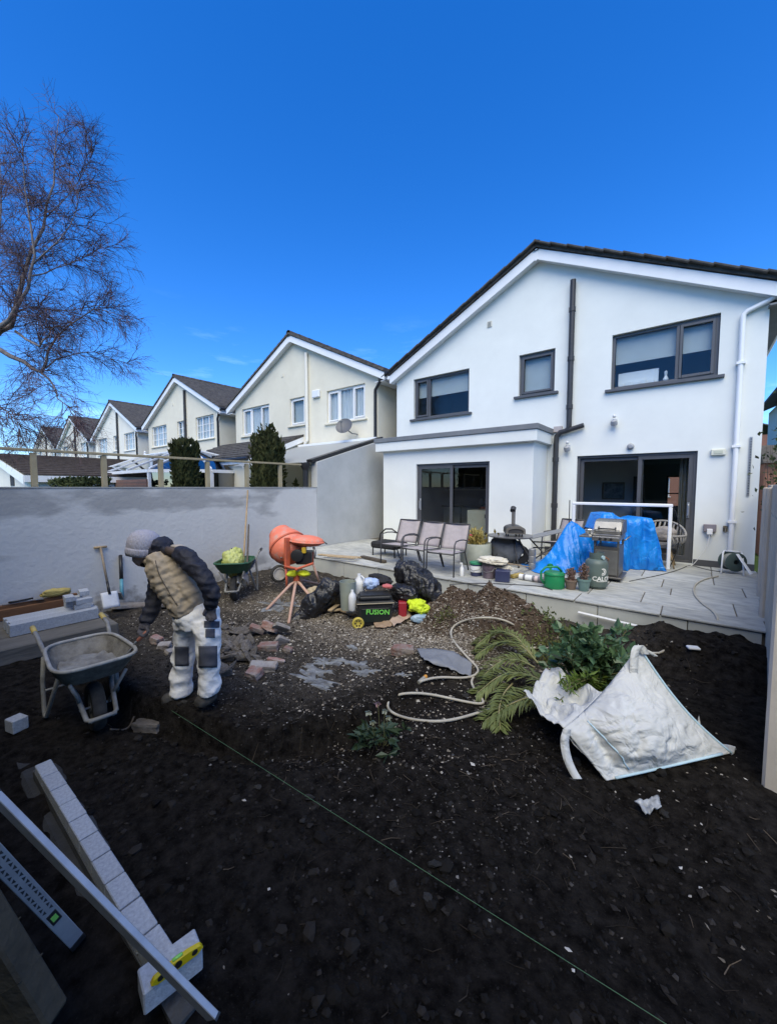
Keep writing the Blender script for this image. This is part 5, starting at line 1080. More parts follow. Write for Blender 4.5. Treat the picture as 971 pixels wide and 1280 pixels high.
o = solo(MB().tube(smooth_path(pp), .011, n=8), 'supply_hose', HOSE, 'cream hose running from the wall reel down over the patio edge', 'hose')
_g = atg(866, 812); tag(MB().box(-.05, .05, -.035, .035, 0, .025, Matrix.Translation((_g.x, _g.y, gz(_g.x, _g.y)+.005)) @ Matrix.Rotation(.4, 4, 'Z')).build('white_scrap', WPL, bevel=.008), 'small white plastic scrap lying on the black soil below the patio hose', 'scrap')

# ---------------- string line
p0 = atz(208, 884, .11); p1 = atz(835, 1282, .10)
sp = [p0.lerp(p1, k/12) for k in range(13)]
sp.append(sp[-1] + (sp[-1]-sp[-2])*.35)
SR = thing('string_line', 'thin green builder string line stretched across the black soil', 'string line', sp[0])
MB().tube(sp, .0012, n=5).build('string', mat('string_green', (.08, .17, .09), None, rough=.6), SR, loc=sp[0])
for q in (sp[0], sp[-1]): MB().tube([(q.x, q.y, q.z-.35), (q.x, q.y, q.z+.02)], [.003, .004]).build('peg', STEEL, SR, loc=sp[0])

# ---------------- block footing, level, straightedge in the near left corner
FT = thing('block_footing', 'single course of pale concrete blocks laid in mortar along the rear footing', 'block course', (-2.4, .5, 0)); fb = (-2.4, .5, 0)
fa, fz = Vector((-3.24, .50, .125)), Vector((-1.47, .54, .125)); ang = math.atan2(fz.y-fa.y, fz.x-fa.x); n = 10; L = (fz-fa).length/n
blk = MB().box(.004, L-.004, -.040, .040, -.07, 0).mesh('concrete_block', CONBLK, bevel=.004)
for k in range(n): p = fa.lerp(fz, k/n); inst('concrete_block', blk, FT, (p.x-fb[0], p.y-fb[1], p.z + rub.uniform(-.002, .002)), (0, 0, ang + rub.uniform(-.012, .012)))
MB().bar(fa+Vector((-.05, 0, -.105)), fz+Vector((.15, 0, -.12)), .085, .09).build('mortar_bed', mat('wet_mortar', (.06, .062, .062), (.09, .09, .09), 9, .8, .5, 40), FT, loc=fb)
MB().bar(fa+Vector((-.45, 0, -.18)), fz+Vector((.3, 0, -.18)), .20, .12).build('strip_foundation', mat('dark_concrete', (.028, .029, .03), (.045, .046, .047), 6, .95, .5, 30), FT, bevel=.02, loc=fb)
eb = Vector((-1.42, .53, 0)); EBk = thing('upright_block', 'grey concrete block set across the near end of the block course', 'block', (eb.x, eb.y, .11)); MB().box(-.048, .048, -.095, .095, 0, .085).build('block_body', CONBLK, EBk, bevel=.005); EBk.rotation_euler.z = -.15
bp_ = atg(22, 912); tag(MB().box(-.055, .055, -.05, .05, 0, .10).build('loose_block', CONBLK, bevel=.005), 'loose pale concrete block with a wet side beside the end of the footing', 'block'); bpy.data.objects['loose_block'].location = (bp_.x, bp_.y, gz(bp_.x, bp_.y)); bpy.data.objects['loose_block'].rotation_euler.z = .3
def spirit_level():
    a, b = atz(188, 1234, .20), atz(254, 1184, .20); d = (b-a).normalized(); L = (b-a).length; c = (a+b)/2; R = thing('spirit_level', 'short yellow spirit level lying on the upright block', 'spirit level', (c.x, c.y, .1955)); R.rotation_euler.z = math.atan2(d.y, d.x)
    Y_ = mat('level_yellow', (.62, .47, .01), (.52, .40, .01), 5, .4)
    # torpedo outline with three windows, standing on edge
    h, t = .038, .018; prof = [(-L/2, .012), (-L/2+.02, .0), (L/2-.02, .0), (L/2, .012), (L/2-.01, h-.008), (L/2-.05, h), (-L/2+.05, h), (-L/2+.01, h-.008)]
    mb = MB(); mb.prism(prof, 1, -t/2, t/2); bd = mb.build('body', Y_, R, bevel=.003)
    for x, r in ((-L*.32, .010), (L*.32, .010), (0, .013)):
        MB().lathe([(0, -t/2-.001), (r, -t/2-.001), (r, t/2+.001), (0, t/2+.001)], 14, Matrix.Translation((x, 0, h*.52)) @ Matrix.Rotation(PI/2, 4, 'X')).build('vial_window', mat('level_black', (.02, .02, .02), None, rough=.4), bd)
    MB().tube([(-.016, 0, h+.002), (.016, 0, h+.002)], .006).build('vial', mat('vial_green', (.25, .6, .12), None, rough=.2), bd, smooth=True)
spirit_level()
def beam(p, q, w_, h_, name, label, cat, m, up, detail=None):
    R = thing(name, label, cat, p); b = MB().bar(p, q, w_, h_, up).build('bar', m, R, bevel=.002, loc=p)
    if detail: detail(R, b, Vector(p), Vector(q))
    return R
s0, s1 = atd(252, 1256, 1.22), atd(0, 1000, 1.20); dS = (s1-s0).normalized(); s0 = s0 - dS*.06; s1 = s0 + dS*2.35
beam(s0, s1, .018, .050, 'straightedge', 'long aluminium straightedge leaning across the near end of the block course', 'straightedge', ALU, _u - _f*.3, lambda R, b, p, q: [MB().bar(p.lerp(q, k)-dS*.004, p.lerp(q, k)+dS*.004, .0195, .0515, _u - _f*.3).build('end_cap' if k < .01 else 'joint_line', BLACKP, b, loc=p) for k in (.002, .42)])
l0, l1 = atg(98, 1186), atd(0, 1075, 1.30); l0.z += .03; dL = (l1-l0).normalized(); l1 = l0 + dL*1.5
def lev2(R, b, p, q):
    d = (q-p).normalized(); UPV = CAM - l0; a_ = d.cross(UPV).normalized(); h_ = a_.cross(d).normalized(); c = p.lerp(q, .16)
    MB().bar(c-d*.035, c+d*.035, .036, .033, UPV).build('vial_block', BLACKP, b, bevel=.004, loc=p); MB().bar(c-d*.014, c+d*.014, .018, .036, UPV).build('vial', mat('vial_green', (.25, .6, .12), None, rough=.2), b, loc=p)
    for k in range(22):
        t = p.lerp(q, .20+.016*k); s = 1 if k % 2 else -1
        for w2 in (-.011, .011): MB().add([t - d*.010 + a_*(w2-s*.0045) + h_*.0156, t + d*.010 + a_*(w2-s*.0045) + h_*.0156, t + a_*(w2+s*.006) + h_*.0156], [(0, 1, 2)]).build('cut_out', DARKIN, b, loc=p)
    MB().bar(p-d*.002, p+d*.035, .053, .033, UPV).build('end_cap', BLACKP, b, bevel=.004, loc=p)
beam(l0, l1, .050, .030, 'long_spirit_level', 'long aluminium spirit level with triangular cut-outs and green vial leaning to the left', 'spirit level', ALU, CAM - l0, lev2)
SLP = mat('weathered_sleeper', (.030, .028, .021), (.055, .05, .037), 7, .9, .5, 30, stretch=(.4, 1, 1))
q0 = atd(40, 1262, 1.12); 
for k in range(2):
    a = atd(58-26*k, 1268+8*k, 1.15+.02*k); b = atd(-14-26*k, 1150+10*k, 1.15+.02*k); d = (b-a).normalized()
    R = thing('timber_sleeper', ('outer' if k == 0 else 'inner') + ' weathered timber sleeper of the leaning pair beside the long spirit level', 'sleeper', a - d*.02); MB().bar(a - d*.02, a + d*.75, .075, .07, _u).build('timber', SLP, R, bevel=.008, loc=a - d*.02)
    for t in (.14, .27): MB().bar(a+d*t, a+d*(t+.003), .0765, .0715, _u).build('saw_mark', SLP, R, loc=a - d*.02)
# ---------------- by the left wall: sleepers, boards, lintels, blocks, spade, bar
OLDW = mat('old_grey_timber', (.10, .095, .085), (.15, .14, .125), 6, .95, .5, 25, stretch=(1, .25, 1))
for k in range(3): solo(MB().box(-6.95+k*.44, -6.53+k*.44, .1+.02*k, 1.72-.03*k, .0, .185), 'old_sleeper', OLDW, ('wall-side', 'middle', 'outermost')[k] + ' old grey timber sleeper under the stacked lintels', 'sleeper', 'old grey sleepers by the wall', smooth=False, bevel=.012)
BRN = mat('brown_board', (.20, .095, .04), (.14, .065, .03), 5, .75, .2, 30, stretch=(2, .3, 2))
solo(MB().box(-6.99, -6.93, -.3, 1.55, .19, .37), 'scaffold_board', BRN, 'long brown timber board on edge along the wall', 'board', smooth=False, bevel=.004)
solo(MB().box(-6.925, -6.87, -.25, 1.45, .19, .33), 'scaffold_board', BRN, 'second brown board on edge in front of the wall-side one', 'board', smooth=False, bevel=.004)
LN = thing('lintel_stack', 'row of long pale concrete lintels stacked on the old sleepers', 'lintels', (-6.2, 1.15, .19)); ln = (-6.2, 1.15, .19); lm = MB().box(-.043, .043, -.42, .42, 0, .135).mesh('lintel', CONBLK, bevel=.004)
for k in range(5): inst('lintel', lm, LN, (-.24+k*.0885, .02*(k % 2)-.01+.0*k, 0 if k != 2 else -.0), (0, 0, rub.uniform(-.006, .006)))
bm2 = MB().box(-.05, .05, -.09, .09, 0, .062).mesh('small_block', CONBLK, bevel=.004)
for k, (x, y, z) in enumerate(((-6.40, 1.38, .326), (-6.40, 1.38, .389), (-6.20, 1.43, .326), (-6.20, 1.44, .389), (-6.42, 1.50, .452), (-6.22, 1.30, .452))):
    o = inst('concrete_brick', bm2, None, (x, y, z), (0, 0, rub.uniform(-.1, .1) + (.0 if k < 4 else 1.4))); tag(o, 'pale concrete brick, ' + ('lower of the wall-side pair', 'upper of the wall-side pair', 'lower of the outer pair', 'upper of the outer pair', 'laid crosswise on the wall-side pair', 'laid crosswise on the outer pair')[k] + ' on the lintels', 'brick', 'concrete bricks on the lintels')
mb = fold_blob((-6.93, 1.30, .43), (.05, .16, .06), 71, .25, .1, 6, sub=4); solo(mb, 'work_gloves', mat('yellow_glove', (.50, .40, .12), (.40, .31, .10), 7, .8), 'crumpled yellow work gloves on the brown board', 'gloves')
R = thing('hand_tools', 'bolster and pliers lying on the brown boards', 'hand tool', (-6.92, .95, .375)); MB().bar((-.02, -.18, .01), (.01, .16, .012), .02, .015).build('chisel_bar', STEEL, R, bevel=.003); MB().bar((.01, .14, .012), (.02, .22, .012), .06, .01).build('chisel_blade', STEEL, R); MB().tube([(.0, -.12, .03), (.02, 0, .035), (-.02, .12, .03)], .012).build('grip', BLACKP, R, smooth=True)
def spade():
    b = atx(140, 756, -6.62); t = atx(126, 684, WX+.03); d = (t-b).normalized(); p = b + d*.16; side = d.cross(Vector((1, 0, .2))).normalized()
    R = thing('garden_spade', 'spade with pale blade and wooden T-handle leaning against the wall by the lintels', 'spade', b); W2 = mat('mortar_white_blade', (.62, .64, .67), (.5, .52, .55), 8, .6)
    def fn(u, v): a = (u-.5)*2; return p - d*(.24*v-.04) + side*(a*.105) + d.cross(side)*(.015*a*a)
    MB().grid(fn, 8, 6).build('blade', W2, R, smooth=True, solid=.004, loc=b); MB().tube([p, p+d*.2], [.02, .018], n=8).build('socket', BLACKP, R, smooth=True, loc=b); MB().tube([p+d*.18, t], .016, n=8).build('shaft', mat('worn_ash', (.30, .24, .17), (.22, .17, .12), 9, .8), R, smooth=True, loc=b)
    MB().tube([t-side*.08, t+side*.08], .017, n=8).build('handle', WOODH, R, smooth=True, loc=b)
spade()
b = atx(153, 749, -6.75); t = atx(151, 694, WX+.04); R = thing('digging_bar', 'blue digging bar with black grip leaning against the wall beside the spade', 'digging bar', b); m_ = b.lerp(t, .45)
MB().tube([b, m_], [.028, .024], n=8).build('shaft', mat('blue_fibreglass', (.10, .30, .38), (.08, .24, .31), 6, .5), R, smooth=True, loc=b); MB().tube([m_, t], .026, n=8).build('grip', BLACKP, R, smooth=True, loc=b); MB().bar(b, b+Vector((.03, -.05, .12)), .07, .02).build('chisel_end', STEEL, R, loc=b)
# ================================================================== THINGS ON THE PATIO
SLING = mat('taupe_sling', (.40, .36, .375), (.34, .31, .32), 14, .8, .2, 200); CHF = mat('dark_chair_frame', (.055, .055, .06), None, rough=.45)
def sling_chair(loc, rz, label, tilt=0):
    R = thing('patio_chair', label, 'chair', loc, rz, 'taupe sling patio chairs'); R.scale = (1.0, 1.0, .88)
    for s in (-1, 1):
        x = s*.245
        MB().tube([(x, -.27, 0), (x, -.26, .40), (x, -.24, .58), (x, -.19, .635), (x, -.05, .645), (x, .12, .63), (x, .24, .60)], .0125, n=8).build('front_leg', CHF, R, smooth=True)
        MB().tube([(x*.95, .36, 0), (x*.95, .20, .37), (x*.95, .27, .55), (x*.95, .40, .90)], .0125, n=8).build('rear_leg', CHF, R, smooth=True)
        MB().tube([(x*.95, -.25, .42), (x*.95, .22, .385)], .011, n=8).build('seat_rail', CHF, R, smooth=True)
    MB().tube([(-.23, .40, .895), (.23, .40, .895)], .0125, n=8).build('top_rail', CHF, R, smooth=True); MB().tube([(-.23, -.25, .40), (.23, -.25, .40)], .0125, n=8).build('front_rail', CHF, R, smooth=True)
    def fb(u, v): return ((u-.5)*.45, .215+.185*v+.02*math.sin(PI*u)*1, .41+.485*v)
    MB().grid(fb, 6, 8).build('backrest', SLING, R, smooth=True, solid=.004)
    def fs(u, v): return ((u-.5)*.45, -.26+.47*v, .425-.035*v-.02*math.sin(PI*v)*math.sin(PI*u))
    MB().grid(fs, 6, 8).build('seat', SLING, R, smooth=True, solid=.004)
    return R
def onp(u, v): p = atz(u, v, PZ+.002); return Vector((p.x, p.y, PZ+.002))
sling_chair((-3.20, 5.66, PZ), math.radians(4), 'taupe sling chair beside the white spray bottle, third of the row from the cream lean-to')
sling_chair((-3.76, 5.72, PZ), math.radians(-2), 'taupe sling chair standing between two others in the row')
sling_chair((-4.34, 5.86, PZ), math.radians(3), 'taupe sling chair next to the black folded lounger, first of the row')
c4 = sling_chair((-1.98, 7.95, PZ), math.radians(-18), 'taupe sling chair pushed behind the blue tarpaulin by the soil pipe')
R = thing('folding_lounger', 'black folding lounger with curved arm beside the first sling chair', 'lounger', (-4.95, 6.35, PZ)); MB().tube([(-.3, 0, .25), (-.26, 0, .44), (-.12, 0, .55), (.05, 0, .56), (.2, 0, .48)], .016, n=8).build('arm', BLACKP, R, smooth=True); MB().box(-.35, .3, -.25, .25, .16, .30).build('cushion', mat('black_fabric', (.012, .012, .014)), R, bevel=.04)
for x, y in ((-.3, -.2), (.27, -.2), (-.3, .2), (.27, .2)): MB().tube([(x, y, 0), (x, y, .2)], .014).build('leg', BLACKP, R, smooth=True)
solo(MB().bar((-5.2, 5.75, PZ+.03), (-4.5, 5.62, PZ+.03), .09, .05), 'dark_timber', mat('dark_timber', (.06, .05, .04), (.09, .075, .06), 8, .9), 'short dark timber length lying on the patio before the chairs', 'timber', smooth=False, bevel=.006)
for i in range(3): p, q = onp(398+6*i, 694+3*i), onp(452-4*i, 698+2.5*i); p.z += .02+.03*i; q.z += .02+.03*i; solo(MB().bar(p, q, .07, .022), 'timber_batten', OFF, ('lowest', 'middle', 'topmost')[i] + ' pale timber batten in the pile at the patio end beyond the mixer', 'batten', 'battens at the patio end', smooth=False, bevel=.003)
# planter, red box, plant
b = onp(594, 704); s = depth(b)/FPX
R = thing('planter', 'wide pale stone-coloured round planter behind the sling chairs', 'planter', (b.x, b.y, PZ)); MB().lathe([(0, 0), (17*s, 0), (19*s, .06), (19.5*s, 24*s), (19*s, 26*s), (18*s, 26*s), (17.5*s, 20*s), (0, 20*s)], 28).build('body', mat('mottled_planter', (.42, .44, .38), (.34, .37, .31), 7, .8), R, smooth=SM)
mb = leafcloud(np.random.RandomState(2).randn(260, 3)*[.10, .08, .07]+[0, 0, .02], np.tile([0, 0, 1.], (260, 1)), .10, 4, .8, .2); pb = aty(596, 676, b.y+.15); o = mb.build('foliage', mat('yellow_leaf', (.34, .24, .06), (.22, .2, .07), 6, .8), R, loc=(b.x-pb.x, b.y-pb.y, PZ-pb.z))
q = onp(580, 700); solo(MB().box(-.075, .075, -.1, .1, 0, .46, Matrix.Translation(q+Vector((-.1, .35, 0)))), 'red_box', mat('red_plastic', (.55, .03, .06), (.48, .03, .05), 5, .4), 'upright red plastic box behind the pale planter', 'box', smooth=False, bevel=.012)
# table with pizza oven
ty = 7.0; tt = aty(638, 669, ty); tz = tt.z-PZ; R = thing('garden_table', 'dark metal garden table carrying the pizza oven', 'table', (tt.x, ty, PZ))
MB().lathe([(0, tz-.025), (.40, tz-.025), (.42, tz-.012), (.42, tz), (0, tz)], 30).build('table_top', mat('table_grey', (.12, .12, .125), (.09, .09, .095), 6, .35), R, smooth=SM)
for k in range(4): a = PI/4+k*PI/2; MB().tube([(.16*math.cos(a), .16*math.sin(a), tz-.02), (.22*math.cos(a), .22*math.sin(a), tz*.5), (.36*math.cos(a), .36*math.sin(a), 0)], .014, n=8).build('leg', CHF, R, smooth=True)
def pizza_oven():
    c = aty(642, 667.5, ty); s = depth(c)/FPX; R = thing('pizza_oven', 'small black pizza oven with tall chimney on the garden table', 'pizza oven', (c.x, c.y, PZ+tz+.0)); R.rotation_euler.z = math.radians(28)
    W, Dp, H_ = .165, .21, .165; BL = mat('oven_black', (.03, .03, .032), (.045, .045, .047), 6, .45); ST = mat('oven_steel', (.30, .28, .25), (.22, .2, .18), 6, .35, metal=.6)
    prof = [(-W, .05), (-W, .12)] + [(-W*math.cos(t)*1, .12+.075*math.sin(t)) for t in np.linspace(0.25, PI-.25, 9)] + [(W, .12), (W, .05)]
    mb = MB(); mb.prism(prof, 1, -Dp, Dp); bd = mb.build('body', BL, R, smooth=SM)
    inner = [(-W*.80, .065), (-W*.80, .10)] + [(-W*.80*math.cos(t), .10+.045*math.sin(t)) for t in np.linspace(.25, PI-.25, 9)] + [(W*.80, .10), (W*.80, .065)]
    mb = MB(); n = len(prof); mb.add([(p[0]*1.02, -Dp-.012, p[1]) for p in prof] + [(p[0], -Dp-.012, p[1]) for p in inner], [(i, (i+1) % n, n+(i+1) % n, n+i) for i in range(n)]); mb.build('mouth_rim', ST, R, solid=.01)
    mb = MB(); mb.prism(inner, 1, -Dp-.004, -Dp-.002); mb.build('mouth', DARKIN, R)
    for x in (-.12, .12):
        for y in (-.15, .15): MB().tube([(x, y, 0), (x, y, .055)], .012).build('foot', BL, R)
    ch = MB().tube([(0, .10, .18), (0, .10, .46)], .034, n=14).build('chimney', ST, R, smooth=SM); MB().tube([(-.02, .06, .45), (0, .12, .505)], .05, n=14).build('chimney_cap', BL, ch, smooth=SM)
pizza_oven()
R = thing('folded_table', 'folded grey table leaf and black trestle leaning beside the pizza oven', 'table', (tt.x+.55, ty+.15, PZ))
MB().bar((-.22, -.1, tz-.02), (.42, .35, tz+.16), .30, .02).build('table_leaf', mat('leaf_grey', (.20, .21, .22), None, rough=.5), R, bevel=.004)
for a_, b_ in (((-.3, -.1, 0), (.3, .1, tz-.05)), ((.3, -.1, 0), (-.3, .1, tz-.05)), ((-.25, .2, tz*.55), (.45, .25, tz*.62)), ((-.25, .2, tz*.75), (.45, .25, tz*.8)), ((-.5, -.15, tz+.08), (-.1, -.1, 0))): MB().tube([a_, b_], .013, n=8).build('trestle_bar', CHF, R, smooth=True)
# cable reel below
b = onp(650, 704); Mr = Matrix.Translation((b.x, b.y, PZ+.17)) @ (_f*.92+_r*.3).to_track_quat('Z', 'Y').to_matrix().to_4x4(); R = thing('cable_reel', 'teal cable wound on a black reel under the pizza oven table', 'cable reel', (b.x, b.y, PZ))
for zz in (-.08, .08): MB().lathe([(.05, zz-.006), (.165, zz-.006), (.165, zz+.006), (.05, zz+.006)], 22, Mr).build('reel_side', BLACKP, R, smooth=SM, loc=(b.x, b.y, PZ))
TEAL = mat('teal_cable', (.12, .26, .32), (.22, .36, .40), 12, .5)
for k in range(9): MB().lathe([(.12+.012*math.cos(t)+.012*(k % 2), -.068+k*.017+.009*math.sin(t)) for t in np.linspace(0, 2*PI, 7)], 22, Mr).build('cable_turn', TEAL, R, smooth=True, loc=(b.x, b.y, PZ))
mb = fold_blob(Vector((tt.x-.1, ty+.05, PZ+.26)), (.30, .25, .26), 81, .15, .06, 4, sub=4, flatten=PZ+.003); solo(mb, 'storage_cushion', mat('grey_cushion', (.13, .14, .16), (.10, .11, .13), 6, .85), 'grey cushions stowed under the pizza oven table', 'cushion')
b = aty(665, 690, 6.75)
for k in range(3): solo(MB().lathe([(0, 0), (.055, 0), (.06, .03), (.06, .11), (.05, .12), (0, .12)], 14, Matrix.Translation((b.x, b.y, PZ+.002+k*.123))), 'paint_tin', STEEL, ('bottom', 'middle', 'top')[k] + ' steel tin of the tin stack beside the folded trestle', 'tin', 'stacked steel tins', smooth=SM)
# tubs and bits in front
def tub(u, v0, v1, rpx, m, lid, name, label, extra=None):
    b = onp(u, v0); s = depth(b)/FPX; r = rpx*s; h = (v0-v1)*s; R = thing(name, label, 'tub', b, group='paint tubs on the patio')
    bd = MB().lathe([(0, 0), (r*.86, 0), (r, h*.9), (r, h), (0, h)], 22).build('body', m, R, smooth=SM)
    if lid: MB().lathe([(r*1.06, h*.92), (r*1.06, h*1.05), (r*.9, h*1.08), (0, h*1.08)], 22).build('lid', lid, R, smooth=SM)
    if extra: MB().lathe([(r*.93, h*.3), (r*1.005, h*.32), (r*1.01, h*.78), (r*.95, h*.8)], 22).build('paper_label', extra, bd, smooth=SM)
    MB().tube([(-r*1.03, 0, h*.9), (-r*.8, -r*.8, h*.55), (0, -r*1.12, h*.45), (r*.8, -r*.8, h*.55), (r*1.03, 0, h*.9)], .004, n=6).build('handle', STEEL, bd)
    return R
NAVY = mat('navy_tub', (.03, .035, .09), (.04, .05, .11), 6, .4)
tub(595, 719, 703, 8, NAVY, mat('green_lid', (.04, .22, .12), None, rough=.4), 'paint_tub', 'navy paint tub with green lid and white label', WPL)
tub(611, 722, 704, 8.5, mat('dark_tub', (.05, .035, .05), (.16, .13, .16), 6, .5), BLACKP, 'paint_tub', 'dark purple-black tub between the green-lidded tub and navy box')
b = onp(628, 726); s = depth(b)/FPX; solo(MB().box(-8.5*s, 8.5*s, -.1, .1, 0, 14*s, Matrix.Translation(b) @ Matrix.Rotation(.3, 4, 'Z')), 'navy_box', NAVY, 'navy blue carton with a cloth over its corner beside the tubs', 'carton', smooth=False, bevel=.006)
CLOTH = mat('cream_dust_sheet', (.60, .57, .48), (.50, .47, .40), 6, .9)
for k, (u, v, r, lb) in enumerate(((616, 701, (.20, .13, .06), 'cream dust sheet bundled over the paint tubs'), (628, 710, (.14, .12, .055), 'pale cloth draped over the navy carton'))):
    mb = fold_blob(atd(u, v, depth(onp(615, 722))-.02), r, 91+k, .3, .12, 6, sub=5); solo(mb, 'dust_sheet', CLOTH, lb, 'dust sheet')
p, q = atd(632, 704, 6.0), onp(661, 713); q.z += .06; solo(MB().bar(p, q, .05, .02), 'timber_lath', OFF, 'pale timber lath resting against the bundled dust sheet', 'lath', smooth=False, bevel=.003)
p, q = onp(639, 723), onp(652, 720); p.z += .03; q.z += .03; solo(MB().bar(p, q, .08, .05), 'yellow_offcut', mat('insulation_yellow', (.42, .32, .10), (.33, .25, .08), 7, .9), 'yellowish insulation offcut next to the navy carton', 'offcut', smooth=False, bevel=.008)
def tube_roll():
    a, b = onp(649, 724), onp(681, 729); a.z += .045; b.z += .045; d = (b-a).normalized(); R = thing('sealant_roll', 'grey roll with white labels lying on the patio by the watering can', 'roll', (a+b)/2 - Vector((0, 0, .045))); l = R.location
    MB().tube([a, b], .043, n=16).build('roll', mat('roll_grey', (.17, .17, .19), None, rough=.5), R, smooth=SM, loc=l)
    for t0, t1 in ((.0, .16), (.25, .52), (.62, .74)): MB().tube([a.lerp(b, t0), a.lerp(b, t1)], .0445, n=16).build('paper_label', WPL if t0 != .62 else mat('pink_label', (.6, .5, .5)), R, smooth=SM, loc=l)
tube_roll()
b = onp(577, 720); R = thing('spray_bottle', 'small white spray bottle standing beside the chair leg', 'bottle', b); MB().lathe([(0, 0), (.03, 0), (.032, .02), (.032, .13), (.014, .16), (.014, .19), (0, .19)], 14).build('body', WPL, R, smooth=SM); MB().box(-.035, .012, -.01, .01, .19, .215).build('trigger', WPL, R, bevel=.004)
# ---------------- tarpaulins
TARP = mat('blue_tarpaulin', (.008, .23, .72), (.006, .17, .60), 4.5, .38, .7, 4, spec=.5, bdist=.08, ridge=True)
def interp(tab, x):
    return float(np.interp(x, [t[0] for t in tab], [t[1] for t in tab]))
def tarp(u0, u1, tops, bots, D0, half, label, seed, sharp=1.0, nu=70, nv=54):
    def fn(a, t):
        u = u0 + (u1-u0)*a; vt, vb = interp(tops, u), interp(bots, u); side = -1 if t < .5 else 1; k = abs(t-.5)*2            # 0 at ridge, 1 at hem
        hz = k**sharp; off = half*(min(1, k/.28) if sharp < 1 else k)
        zt = atd(u, vt, D0).z; pb = atd(u, vb, D0-half); zb = max(PZ+.01, pb.z); base = atd(u, vt, D0)
        z = zt + (zb-zt)*(max(0, (k-.22)/.78) if sharp < 1 else k)
        fold = (.06*k+.012) * (1-2.4*abs(float(fbm(u*.10+seed+t, t*2.2, seed, 3)))) + .025*k*math.sin(u*.36+seed+2*t)
        p = Vector((base.x, base.y, z)) + Vector((_f.x, _f.y, 0)).normalized()*(side*off + fold*side); p.z = max(p.z, PZ+.006); return p
    return solo(MB().grid(fn, nu, nv), 'tarpaulin', TARP, label, 'tarpaulin', 'blue tarpaulins')
D1 = depth(onp(700, 717))+.38
tarp(660, 740, [(660, 713), (668, 706), (680, 697), (692, 682), (702, 666), (708, 656), (714, 651), (722, 655), (730, 662), (740, 668)], [(660, 716), (740, 720)], D1, .36, 'blue tarpaulin sloping down to a low corner behind the watering can', 1)
D2 = depth(onp(805, 714))+.25
tarp(737, 818, [(737, 660), (742, 648), (746, 641), (758, 640), (768, 646), (783, 648), (792, 645), (806, 647), (810, 662), (815, 692), (819, 713)], [(737, 716), (836, 716)], D2, .24, 'blue tarpaulin draped over boxes behind the barbecue', 7, .8)
# ---------------- barbecue
def barbecue():
    c = onp(772, 728); yf = c.y; xr = c.x; xl = aty(741, 700, yf).x; W = xr-xl; Dp = .50; zc = aty(772, 674, yf).z - PZ; base = (xl, yf, PZ); R = thing('barbecue', 'tall stainless steel gas barbecue with closed lid and side shelf', 'barbecue', base)
    SS = mat('stainless', (.36, .35, .33), (.27, .265, .25), 5, .33, metal=.75); SD = mat('stainless_dark', (.17, .165, .155), (.13, .125, .12), 5, .4, metal=.6)
    MB().box(-.03, W+.05, -.03, Dp+.03, .045, .075).build('base_shelf', SD, R, bevel=.008)
    for x in (.02, W): 
        for y in (.03, Dp-.03): MB().lathe([(0, -.02), (.024, -.02), (.024, .02), (0, .02)], 12, Matrix.Translation((x, y, .026)) @ Matrix.Rotation(PI/2, 4, 'Y')).build('castor', BLACKP, R, smooth=SM)
    MB().box(0, W, 0, Dp, .075, zc-.13).build('cabinet', SD, R, bevel=.008); MB().box(.02, W-.02, -.012, 0, .10, zc-.18).build('cabinet_door', SS, R, bevel=.005)
    for x in (0, W-.03): 
        for y in (0, Dp-.03): MB().box(x, x+.03, y, y+.03, zc-.13, zc).build('corner_post', SS, R)
    MB().box(-.015, W+.015, -.02, Dp, zc-.03, zc+.06).build('firebox', SS, R, bevel=.01)
    MB().box(-.015, W+.01, -.085, -.02, zc-.035, zc+.03).build('control_panel', SS, R, bevel=.008)
    for k in range(3): MB().lathe([(0, 0), (.02, 0), (.017, .025), (0, .027)], 12, Matrix.Translation((.10+k*(W-.2)/2, -.086, zc)) @ Matrix.Rotation(PI/2, 4, 'X')).build('knob', BLACKP, R, smooth=SM)
    MB().box(-.20, -.02, -.06, Dp*.75, zc+.0, zc+.025).build('side_shelf', SS, R, bevel=.006)
    lid = [(.01, zc+.062), (-.005, zc+.12), (.10, zc+.245), (.17, zc+.275), (Dp-.06, zc+.275), (Dp, zc+.20), (Dp, zc+.062)]
    mb = MB(); mb.prism(lid, 0, -.01, W+.01); ld = mb.build('lid', SS, R, bevel=.012, seg=2); mb = MB(); mb.prism([(p[0]*1.0, p[1]) for p in lid], 0, W+.0125, W+.03); mb.build('lid_end', SD, R, bevel=.006)
    MB().tube([(.06, .02, zc+.165), (.06, -.045, zc+.15), (W-.06, -.045, zc+.15), (W-.06, .02, zc+.165)], .011, n=8).build('lid_handle', BLACKP, ld, smooth=True)
    MB().tube([(W+.05, .02, zc-.02), (W+.09, .02, zc+.01), (W+.09, Dp-.05, zc+.01), (W+.05, Dp-.05, zc-.02)], .01, n=8).build('side_rail', SS, R, smooth=True)
    # bowl on the shelf
    q = Vector((xl-.06, yf+.02, PZ+zc+.026)); R2 = thing('steel_bowl', 'shiny steel bowl left on the barbecue side shelf', 'bowl', q); MB().lathe([(0, 0), (.05, 0), (.065, .03), (.075, .09), (.083, .095), (.07, .085), (.05, .02), (0, .012)], 20).build('bowl_body', mat('bright_steel', (.72, .71, .69), None, rough=.22, metal=.8), R2, smooth=SM)
barbecue()
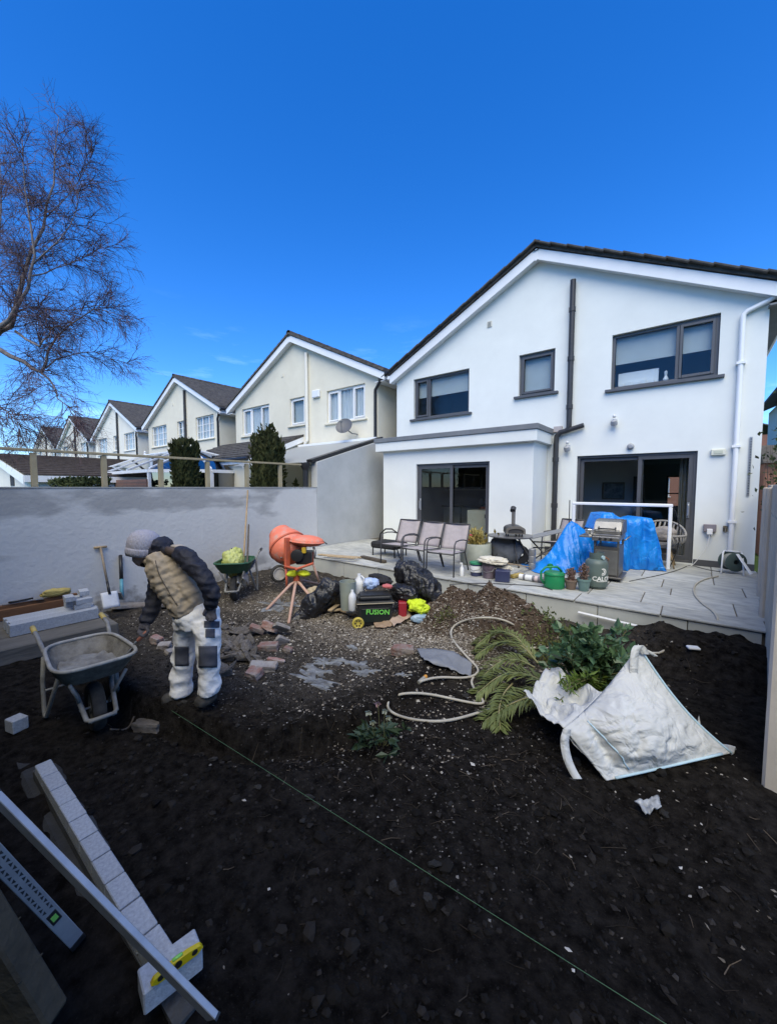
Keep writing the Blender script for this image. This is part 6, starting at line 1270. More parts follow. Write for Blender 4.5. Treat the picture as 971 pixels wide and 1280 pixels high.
def gas_bottle():
    b = onp(744, 734); s = depth(b)/FPX; r = 13*s; h = 44*s; R = thing('gas_cylinder', 'grey-green gas cylinder with white lettering in front of the barbecue', 'gas cylinder', b)
    GG = mat('gas_green', (.10, .14, .135), (.085, .115, .11), 5, .45); WH = mat('print_white', (.70, .72, .72), None, rough=.5)
    bd = MB().lathe([(0, .02*h), (.88*r, .02*h), (.88*r, .06*h), (r, .07*h), (r, .68*h), (.93*r, .76*h), (.72*r, .82*h), (.3*r, .85*h), (0, .855*h)], 28).build('body', GG, R, smooth=SM)
    MB().lathe([(.62*r, .80*h), (.64*r, .84*h), (.64*r, h), (.60*r, h), (.60*r, .82*h)], 22, None, -.9*PI, .55*PI).build('valve_guard', GG, R, smooth=SM, solid=.004)
    v = MB().tube([(0, 0, .84*h), (0, 0, .95*h)], .016, n=10).build('valve', mat('brass_valve', (.42, .32, .15), None, rough=.4, metal=.8), R, smooth=SM)
    fa = math.atan2(-_f.y, -_f.x)       # towards the camera
    MB().lathe([(0, 0), (.028, 0), (.028, .02), (0, .022)], 14, Matrix.Translation((r*.66*math.cos(fa+.35), r*.66*math.sin(fa+.35), .885*h)) @ Vector((math.cos(fa+.35), math.sin(fa+.35), 0)).to_track_quat('Z', 'Y').to_matrix().to_4x4()).build('regulator', mat('regulator_blue', (.35, .50, .55), None, rough=.4), R, smooth=SM)
    def wrap(o, z0):
        for p in o.data.vertices:
            a = fa + p.co.x/r + .12; zz = p.co.y; p.co = Vector(((r+.0015+p.co.z)*math.cos(a), (r+.0015+p.co.z)*math.sin(a), z0+zz))
    t = text('CALOR', .085, WH, bd, Matrix.Identity(4), .0008, bold=.002); wrap(t, .30*h)
    mb = MB()
    for (rad, a0, a1) in ((.042, -2.1, 2.1), (.020, -2.4, 1.6)):
        n = 18; mb.add([((rad+dr)*math.cos(a0+(a1-a0)*k/n), (rad+dr)*math.sin(a0+(a1-a0)*k/n), .001) for k in range(n+1) for dr in (-.007, .007)], [(2*k, 2*k+1, 2*k+3, 2*k+2) for k in range(n)])
    e = mb.build('emblem', WH, bd); wrap(e, .50*h)
    l = MB().grid(lambda u, v: ((u-.5)*.17, (v-.5)*.008, .001), 12, 1).build('printed_rule', WH, bd); wrap(l, .23*h)
    MB().tube([(0, 0, .93*h), (.06, .05, .92*h), (.14, .10, .80*h), (.10, .16, .70*h)], .008, n=8).build('gas_hose', mat('orange_hose', (.32, .13, .06), None, rough=.5), R, smooth=True)
gas_bottle()
def watering_can():
    b = onp(692, 734); s = depth(b)/FPX; r = 12.2*s; h = 19.5*s; R = thing('watering_can', 'green plastic watering can standing at the patio edge', 'watering can', b); G = mat('can_green', (.015, .22, .085), (.012, .18, .07), 5, .4)
    MB().lathe([(0, 0), (.97*r, 0), (r, .02), (.97*r, h*.93), (.9*r, h), (0, h)], 26).build('body', G, R, smooth=SM); MB().lathe([(1.0*r, h*.82), (1.03*r, h*.84), (1.03*r, h*.9), (.98*r, h*.92)], 26).build('rim', G, R, smooth=SM)
    d = -_r; d.z = 0; d.normalize(); e = -d
    MB().tube([d*r*1.02+Vector((0, 0, h*.25)), d*r*1.35+Vector((0, 0, h*.55)), d*r*1.35+Vector((0, 0, h*1.0)), d*r*.9+Vector((0, 0, h*1.30)), e*r*.3+Vector((0, 0, h*1.32)), e*r*.75+Vector((0, 0, h*1.02))], .016, n=8).build('handle', G, R, smooth=True)
    f = (-d*.2 + _f*.9); f.z = 0; f.normalize(); MB().tube([f*r*.95+Vector((0, 0, h*.2)), f*r*1.6+Vector((0, 0, h*.7)), f*r*2.2+Vector((0, 0, h*1.05))], [.03, .022, .018], n=10).build('spout', G, R, smooth=True); MB().tube([f*r*2.2+Vector((0, 0, h*1.05)), f*r*2.35+Vector((0, 0, h*1.12))], [.02, .045], n=12).build('rose', G, R, smooth=SM)
watering_can()
def heather(u, v0, v1, rpx, m, label, seed):
    b = onp(u, v0); s = depth(b)/FPX; r = rpx*s; h = (v0-v1)*s; R = thing('potted_heather', label, 'plant pot', b, group='potted heathers')
    MB().lathe([(0, 0), (r*.68, 0), (r*.94, h*.82), (r*1.02, h*.83), (r*1.04, h), (r*.92, h), (r*.85, h*.9), (0, h*.88)], 20).build('pot', m, R, smooth=SM)
    rs = np.random.RandomState(seed); n = 420; k = rs.randint(0, 46, n); th = rs.rand(46)*2*PI; sp = rs.rand(46)*.9; t = rs.rand(n); L = h*1.35; P_ = np.stack([(r*.5*sp[k]*(1+t))*np.cos(th[k]), (r*.5*sp[k]*(1+t))*np.sin(th[k]), h*.85+L*t*(1-.3*sp[k])], 1); mb = MB()
    for i in range(46): mb.tube([(r*.4*sp[i]*math.cos(th[i]), r*.4*sp[i]*math.sin(th[i]), h*.85), (r*sp[i]*math.cos(th[i]), r*sp[i]*math.sin(th[i]), h*.85+L*(1-.3*sp[i]))], .0025, n=3)
    mb.build('stems', mat('heather_stem', (.14, .09, .07), None, rough=.9), R); leafcloud(P_, np.tile([0, 0, 1.], (n, 1)), .028, seed, .7, .35).build('flowers', mat('dry_heather', (.24, .14, .14), (.15, .12, .09), 12, .9), R)
heather(713, 736, 724, 7.8, mat('brown_pot', (.20, .15, .12), (.15, .11, .09), 6, .8), 'dry pink heather in a brown pot next to the watering can', 1)
heather(729, 738, 723, 8.0, mat('teal_glazed_pot', (.16, .26, .25), (.11, .19, .19), 5, .35), 'dry heather in a teal glazed pot before the gas cylinder', 2)
# ---------------- white frame, woven chair, hose reel, leads
yf = 8.2; a0, a1 = aty(717, 632, yf), aty(838, 632, yf); zf = a1.z; R = thing('goal_frame', 'white tubular goal frame standing before the sliding door', 'goal', ((a0.x+a1.x)/2, yf, PZ)); lf = R.location
WT = mat('white_tube', (.78, .79, .80), None, rough=.4)
for x in (a0.x, a1.x): MB().box(x-.027, x+.027, yf-.027, yf+.027, PZ+.002, zf-.03).build('post', WT, R, bevel=.01, loc=lf); MB().tube([(x, yf+.03, PZ+.03), (x, yf+.55, PZ+.03)], .02).build('ground_bar', WT, R, smooth=True, loc=lf)
MB().box(a0.x-.03, a1.x+.03, yf-.027, yf+.027, zf-.028, zf+.027).build('crossbar', WT, R, bevel=.01, loc=lf)
MB().tube(smooth_path([Vector((a1.x+.02, yf+.03, zf)), Vector((a1.x+.12, yf+.10, zf-.25)), Vector((a1.x+.14, yf+.16, zf-.7)), Vector((a1.x+.02, yf+.14, PZ+.03))]), .008).build('black_hoop', BLACKP, R, smooth=True, loc=lf); MB().tube([(a0.x-.09, yf+.05, PZ), (a0.x-.08, yf, zf+.06)], .009).build('side_cane', CHF, R, loc=lf)
def woven_chair():
    c = Vector((-.42, 8.55, PZ)); R = thing('woven_chair', 'grey woven rope tub chair between the goal frame and the sliding door', 'chair', c); RP = mat('grey_rope', (.20, .195, .19), (.28, .27, .26), 30, .9); n = 26
    MB().lathe([(0, .36), (.27, .36), (.29, .42), (.28, .44), (0, .44)], 24).build('seat', mat('seat_pad', (.14, .14, .145), None, rough=.9), R, smooth=SM)
    for k in range(n):
        a = -.35*PI + 1.7*PI*k/(n-1) - .0; t = (a+.1*PI); top = .58 + .22*max(0, math.sin(a))
        MB().tube([(.28*math.cos(a), .28*math.sin(a), .40), (.34*math.cos(a+.12), .34*math.sin(a+.12), (top+.4)/2), (.35*math.cos(a), .35*math.sin(a), top)], .016, n=6).build('rope_strand', RP, R, smooth=True)
    rim = [(.35*math.cos(a), .35*math.sin(a), .58+.22*max(0, math.sin(a))) for a in np.linspace(-.35*PI, 1.35*PI, 30)]; MB().tube(rim, .02, n=8).build('rim', RP, R, smooth=True)
    for a in (.25, .75, 1.25, 1.75): MB().tube([(.18*math.cos(a*PI), .18*math.sin(a*PI), .37), (.30*math.cos(a*PI), .30*math.sin(a*PI), 0)], .012).build('leg', WOODH, R, smooth=True)
    mb = fold_blob(c+Vector((.02, .05, .58)), (.2, .1, .13), 77, .2, .08, 5, sub=4); solo(mb, 'fur_cushion', mat('fur_cushion', (.34, .31, .29), (.24, .22, .21), 9, .95, .5, 40), 'pale fluffy cushion on the woven rope chair', 'cushion')
woven_chair()
def reel():
    b = onp(914, 717); b.y = min(b.y, 8.55); R = thing('hose_reel', 'freestanding garden hose reel by the wall under the tap', 'hose reel', b); M = Matrix.Translation((0, .05, .20)) @ Matrix.Rotation(PI/2, 4, 'X') @ Matrix.Rotation(.5, 4, 'Y')
    for z in (-.09, .09): MB().lathe([(.04, z-.008), (.15, z-.008), (.16, z), (.15, z+.008), (.04, z+.008)], 22, M).build('reel_side', mat('reel_green', (.06, .09, .085), None, rough=.5), R, smooth=SM)
    for k in range(8): MB().lathe([(.105+.012*math.cos(t)+.01*(k % 2), -.075+k*.021+.011*math.sin(t)) for t in np.linspace(0, 2*PI, 7)], 22, M).build('hose_turn', mat('grey_hose', (.32, .33, .31), (.25, .26, .24), 9, .5), R, smooth=True)
    for s in (-1, 1): MB().tube([(s*.14, -.12, 0), (s*.12, .05, .33), (s*.10, .10, .36)], .013).build('stand', WT, R, smooth=True)
    MB().tube([(-.10, .08, .36), (.12, .08, .36)], .013).build('stand_bar', WT, R, smooth=True); MB().bar((.05, -.05, .34), (.22, -.22, .05), .05, .02).build('hose_guide', WT, R, bevel=.006)
reel()
LEAD = mat('black_lead', (.03, .03, .032), None, rough=.6); WLEAD = mat('white_lead', (.6, .6, .6), None, rough=.5)
pts = [onp(*q) for q in ((786, 727), (806, 723), (828, 718.5), (850, 712), (862, 706), (880, 712), (905, 716))]; solo(MB().tube(smooth_path([p+Vector((0, 0, .006)) for p in pts]), .0055, n=6), 'extension_lead', LEAD, 'black extension lead running over the patio from the barbecue to the reel', 'lead')
pts = [Vector((.26, FY-.10, 1.08)), Vector((.24, FY-.14, .85)), Vector((.12, FY-.2, .62)), Vector((.03, FY-.25, PZ+.012)), Vector((-.03, FY-.3, PZ+.01))]; solo(MB().tube(smooth_path(pts), .006, n=6), 'white_lead', WLEAD, 'white lead hanging from the outdoor socket to the patio', 'lead')
pts = [onp(*q) for q in ((562, 731), (600, 729), (640, 731), (676, 733), (690, 738))]; solo(MB().tube(smooth_path([p+Vector((0, 0, .006)) for p in pts]), .006, n=6), 'thin_lead', LEAD, 'thin dark lead lying along the patio coping', 'lead')
# ================================================================== BULK BAG, CUTTINGS, PLANTS
BAGM = mat('woven_white_bag', (.62, .63, .62), (.53, .54, .535), 3, .6, .85, 6, trans=.08, bdist=.06, ridge=True); SEAM = mat('pale_blue_seam', (.42, .58, .68), None, rough=.7)
def bulk_bag():
    Rr, Bb = atg(913, 945), atg(757, 978); Rr.z = gz(Rr.x, Rr.y)+.02; Bb.z = gz(Bb.x, Bb.y)+.01
    Pk = atd(797, 808, depth(Bb)+.42); Lf = atd(704, 911, depth(Bb)+.12); Kb = atg(800, 885); Kb.z = gz(Kb.x, Kb.y)+.02
    base = (Bb.x+.3, Bb.y+.3, gz(Bb.x, Bb.y)); R = thing('bulk_bag', 'slumped white woven bulk bag spilling garden cuttings onto the soil', 'bulk bag', base)
    n0 = (Rr-Bb).cross(Pk-Bb).normalized()
    if n0.dot(CAM-Bb) < 0: n0 = -n0
    def front(s, t):        # s along rim/bottom, t from rim (0) down to the bottom hem (1)
        top = Lf.lerp(Pk, s) + Vector((0, 0, -.05*math.sin(PI*s))); bot = Bb.lerp(Rr, s); p = top.lerp(bot, t) + Vector((0, 0, -.07*s*s*math.sin(PI*t))); b = math.sin(PI*min(1, s*1.02))*math.sin(PI*t**.85)
        w1 = float(fbm(s*2, t*2, 1, 2)); cr = .010*(1-2.2*abs(float(fbm(s*9+t*5+w1, t*5-s*4, 2.2, 3)))) + .008*(1-2.2*abs(float(fbm(s*3-t*9+w1, t*3+s*5, 5.2, 2)))) + .018*float(fbm(s*2.2, t*2.4, 7, 2))
        fold = -.07*math.exp(-((s-.20+.10*t)/.055)**2)*math.sin(PI*t)
        k = min(1, 6*s, 6*(1-s), 6*t, 6*(1-t)); q = p + n0*(.17*b + (cr+fold)*k); q.z = max(q.z, gz(q.x, q.y)+.006); return q
    MB().grid(front, 64, 52).build('front_panel', BAGM, R, smooth=True, solid=.004, loc=base)
    def back(s, t):
        top = Pk.lerp(Rr, s*.999) + Vector((0, 0, -.07*math.sin(PI*s))); bot = Kb.lerp(Rr+Vector((.03, .06, 0)), s*.999); p = top.lerp(bot, t); k = math.sin(PI*s)*math.sin(PI*t); p = p - n0*(.10*k) + Vector((0, 0, .02*float(fbm(s*5, t*5, 4, 3)))); p.z = max(p.z, gz(p.x, p.y)+.004); return p
    MB().grid(back, 30, 20).build('back_panel', BAGM, R, smooth=True, solid=.004, loc=base)
    f1, f2, f3 = atd(654, 866, depth(Bb)+.42), atd(688, 842, depth(Bb)+.75), atd(772, 838, depth(Bb)+.6)
    def flap(s, t):
        e0 = front(.5*t, 0); e1 = f1.lerp(f2, t); p = e0.lerp(e1, s); k0 = min(1, s*5); p = p + k0* Vector((0, 0, .06*float(fbm(s*4+1, t*4, 5, 3)) - .10*math.sin(PI*t)*math.sin(PI*s))); p.z = max(p.z, gz(p.x, p.y)+.012); return p
    MB().grid(flap, 34, 26).build('side_flap', BAGM, R, smooth=True, solid=.004, loc=base)
    def low(s, t):
        p = Lf.lerp(Bb, s); q = atg(780, 905); q = Vector((q.x, q.y, gz(q.x, q.y)+.05)); return p.lerp(q.lerp(Kb, s*.6), t) + Vector((0, 0, .02*float(fbm(s*5, t*5, 8, 2))))
    MB().grid(low, 16, 12).build('bag_floor', BAGM, R, smooth=True, solid=.003, loc=base)
    MB().tube([front(1, k/16)+n0*.006 for k in range(17)], .008, n=6).build('seam', SEAM, R, smooth=True, loc=base)
    MB().tube([front(.20, t/10)+n0*.006 for t in range(1, 10)], .006, n=5).build('seam', SEAM, R, smooth=True, loc=base)
    MB().tube([front(s/14, .985)+n0*.008 for s in range(1, 14)], .009, n=5).build('seam', SEAM, R, smooth=True, loc=base)
    def ribbon(pts, w_, nm):
        pts = smooth_path(pts); mb = MB(); side = _r*w_; mb.add([p + side*k + (_f*-.004) for p in pts for k in (-.5, .5)], [(2*i, 2*i+1, 2*i+3, 2*i+2) for i in range(len(pts)-1)]); mb.build(nm, BAGM, R, smooth=True, solid=.004, loc=base)
    d0 = depth(Pk)-.04; ribbon([atd(806, 818, d0), atd(800, 806, d0), atd(793, 809, d0-.02), atd(791, 828, d0-.05), atd(791, 849, d0-.07)], .06, 'lifting_loop'); ribbon([Pk, atd(812, 815, d0+.05), atd(818, 820, d0+.05)], .04, 'lifting_loop')
    d1 = depth(Lf)-.03; g = atg(721, 976); ribbon([atd(708, 911, d1), atd(704, 925, d1-.03), atd(707, 945, d1-.06), atd(714, 962, d1-.08), Vector((g.x, g.y, gz(g.x, g.y)+.015))], .055, 'lifting_loop')
    MB().grid(lambda u, v: front(.42+.13*u, .10+.17*v) + n0*.006, 10, 10).build('printed_panel', mat('faded_print', (.50, .52, .52), (.60, .61, .61), 40, .8), R, smooth=True, loc=base)
    return depth(Bb)
BD = bulk_bag()
def cuttings():
    D0 = BD + .62; base = atg(735, 872); R = thing('laurel_cuttings', 'leafy green shrub cuttings heaped in the mouth of the bulk bag', 'cuttings', base); rs = np.random.RandomState(17); rr = random.Random(3)
    LA = mat('glossy_leaf', (.055, .12, .065), (.11, .19, .09), 5, .4, spec=.5, trans=.15); LB = mat('yellow_green_leaf', (.16, .23, .04), (.09, .15, .03), 5, .5, trans=.2)
    A, B, ADir, BDir = [], [], [], []; st = MB()
    for k in range(100):
        low = k % 3 == 0; u0, v0 = rr.uniform(725, 770), rr.uniform(850, 878); u1, v1 = (rr.uniform(692, 745), rr.uniform(845, 884)) if low else (rr.gauss(736, 24), max(786, rr.gauss(814, 18))); dd = rr.uniform(-.12, .35)
        p0, p1 = atd(u0, v0, D0+.1), atd(u1, v1, D0+dd-(.2 if low else 0)); mid = p0.lerp(p1, .5)+Vector((0, 0, .08)); path = smooth_path([p0, mid, p1], 2); st.tube(path, .004, n=4)
        for j in range(2, len(path)-1):
            for q in range(3):
                p = path[j].lerp(path[j+1], rr.random()); d = (path[j+1]-path[j]).normalized()*.6 + Vector((rr.gauss(0, 1), rr.gauss(0, 1), rr.gauss(.2, .7)))*.6
                (B if low else A).append(p); (BDir if low else ADir).append(d)
    st.build('stems', mat('green_stem', (.10, .10, .04), None, rough=.8), R, loc=base)
    leafcloud(A, ADir, .075, 1, .3, .32).build('leaves', LA, R, loc=base); leafcloud(B, BDir, .065, 2, .3, .13).build('leaves', LB, R, loc=base)
cuttings()
PALM = mat('palm_green', (.17, .20, .065), (.10, .125, .035), 4, .55, trans=.1); RACH = mat('palm_rachis', (.22, .22, .09), (.30, .26, .14), 5, .6)
def frond(px_, lifts, half, label, seed, nleaf=34):
    nleaf = int(nleaf*1.35); half *= .85
    rr = random.Random(seed); pts = [];
    for (u, v), l in zip(px_, lifts): g = atg(u, v); pts.append(Vector((g.x, g.y, gz(g.x, g.y)+l)))
    pts = smooth_path(pts, 2); base = pts[0].copy(); R = thing('palm_frond', label, 'palm frond', base, group='cut palm fronds'); m = len(pts)
    MB().tube(pts, [.009*(1-.75*i/(m-1)) for i in range(m)], n=6).build('rachis', RACH, R, smooth=True, loc=base)
    mb = MB()
    for s in (-1, 1):
        for k in range(nleaf):
            t = .12 + .88*k/(nleaf-1); x = t*(m-1); i = min(int(x), m-2); p = pts[i].lerp(pts[i+1], x-i); d = (pts[i+1]-pts[i]).normalized(); sd_ = d.cross(Vector((0, 0, 1))).normalized()*s
            L = half*(.55+.6*math.sin(PI*min(1, .15+t*.85)))*rr.uniform(.8, 1.1); dr = (d*rr.uniform(.7, 1.1) + sd_*rr.uniform(.7, 1) + Vector((0, 0, rr.uniform(-.05, .45)))).normalized(); mid = p + dr*L*.55; tip = p + dr*L + Vector((0, 0, -.10*L-.02)); tip.z = max(tip.z, gz(tip.x, tip.y)+.004); mid.z = max(mid.z, gz(mid.x, mid.y)+.006)
            w_ = dr.cross(Vector((0, 0, 1))).normalized()*.0095
            mb.add([p, mid-w_, tip, mid+w_], [(0, 1, 2, 3)])
    mb.build('leaflets', PALM, R, loc=base)
frond([(672, 842), (650, 828), (622, 820), (598, 822)], [.10, .20, .16, .05], .20, 'palm frond arching over the big hose loop', 1, 44)
frond([(664, 835), (640, 816), (616, 806), (596, 812)], [.14, .22, .15, .06], .17, 'palm frond reaching up the foot of the soil heap', 2, 40)
frond([(690, 872), (655, 862), (625, 862), (596, 872)], [.10, .16, .15, .04], .20, 'palm frond lying across the lower hose run', 3, 44)
frond([(700, 884), (670, 888), (640, 894), (606, 905)], [.08, .13, .11, .03], .21, 'lowest palm frond with leaflets spread on the black soil', 4, 46)
frond([(668, 850), (645, 846), (622, 846), (604, 852)], [.12, .18, .15, .06], .17, 'short palm frond between the arching one and the hose crossing', 5, 38)
frond([(640, 868), (628, 884), (622, 900), (625, 915)], [.10, .12, .07, .02], .14, 'small drooping palm frond hanging below the others', 6, 30)
def weed(u, v, label, seed, spread, n, leafm, leaf=.035, h=.14, asp=.3):
    g = atg(u, v); R = thing('weed_clump', label, 'weeds', (g.x, g.y, gz(g.x, g.y))); rs = np.random.RandomState(seed); P_ = rs.randn(n, 3)*[spread, spread*.7, h*.4]; P_[:, 2] = np.abs(P_[:, 2])+.01
    P_[:, 2] += np.array([gz(g.x+a, g.y+b) for a, b in P_[:, :2]]) - gz(g.x, g.y)
    leafcloud(P_, np.tile([0, 0, .7], (n, 1)), leaf, seed, .8, asp).build('foliage', leafm, R); mb = MB()
    for p in P_[::max(1, n//40)]: mb.tube([(p[0]*.7, p[1]*.7, max(0, p[2]-h*.6)), tuple(p)], .002, n=3)
    tag(mb.build('stems', mat('green_stem', (.10, .10, .04)), R), kind='stuff')
WG = mat('weed_green', (.05, .085, .03), (.11, .13, .04), 6, .7, trans=.1); WO = mat('olive_weed', (.13, .14, .04), (.08, .09, .03), 6, .8, trans=.1)
weed(704, 796, 'low green weeds growing along the brick footing', 1, .14, 260, WG, .045, .22); weed(688, 812, 'yellow-green weeds on the heap behind the cuttings', 2, .14, 200, WO, .04, .15); weed(556, 774, 'small tuft of green weed on the soil heap', 3, .06, 120, WO, .03, .08); weed(684, 830, 'sparse olive weeds beside the white bag flap', 4, .12, 140, WO, .04, .10)
def hellebore():
    g = atg(478, 935); base = Vector((g.x, g.y, gz(g.x, g.y))); R = thing('hellebore', 'low hellebore plant with white and pink flowers on the soil ledge', 'plant', base); rr = random.Random(9)
    DG = mat('hellebore_leaf', (.02, .04, .022), (.04, .065, .03), 6, .5); FW = mat('petal_white', (.62, .62, .48), (.5, .52, .36), 9, .7, trans=.2); FP = mat('petal_pink', (.55, .34, .33), (.45, .25, .26), 9, .7, trans=.2)
    P_, D_ = [], []
    for k in range(26):
        a = rr.uniform(0, 2*PI); r = rr.uniform(.03, .26); z = rr.uniform(.03, .13)
        for j in range(5): P_.append((r*math.cos(a), r*math.sin(a)*.8, z)); D_.append((math.cos(a)*.6+rr.gauss(0, .8), math.sin(a)*.6+rr.gauss(0, .8), .1))
    leafcloud(P_, D_, .085, 2, .3, .22).build('leaves', DG, R)
    for i, (u, v, pk) in enumerate(((472, 879, 1), (460, 890, 0), (481, 888, 0), (485, 896, 0), (466, 902, 0), (463, 910, 0), (456, 922, 0), (456, 935, 0), (486, 950, 1), (492, 946, 0))):
        p = atd(u, v, depth(base)+rr.uniform(-.1, .1)) - base; p.z = max(p.z, .04); MB().tube([(p.x*.4, p.y*.4, 0), (p.x*.85, p.y*.85, p.z*.9), tuple(p)], .003, n=4).build('stem', mat('green_stem', (.10, .10, .04)), R)
        mb = MB(); nd = Vector((-_f.x, -_f.y, -.25)).normalized(); s = nd.cross(Vector((0, 0, 1))).normalized(); q = s.cross(nd)
        for k in range(5):
            a = 2*PI*k/5+rr.random(); e = s*math.cos(a)+q*math.sin(a); f = s*math.cos(a+1.57)+q*math.sin(a+1.57); mb.add([p, p+e*.014+f*.012+nd*.006, p+e*.030+nd*.012, p+e*.014-f*.012+nd*.006], [(0, 1, 2, 3)])
        mb.build('flower', FP if pk else FW, R)
hellebore()

# ================================================================== LOOSE STONES, CLODS, STRAW (too many to count)
def scatter(name, pts, size, m, seed, flat=.6, elong=1.0, jitter=.35, sink=.25, round_=False):
    rs = np.random.RandomState(seed); n = len(pts); O = np.array([[1, 0, 0], [0, 1, 0], [-1, 0, 0], [0, -1, 0], [0, 0, 1], [0, 0, -1]], float); F = np.array([[0, 1, 4], [1, 2, 4], [2, 3, 4], [3, 0, 4], [1, 0, 5], [2, 1, 5], [3, 2, 5], [0, 3, 5]])
    if round_:
        bm = bmesh.new(); bmesh.ops.create_icosphere(bm, subdivisions=1, radius=1); O = np.array([v_.co[:] for v_ in bm.verts]); F = np.array([[v_.index for v_ in f.verts] for f in bm.faces]); bm.free()
    nv_ = len(O)
    V = O[None] * (1 + jitter * rs.randn(n, nv_, 1)); s = size * np.exp(np.clip(.38 * rs.randn(n), -1, .9)); V = V * s[:, None, None] * np.array([elong, 1, flat])[None, None]
    a = rs.rand(n) * 2 * PI; c, s_ = np.cos(a), np.sin(a); X_ = V[:, :, 0]*c[:, None] - V[:, :, 1]*s_[:, None]; Y_ = V[:, :, 0]*s_[:, None] + V[:, :, 1]*c[:, None]
    z = ground_h(pts[:, 0], pts[:, 1]); W_ = np.stack([X_ + pts[:, 0:1], Y_ + pts[:, 1:2], V[:, :, 2] + (z + s*flat*(.5-sink))[:, None]], -1).reshape(-1, 3)
    Fa = (F[None] + (np.arange(n)*nv_)[:, None, None]).reshape(-1, 3); me = bpy.data.meshes.new(name); me.from_pydata(W_.tolist(), [], Fa.tolist()); me.materials.append(m); at = me.attributes.new('shade', 'FLOAT', 'POINT'); at.data.foreach_set('value', np.repeat(rs.rand(n), nv_).astype(np.float32))
    o = bpy.data.objects.new(name, me); COL.objects.link(o); return tag(o, kind='stuff')
def shademat(name, cols):
    m = bpy.data.materials.new(name); m.use_nodes = True; n = m.node_tree; b = n.nodes['Principled BSDF']; b.inputs['Roughness'].default_value = .95; b.inputs['Specular IOR Level'].default_value = .15; a = n.nodes.new('ShaderNodeAttribute'); a.attribute_name = 'shade'; r = n.nodes.new('ShaderNodeValToRGB'); n.links.new(a.outputs['Fac'], r.inputs[0]); n.links.new(r.outputs[0], b.inputs['Base Color'])
    el_ = r.color_ramp.elements
    for i, (p, c) in enumerate(cols):
        e = el_[i] if i < 2 else el_.new(p); e.position = p; e.color = (*c, 1)
    return m
rs = np.random.RandomState(44)
def uni(n, x0, x1, y0, y1): return np.stack([rs.uniform(x0, x1, n), rs.uniform(y0, y1, n)], 1)
def gau(n, x, y, sx_, sy): return np.stack([rs.normal(x, sx_, n), rs.normal(y, sy, n)], 1)
def keep(p): return p[(p[:, 0] > WX+.06) & (p[:, 0] < .40) & (p[:, 1] < PY-.06) & (p[:, 1] > -1)]
GRV = shademat('gravel_stones', [(0, (.06, .05, .04)), (.35, (.17, .145, .115)), (.7, (.30, .265, .215)), (1, (.48, .45, .40))])
scatter('gravel', keep(np.concatenate([gau(7500, -3.0, 3.75, .95, .5), gau(2600, -1.95, 3.85, .42, .2), gau(2600, -5.3, 3.5, .8, .7), uni(3000, -6.5, -1.2, 1.9, 4.8)])), .0085, GRV, 1)
GRT = shademat('grit', [(0, (.02, .019, .018)), (.5, (.06, .055, .05)), (.85, (.14, .13, .12)), (1, (.30, .29, .27))])
scatter('grit', keep(np.concatenate([uni(6500, -6.4, -.6, 1.5, 4.4), gau(3800, -2.9, 2.4, 1.1, .45)])), .0052, GRT, 2)
CLD = shademat('clods', [(0, (.004, .004, .004)), (.6, (.012, .011, .011)), (.93, (.026, .023, .021)), (1, (.045, .041, .038))])
scatter('soil_clods', keep(np.concatenate([uni(4200, -4.5, .4, .55, 5.0), uni(2500, -2.2, .4, 1.0, 3.2), uni(600, -6.9, -4, .2, 3)])), .0075, CLD, 3, .7, 1.1, .35)
scatter('large_clods', keep(np.concatenate([uni(260, -3.2, .4, .6, 1.5), uni(160, -1.2, .4, 1.2, 3.2), gau(90, .1, 4.6, .4, .3)])), .015, shademat('dark_clods', [(0, (.006, .0053, .005)), (.7, (.014, .0125, .011)), (1, (.026, .023, .021))]), 13, .75, 1.2, .16, .3, True)
BCL = shademat('brown_clods', [(0, (.03, .021, .015)), (.5, (.075, .053, .038)), (.9, (.14, .105, .08)), (1, (.34, .30, .26))])
scatter('heap_clods', keep(np.concatenate([gau(2600, -2.05, 4.6, .55, .38), gau(500, -1.5, 4.4, .4, .3)])), .0125, BCL, 4, .75, 1.1, .4)
CH = shademat('pale_chips', [(0, (.10, .085, .065)), (.6, (.24, .215, .18)), (1, (.52, .50, .46))])
scatter('pale_chips', keep(np.concatenate([uni(90, -4.2, .4, .7, 4.8), gau(70, .1, 2.8, .4, .8)])), .0055, CH, 5, .35, 1.8, .3)
STW = shademat('straw', [(0, (.014, .011, .009)), (.7, (.03, .024, .018)), (1, (.10, .08, .06))])
def straws(name, pts, L, seed):
    rs = np.random.RandomState(seed); mb = MB(); sh = []
    for x, y in pts:
        a = rs.rand()*2*PI; l = L*np.exp(.4*rs.randn()); b = a+.5*rs.randn(); p = [(x, y), (x+l/2*math.cos(a), y+l/2*math.sin(a)), (x+l/2*math.cos(a)+l/2*math.cos(b), y+l/2*math.sin(a)+l/2*math.sin(b))]; k0 = len(mb.v)
        mb.tube([(q[0], q[1], gz(q[0], q[1])+.004+.006*rs.rand()) for q in p], [.0022, .002, .0012], n=3, cap=False); sh += [rs.rand()]*(len(mb.v)-k0)
    o = mb.build(name, STW); at = o.data.attributes.new('shade', 'FLOAT', 'POINT'); at.data.foreach_set('value', np.array(sh, np.float32)); return tag(o, kind='stuff')
straws('roots_and_straw', keep(np.concatenate([uni(220, -3.6, .4, .6, 4.6), gau(260, -.9, 2.6, .5, .4), gau(160, -1.9, 1.9, .5, .3)])), .075, 6)
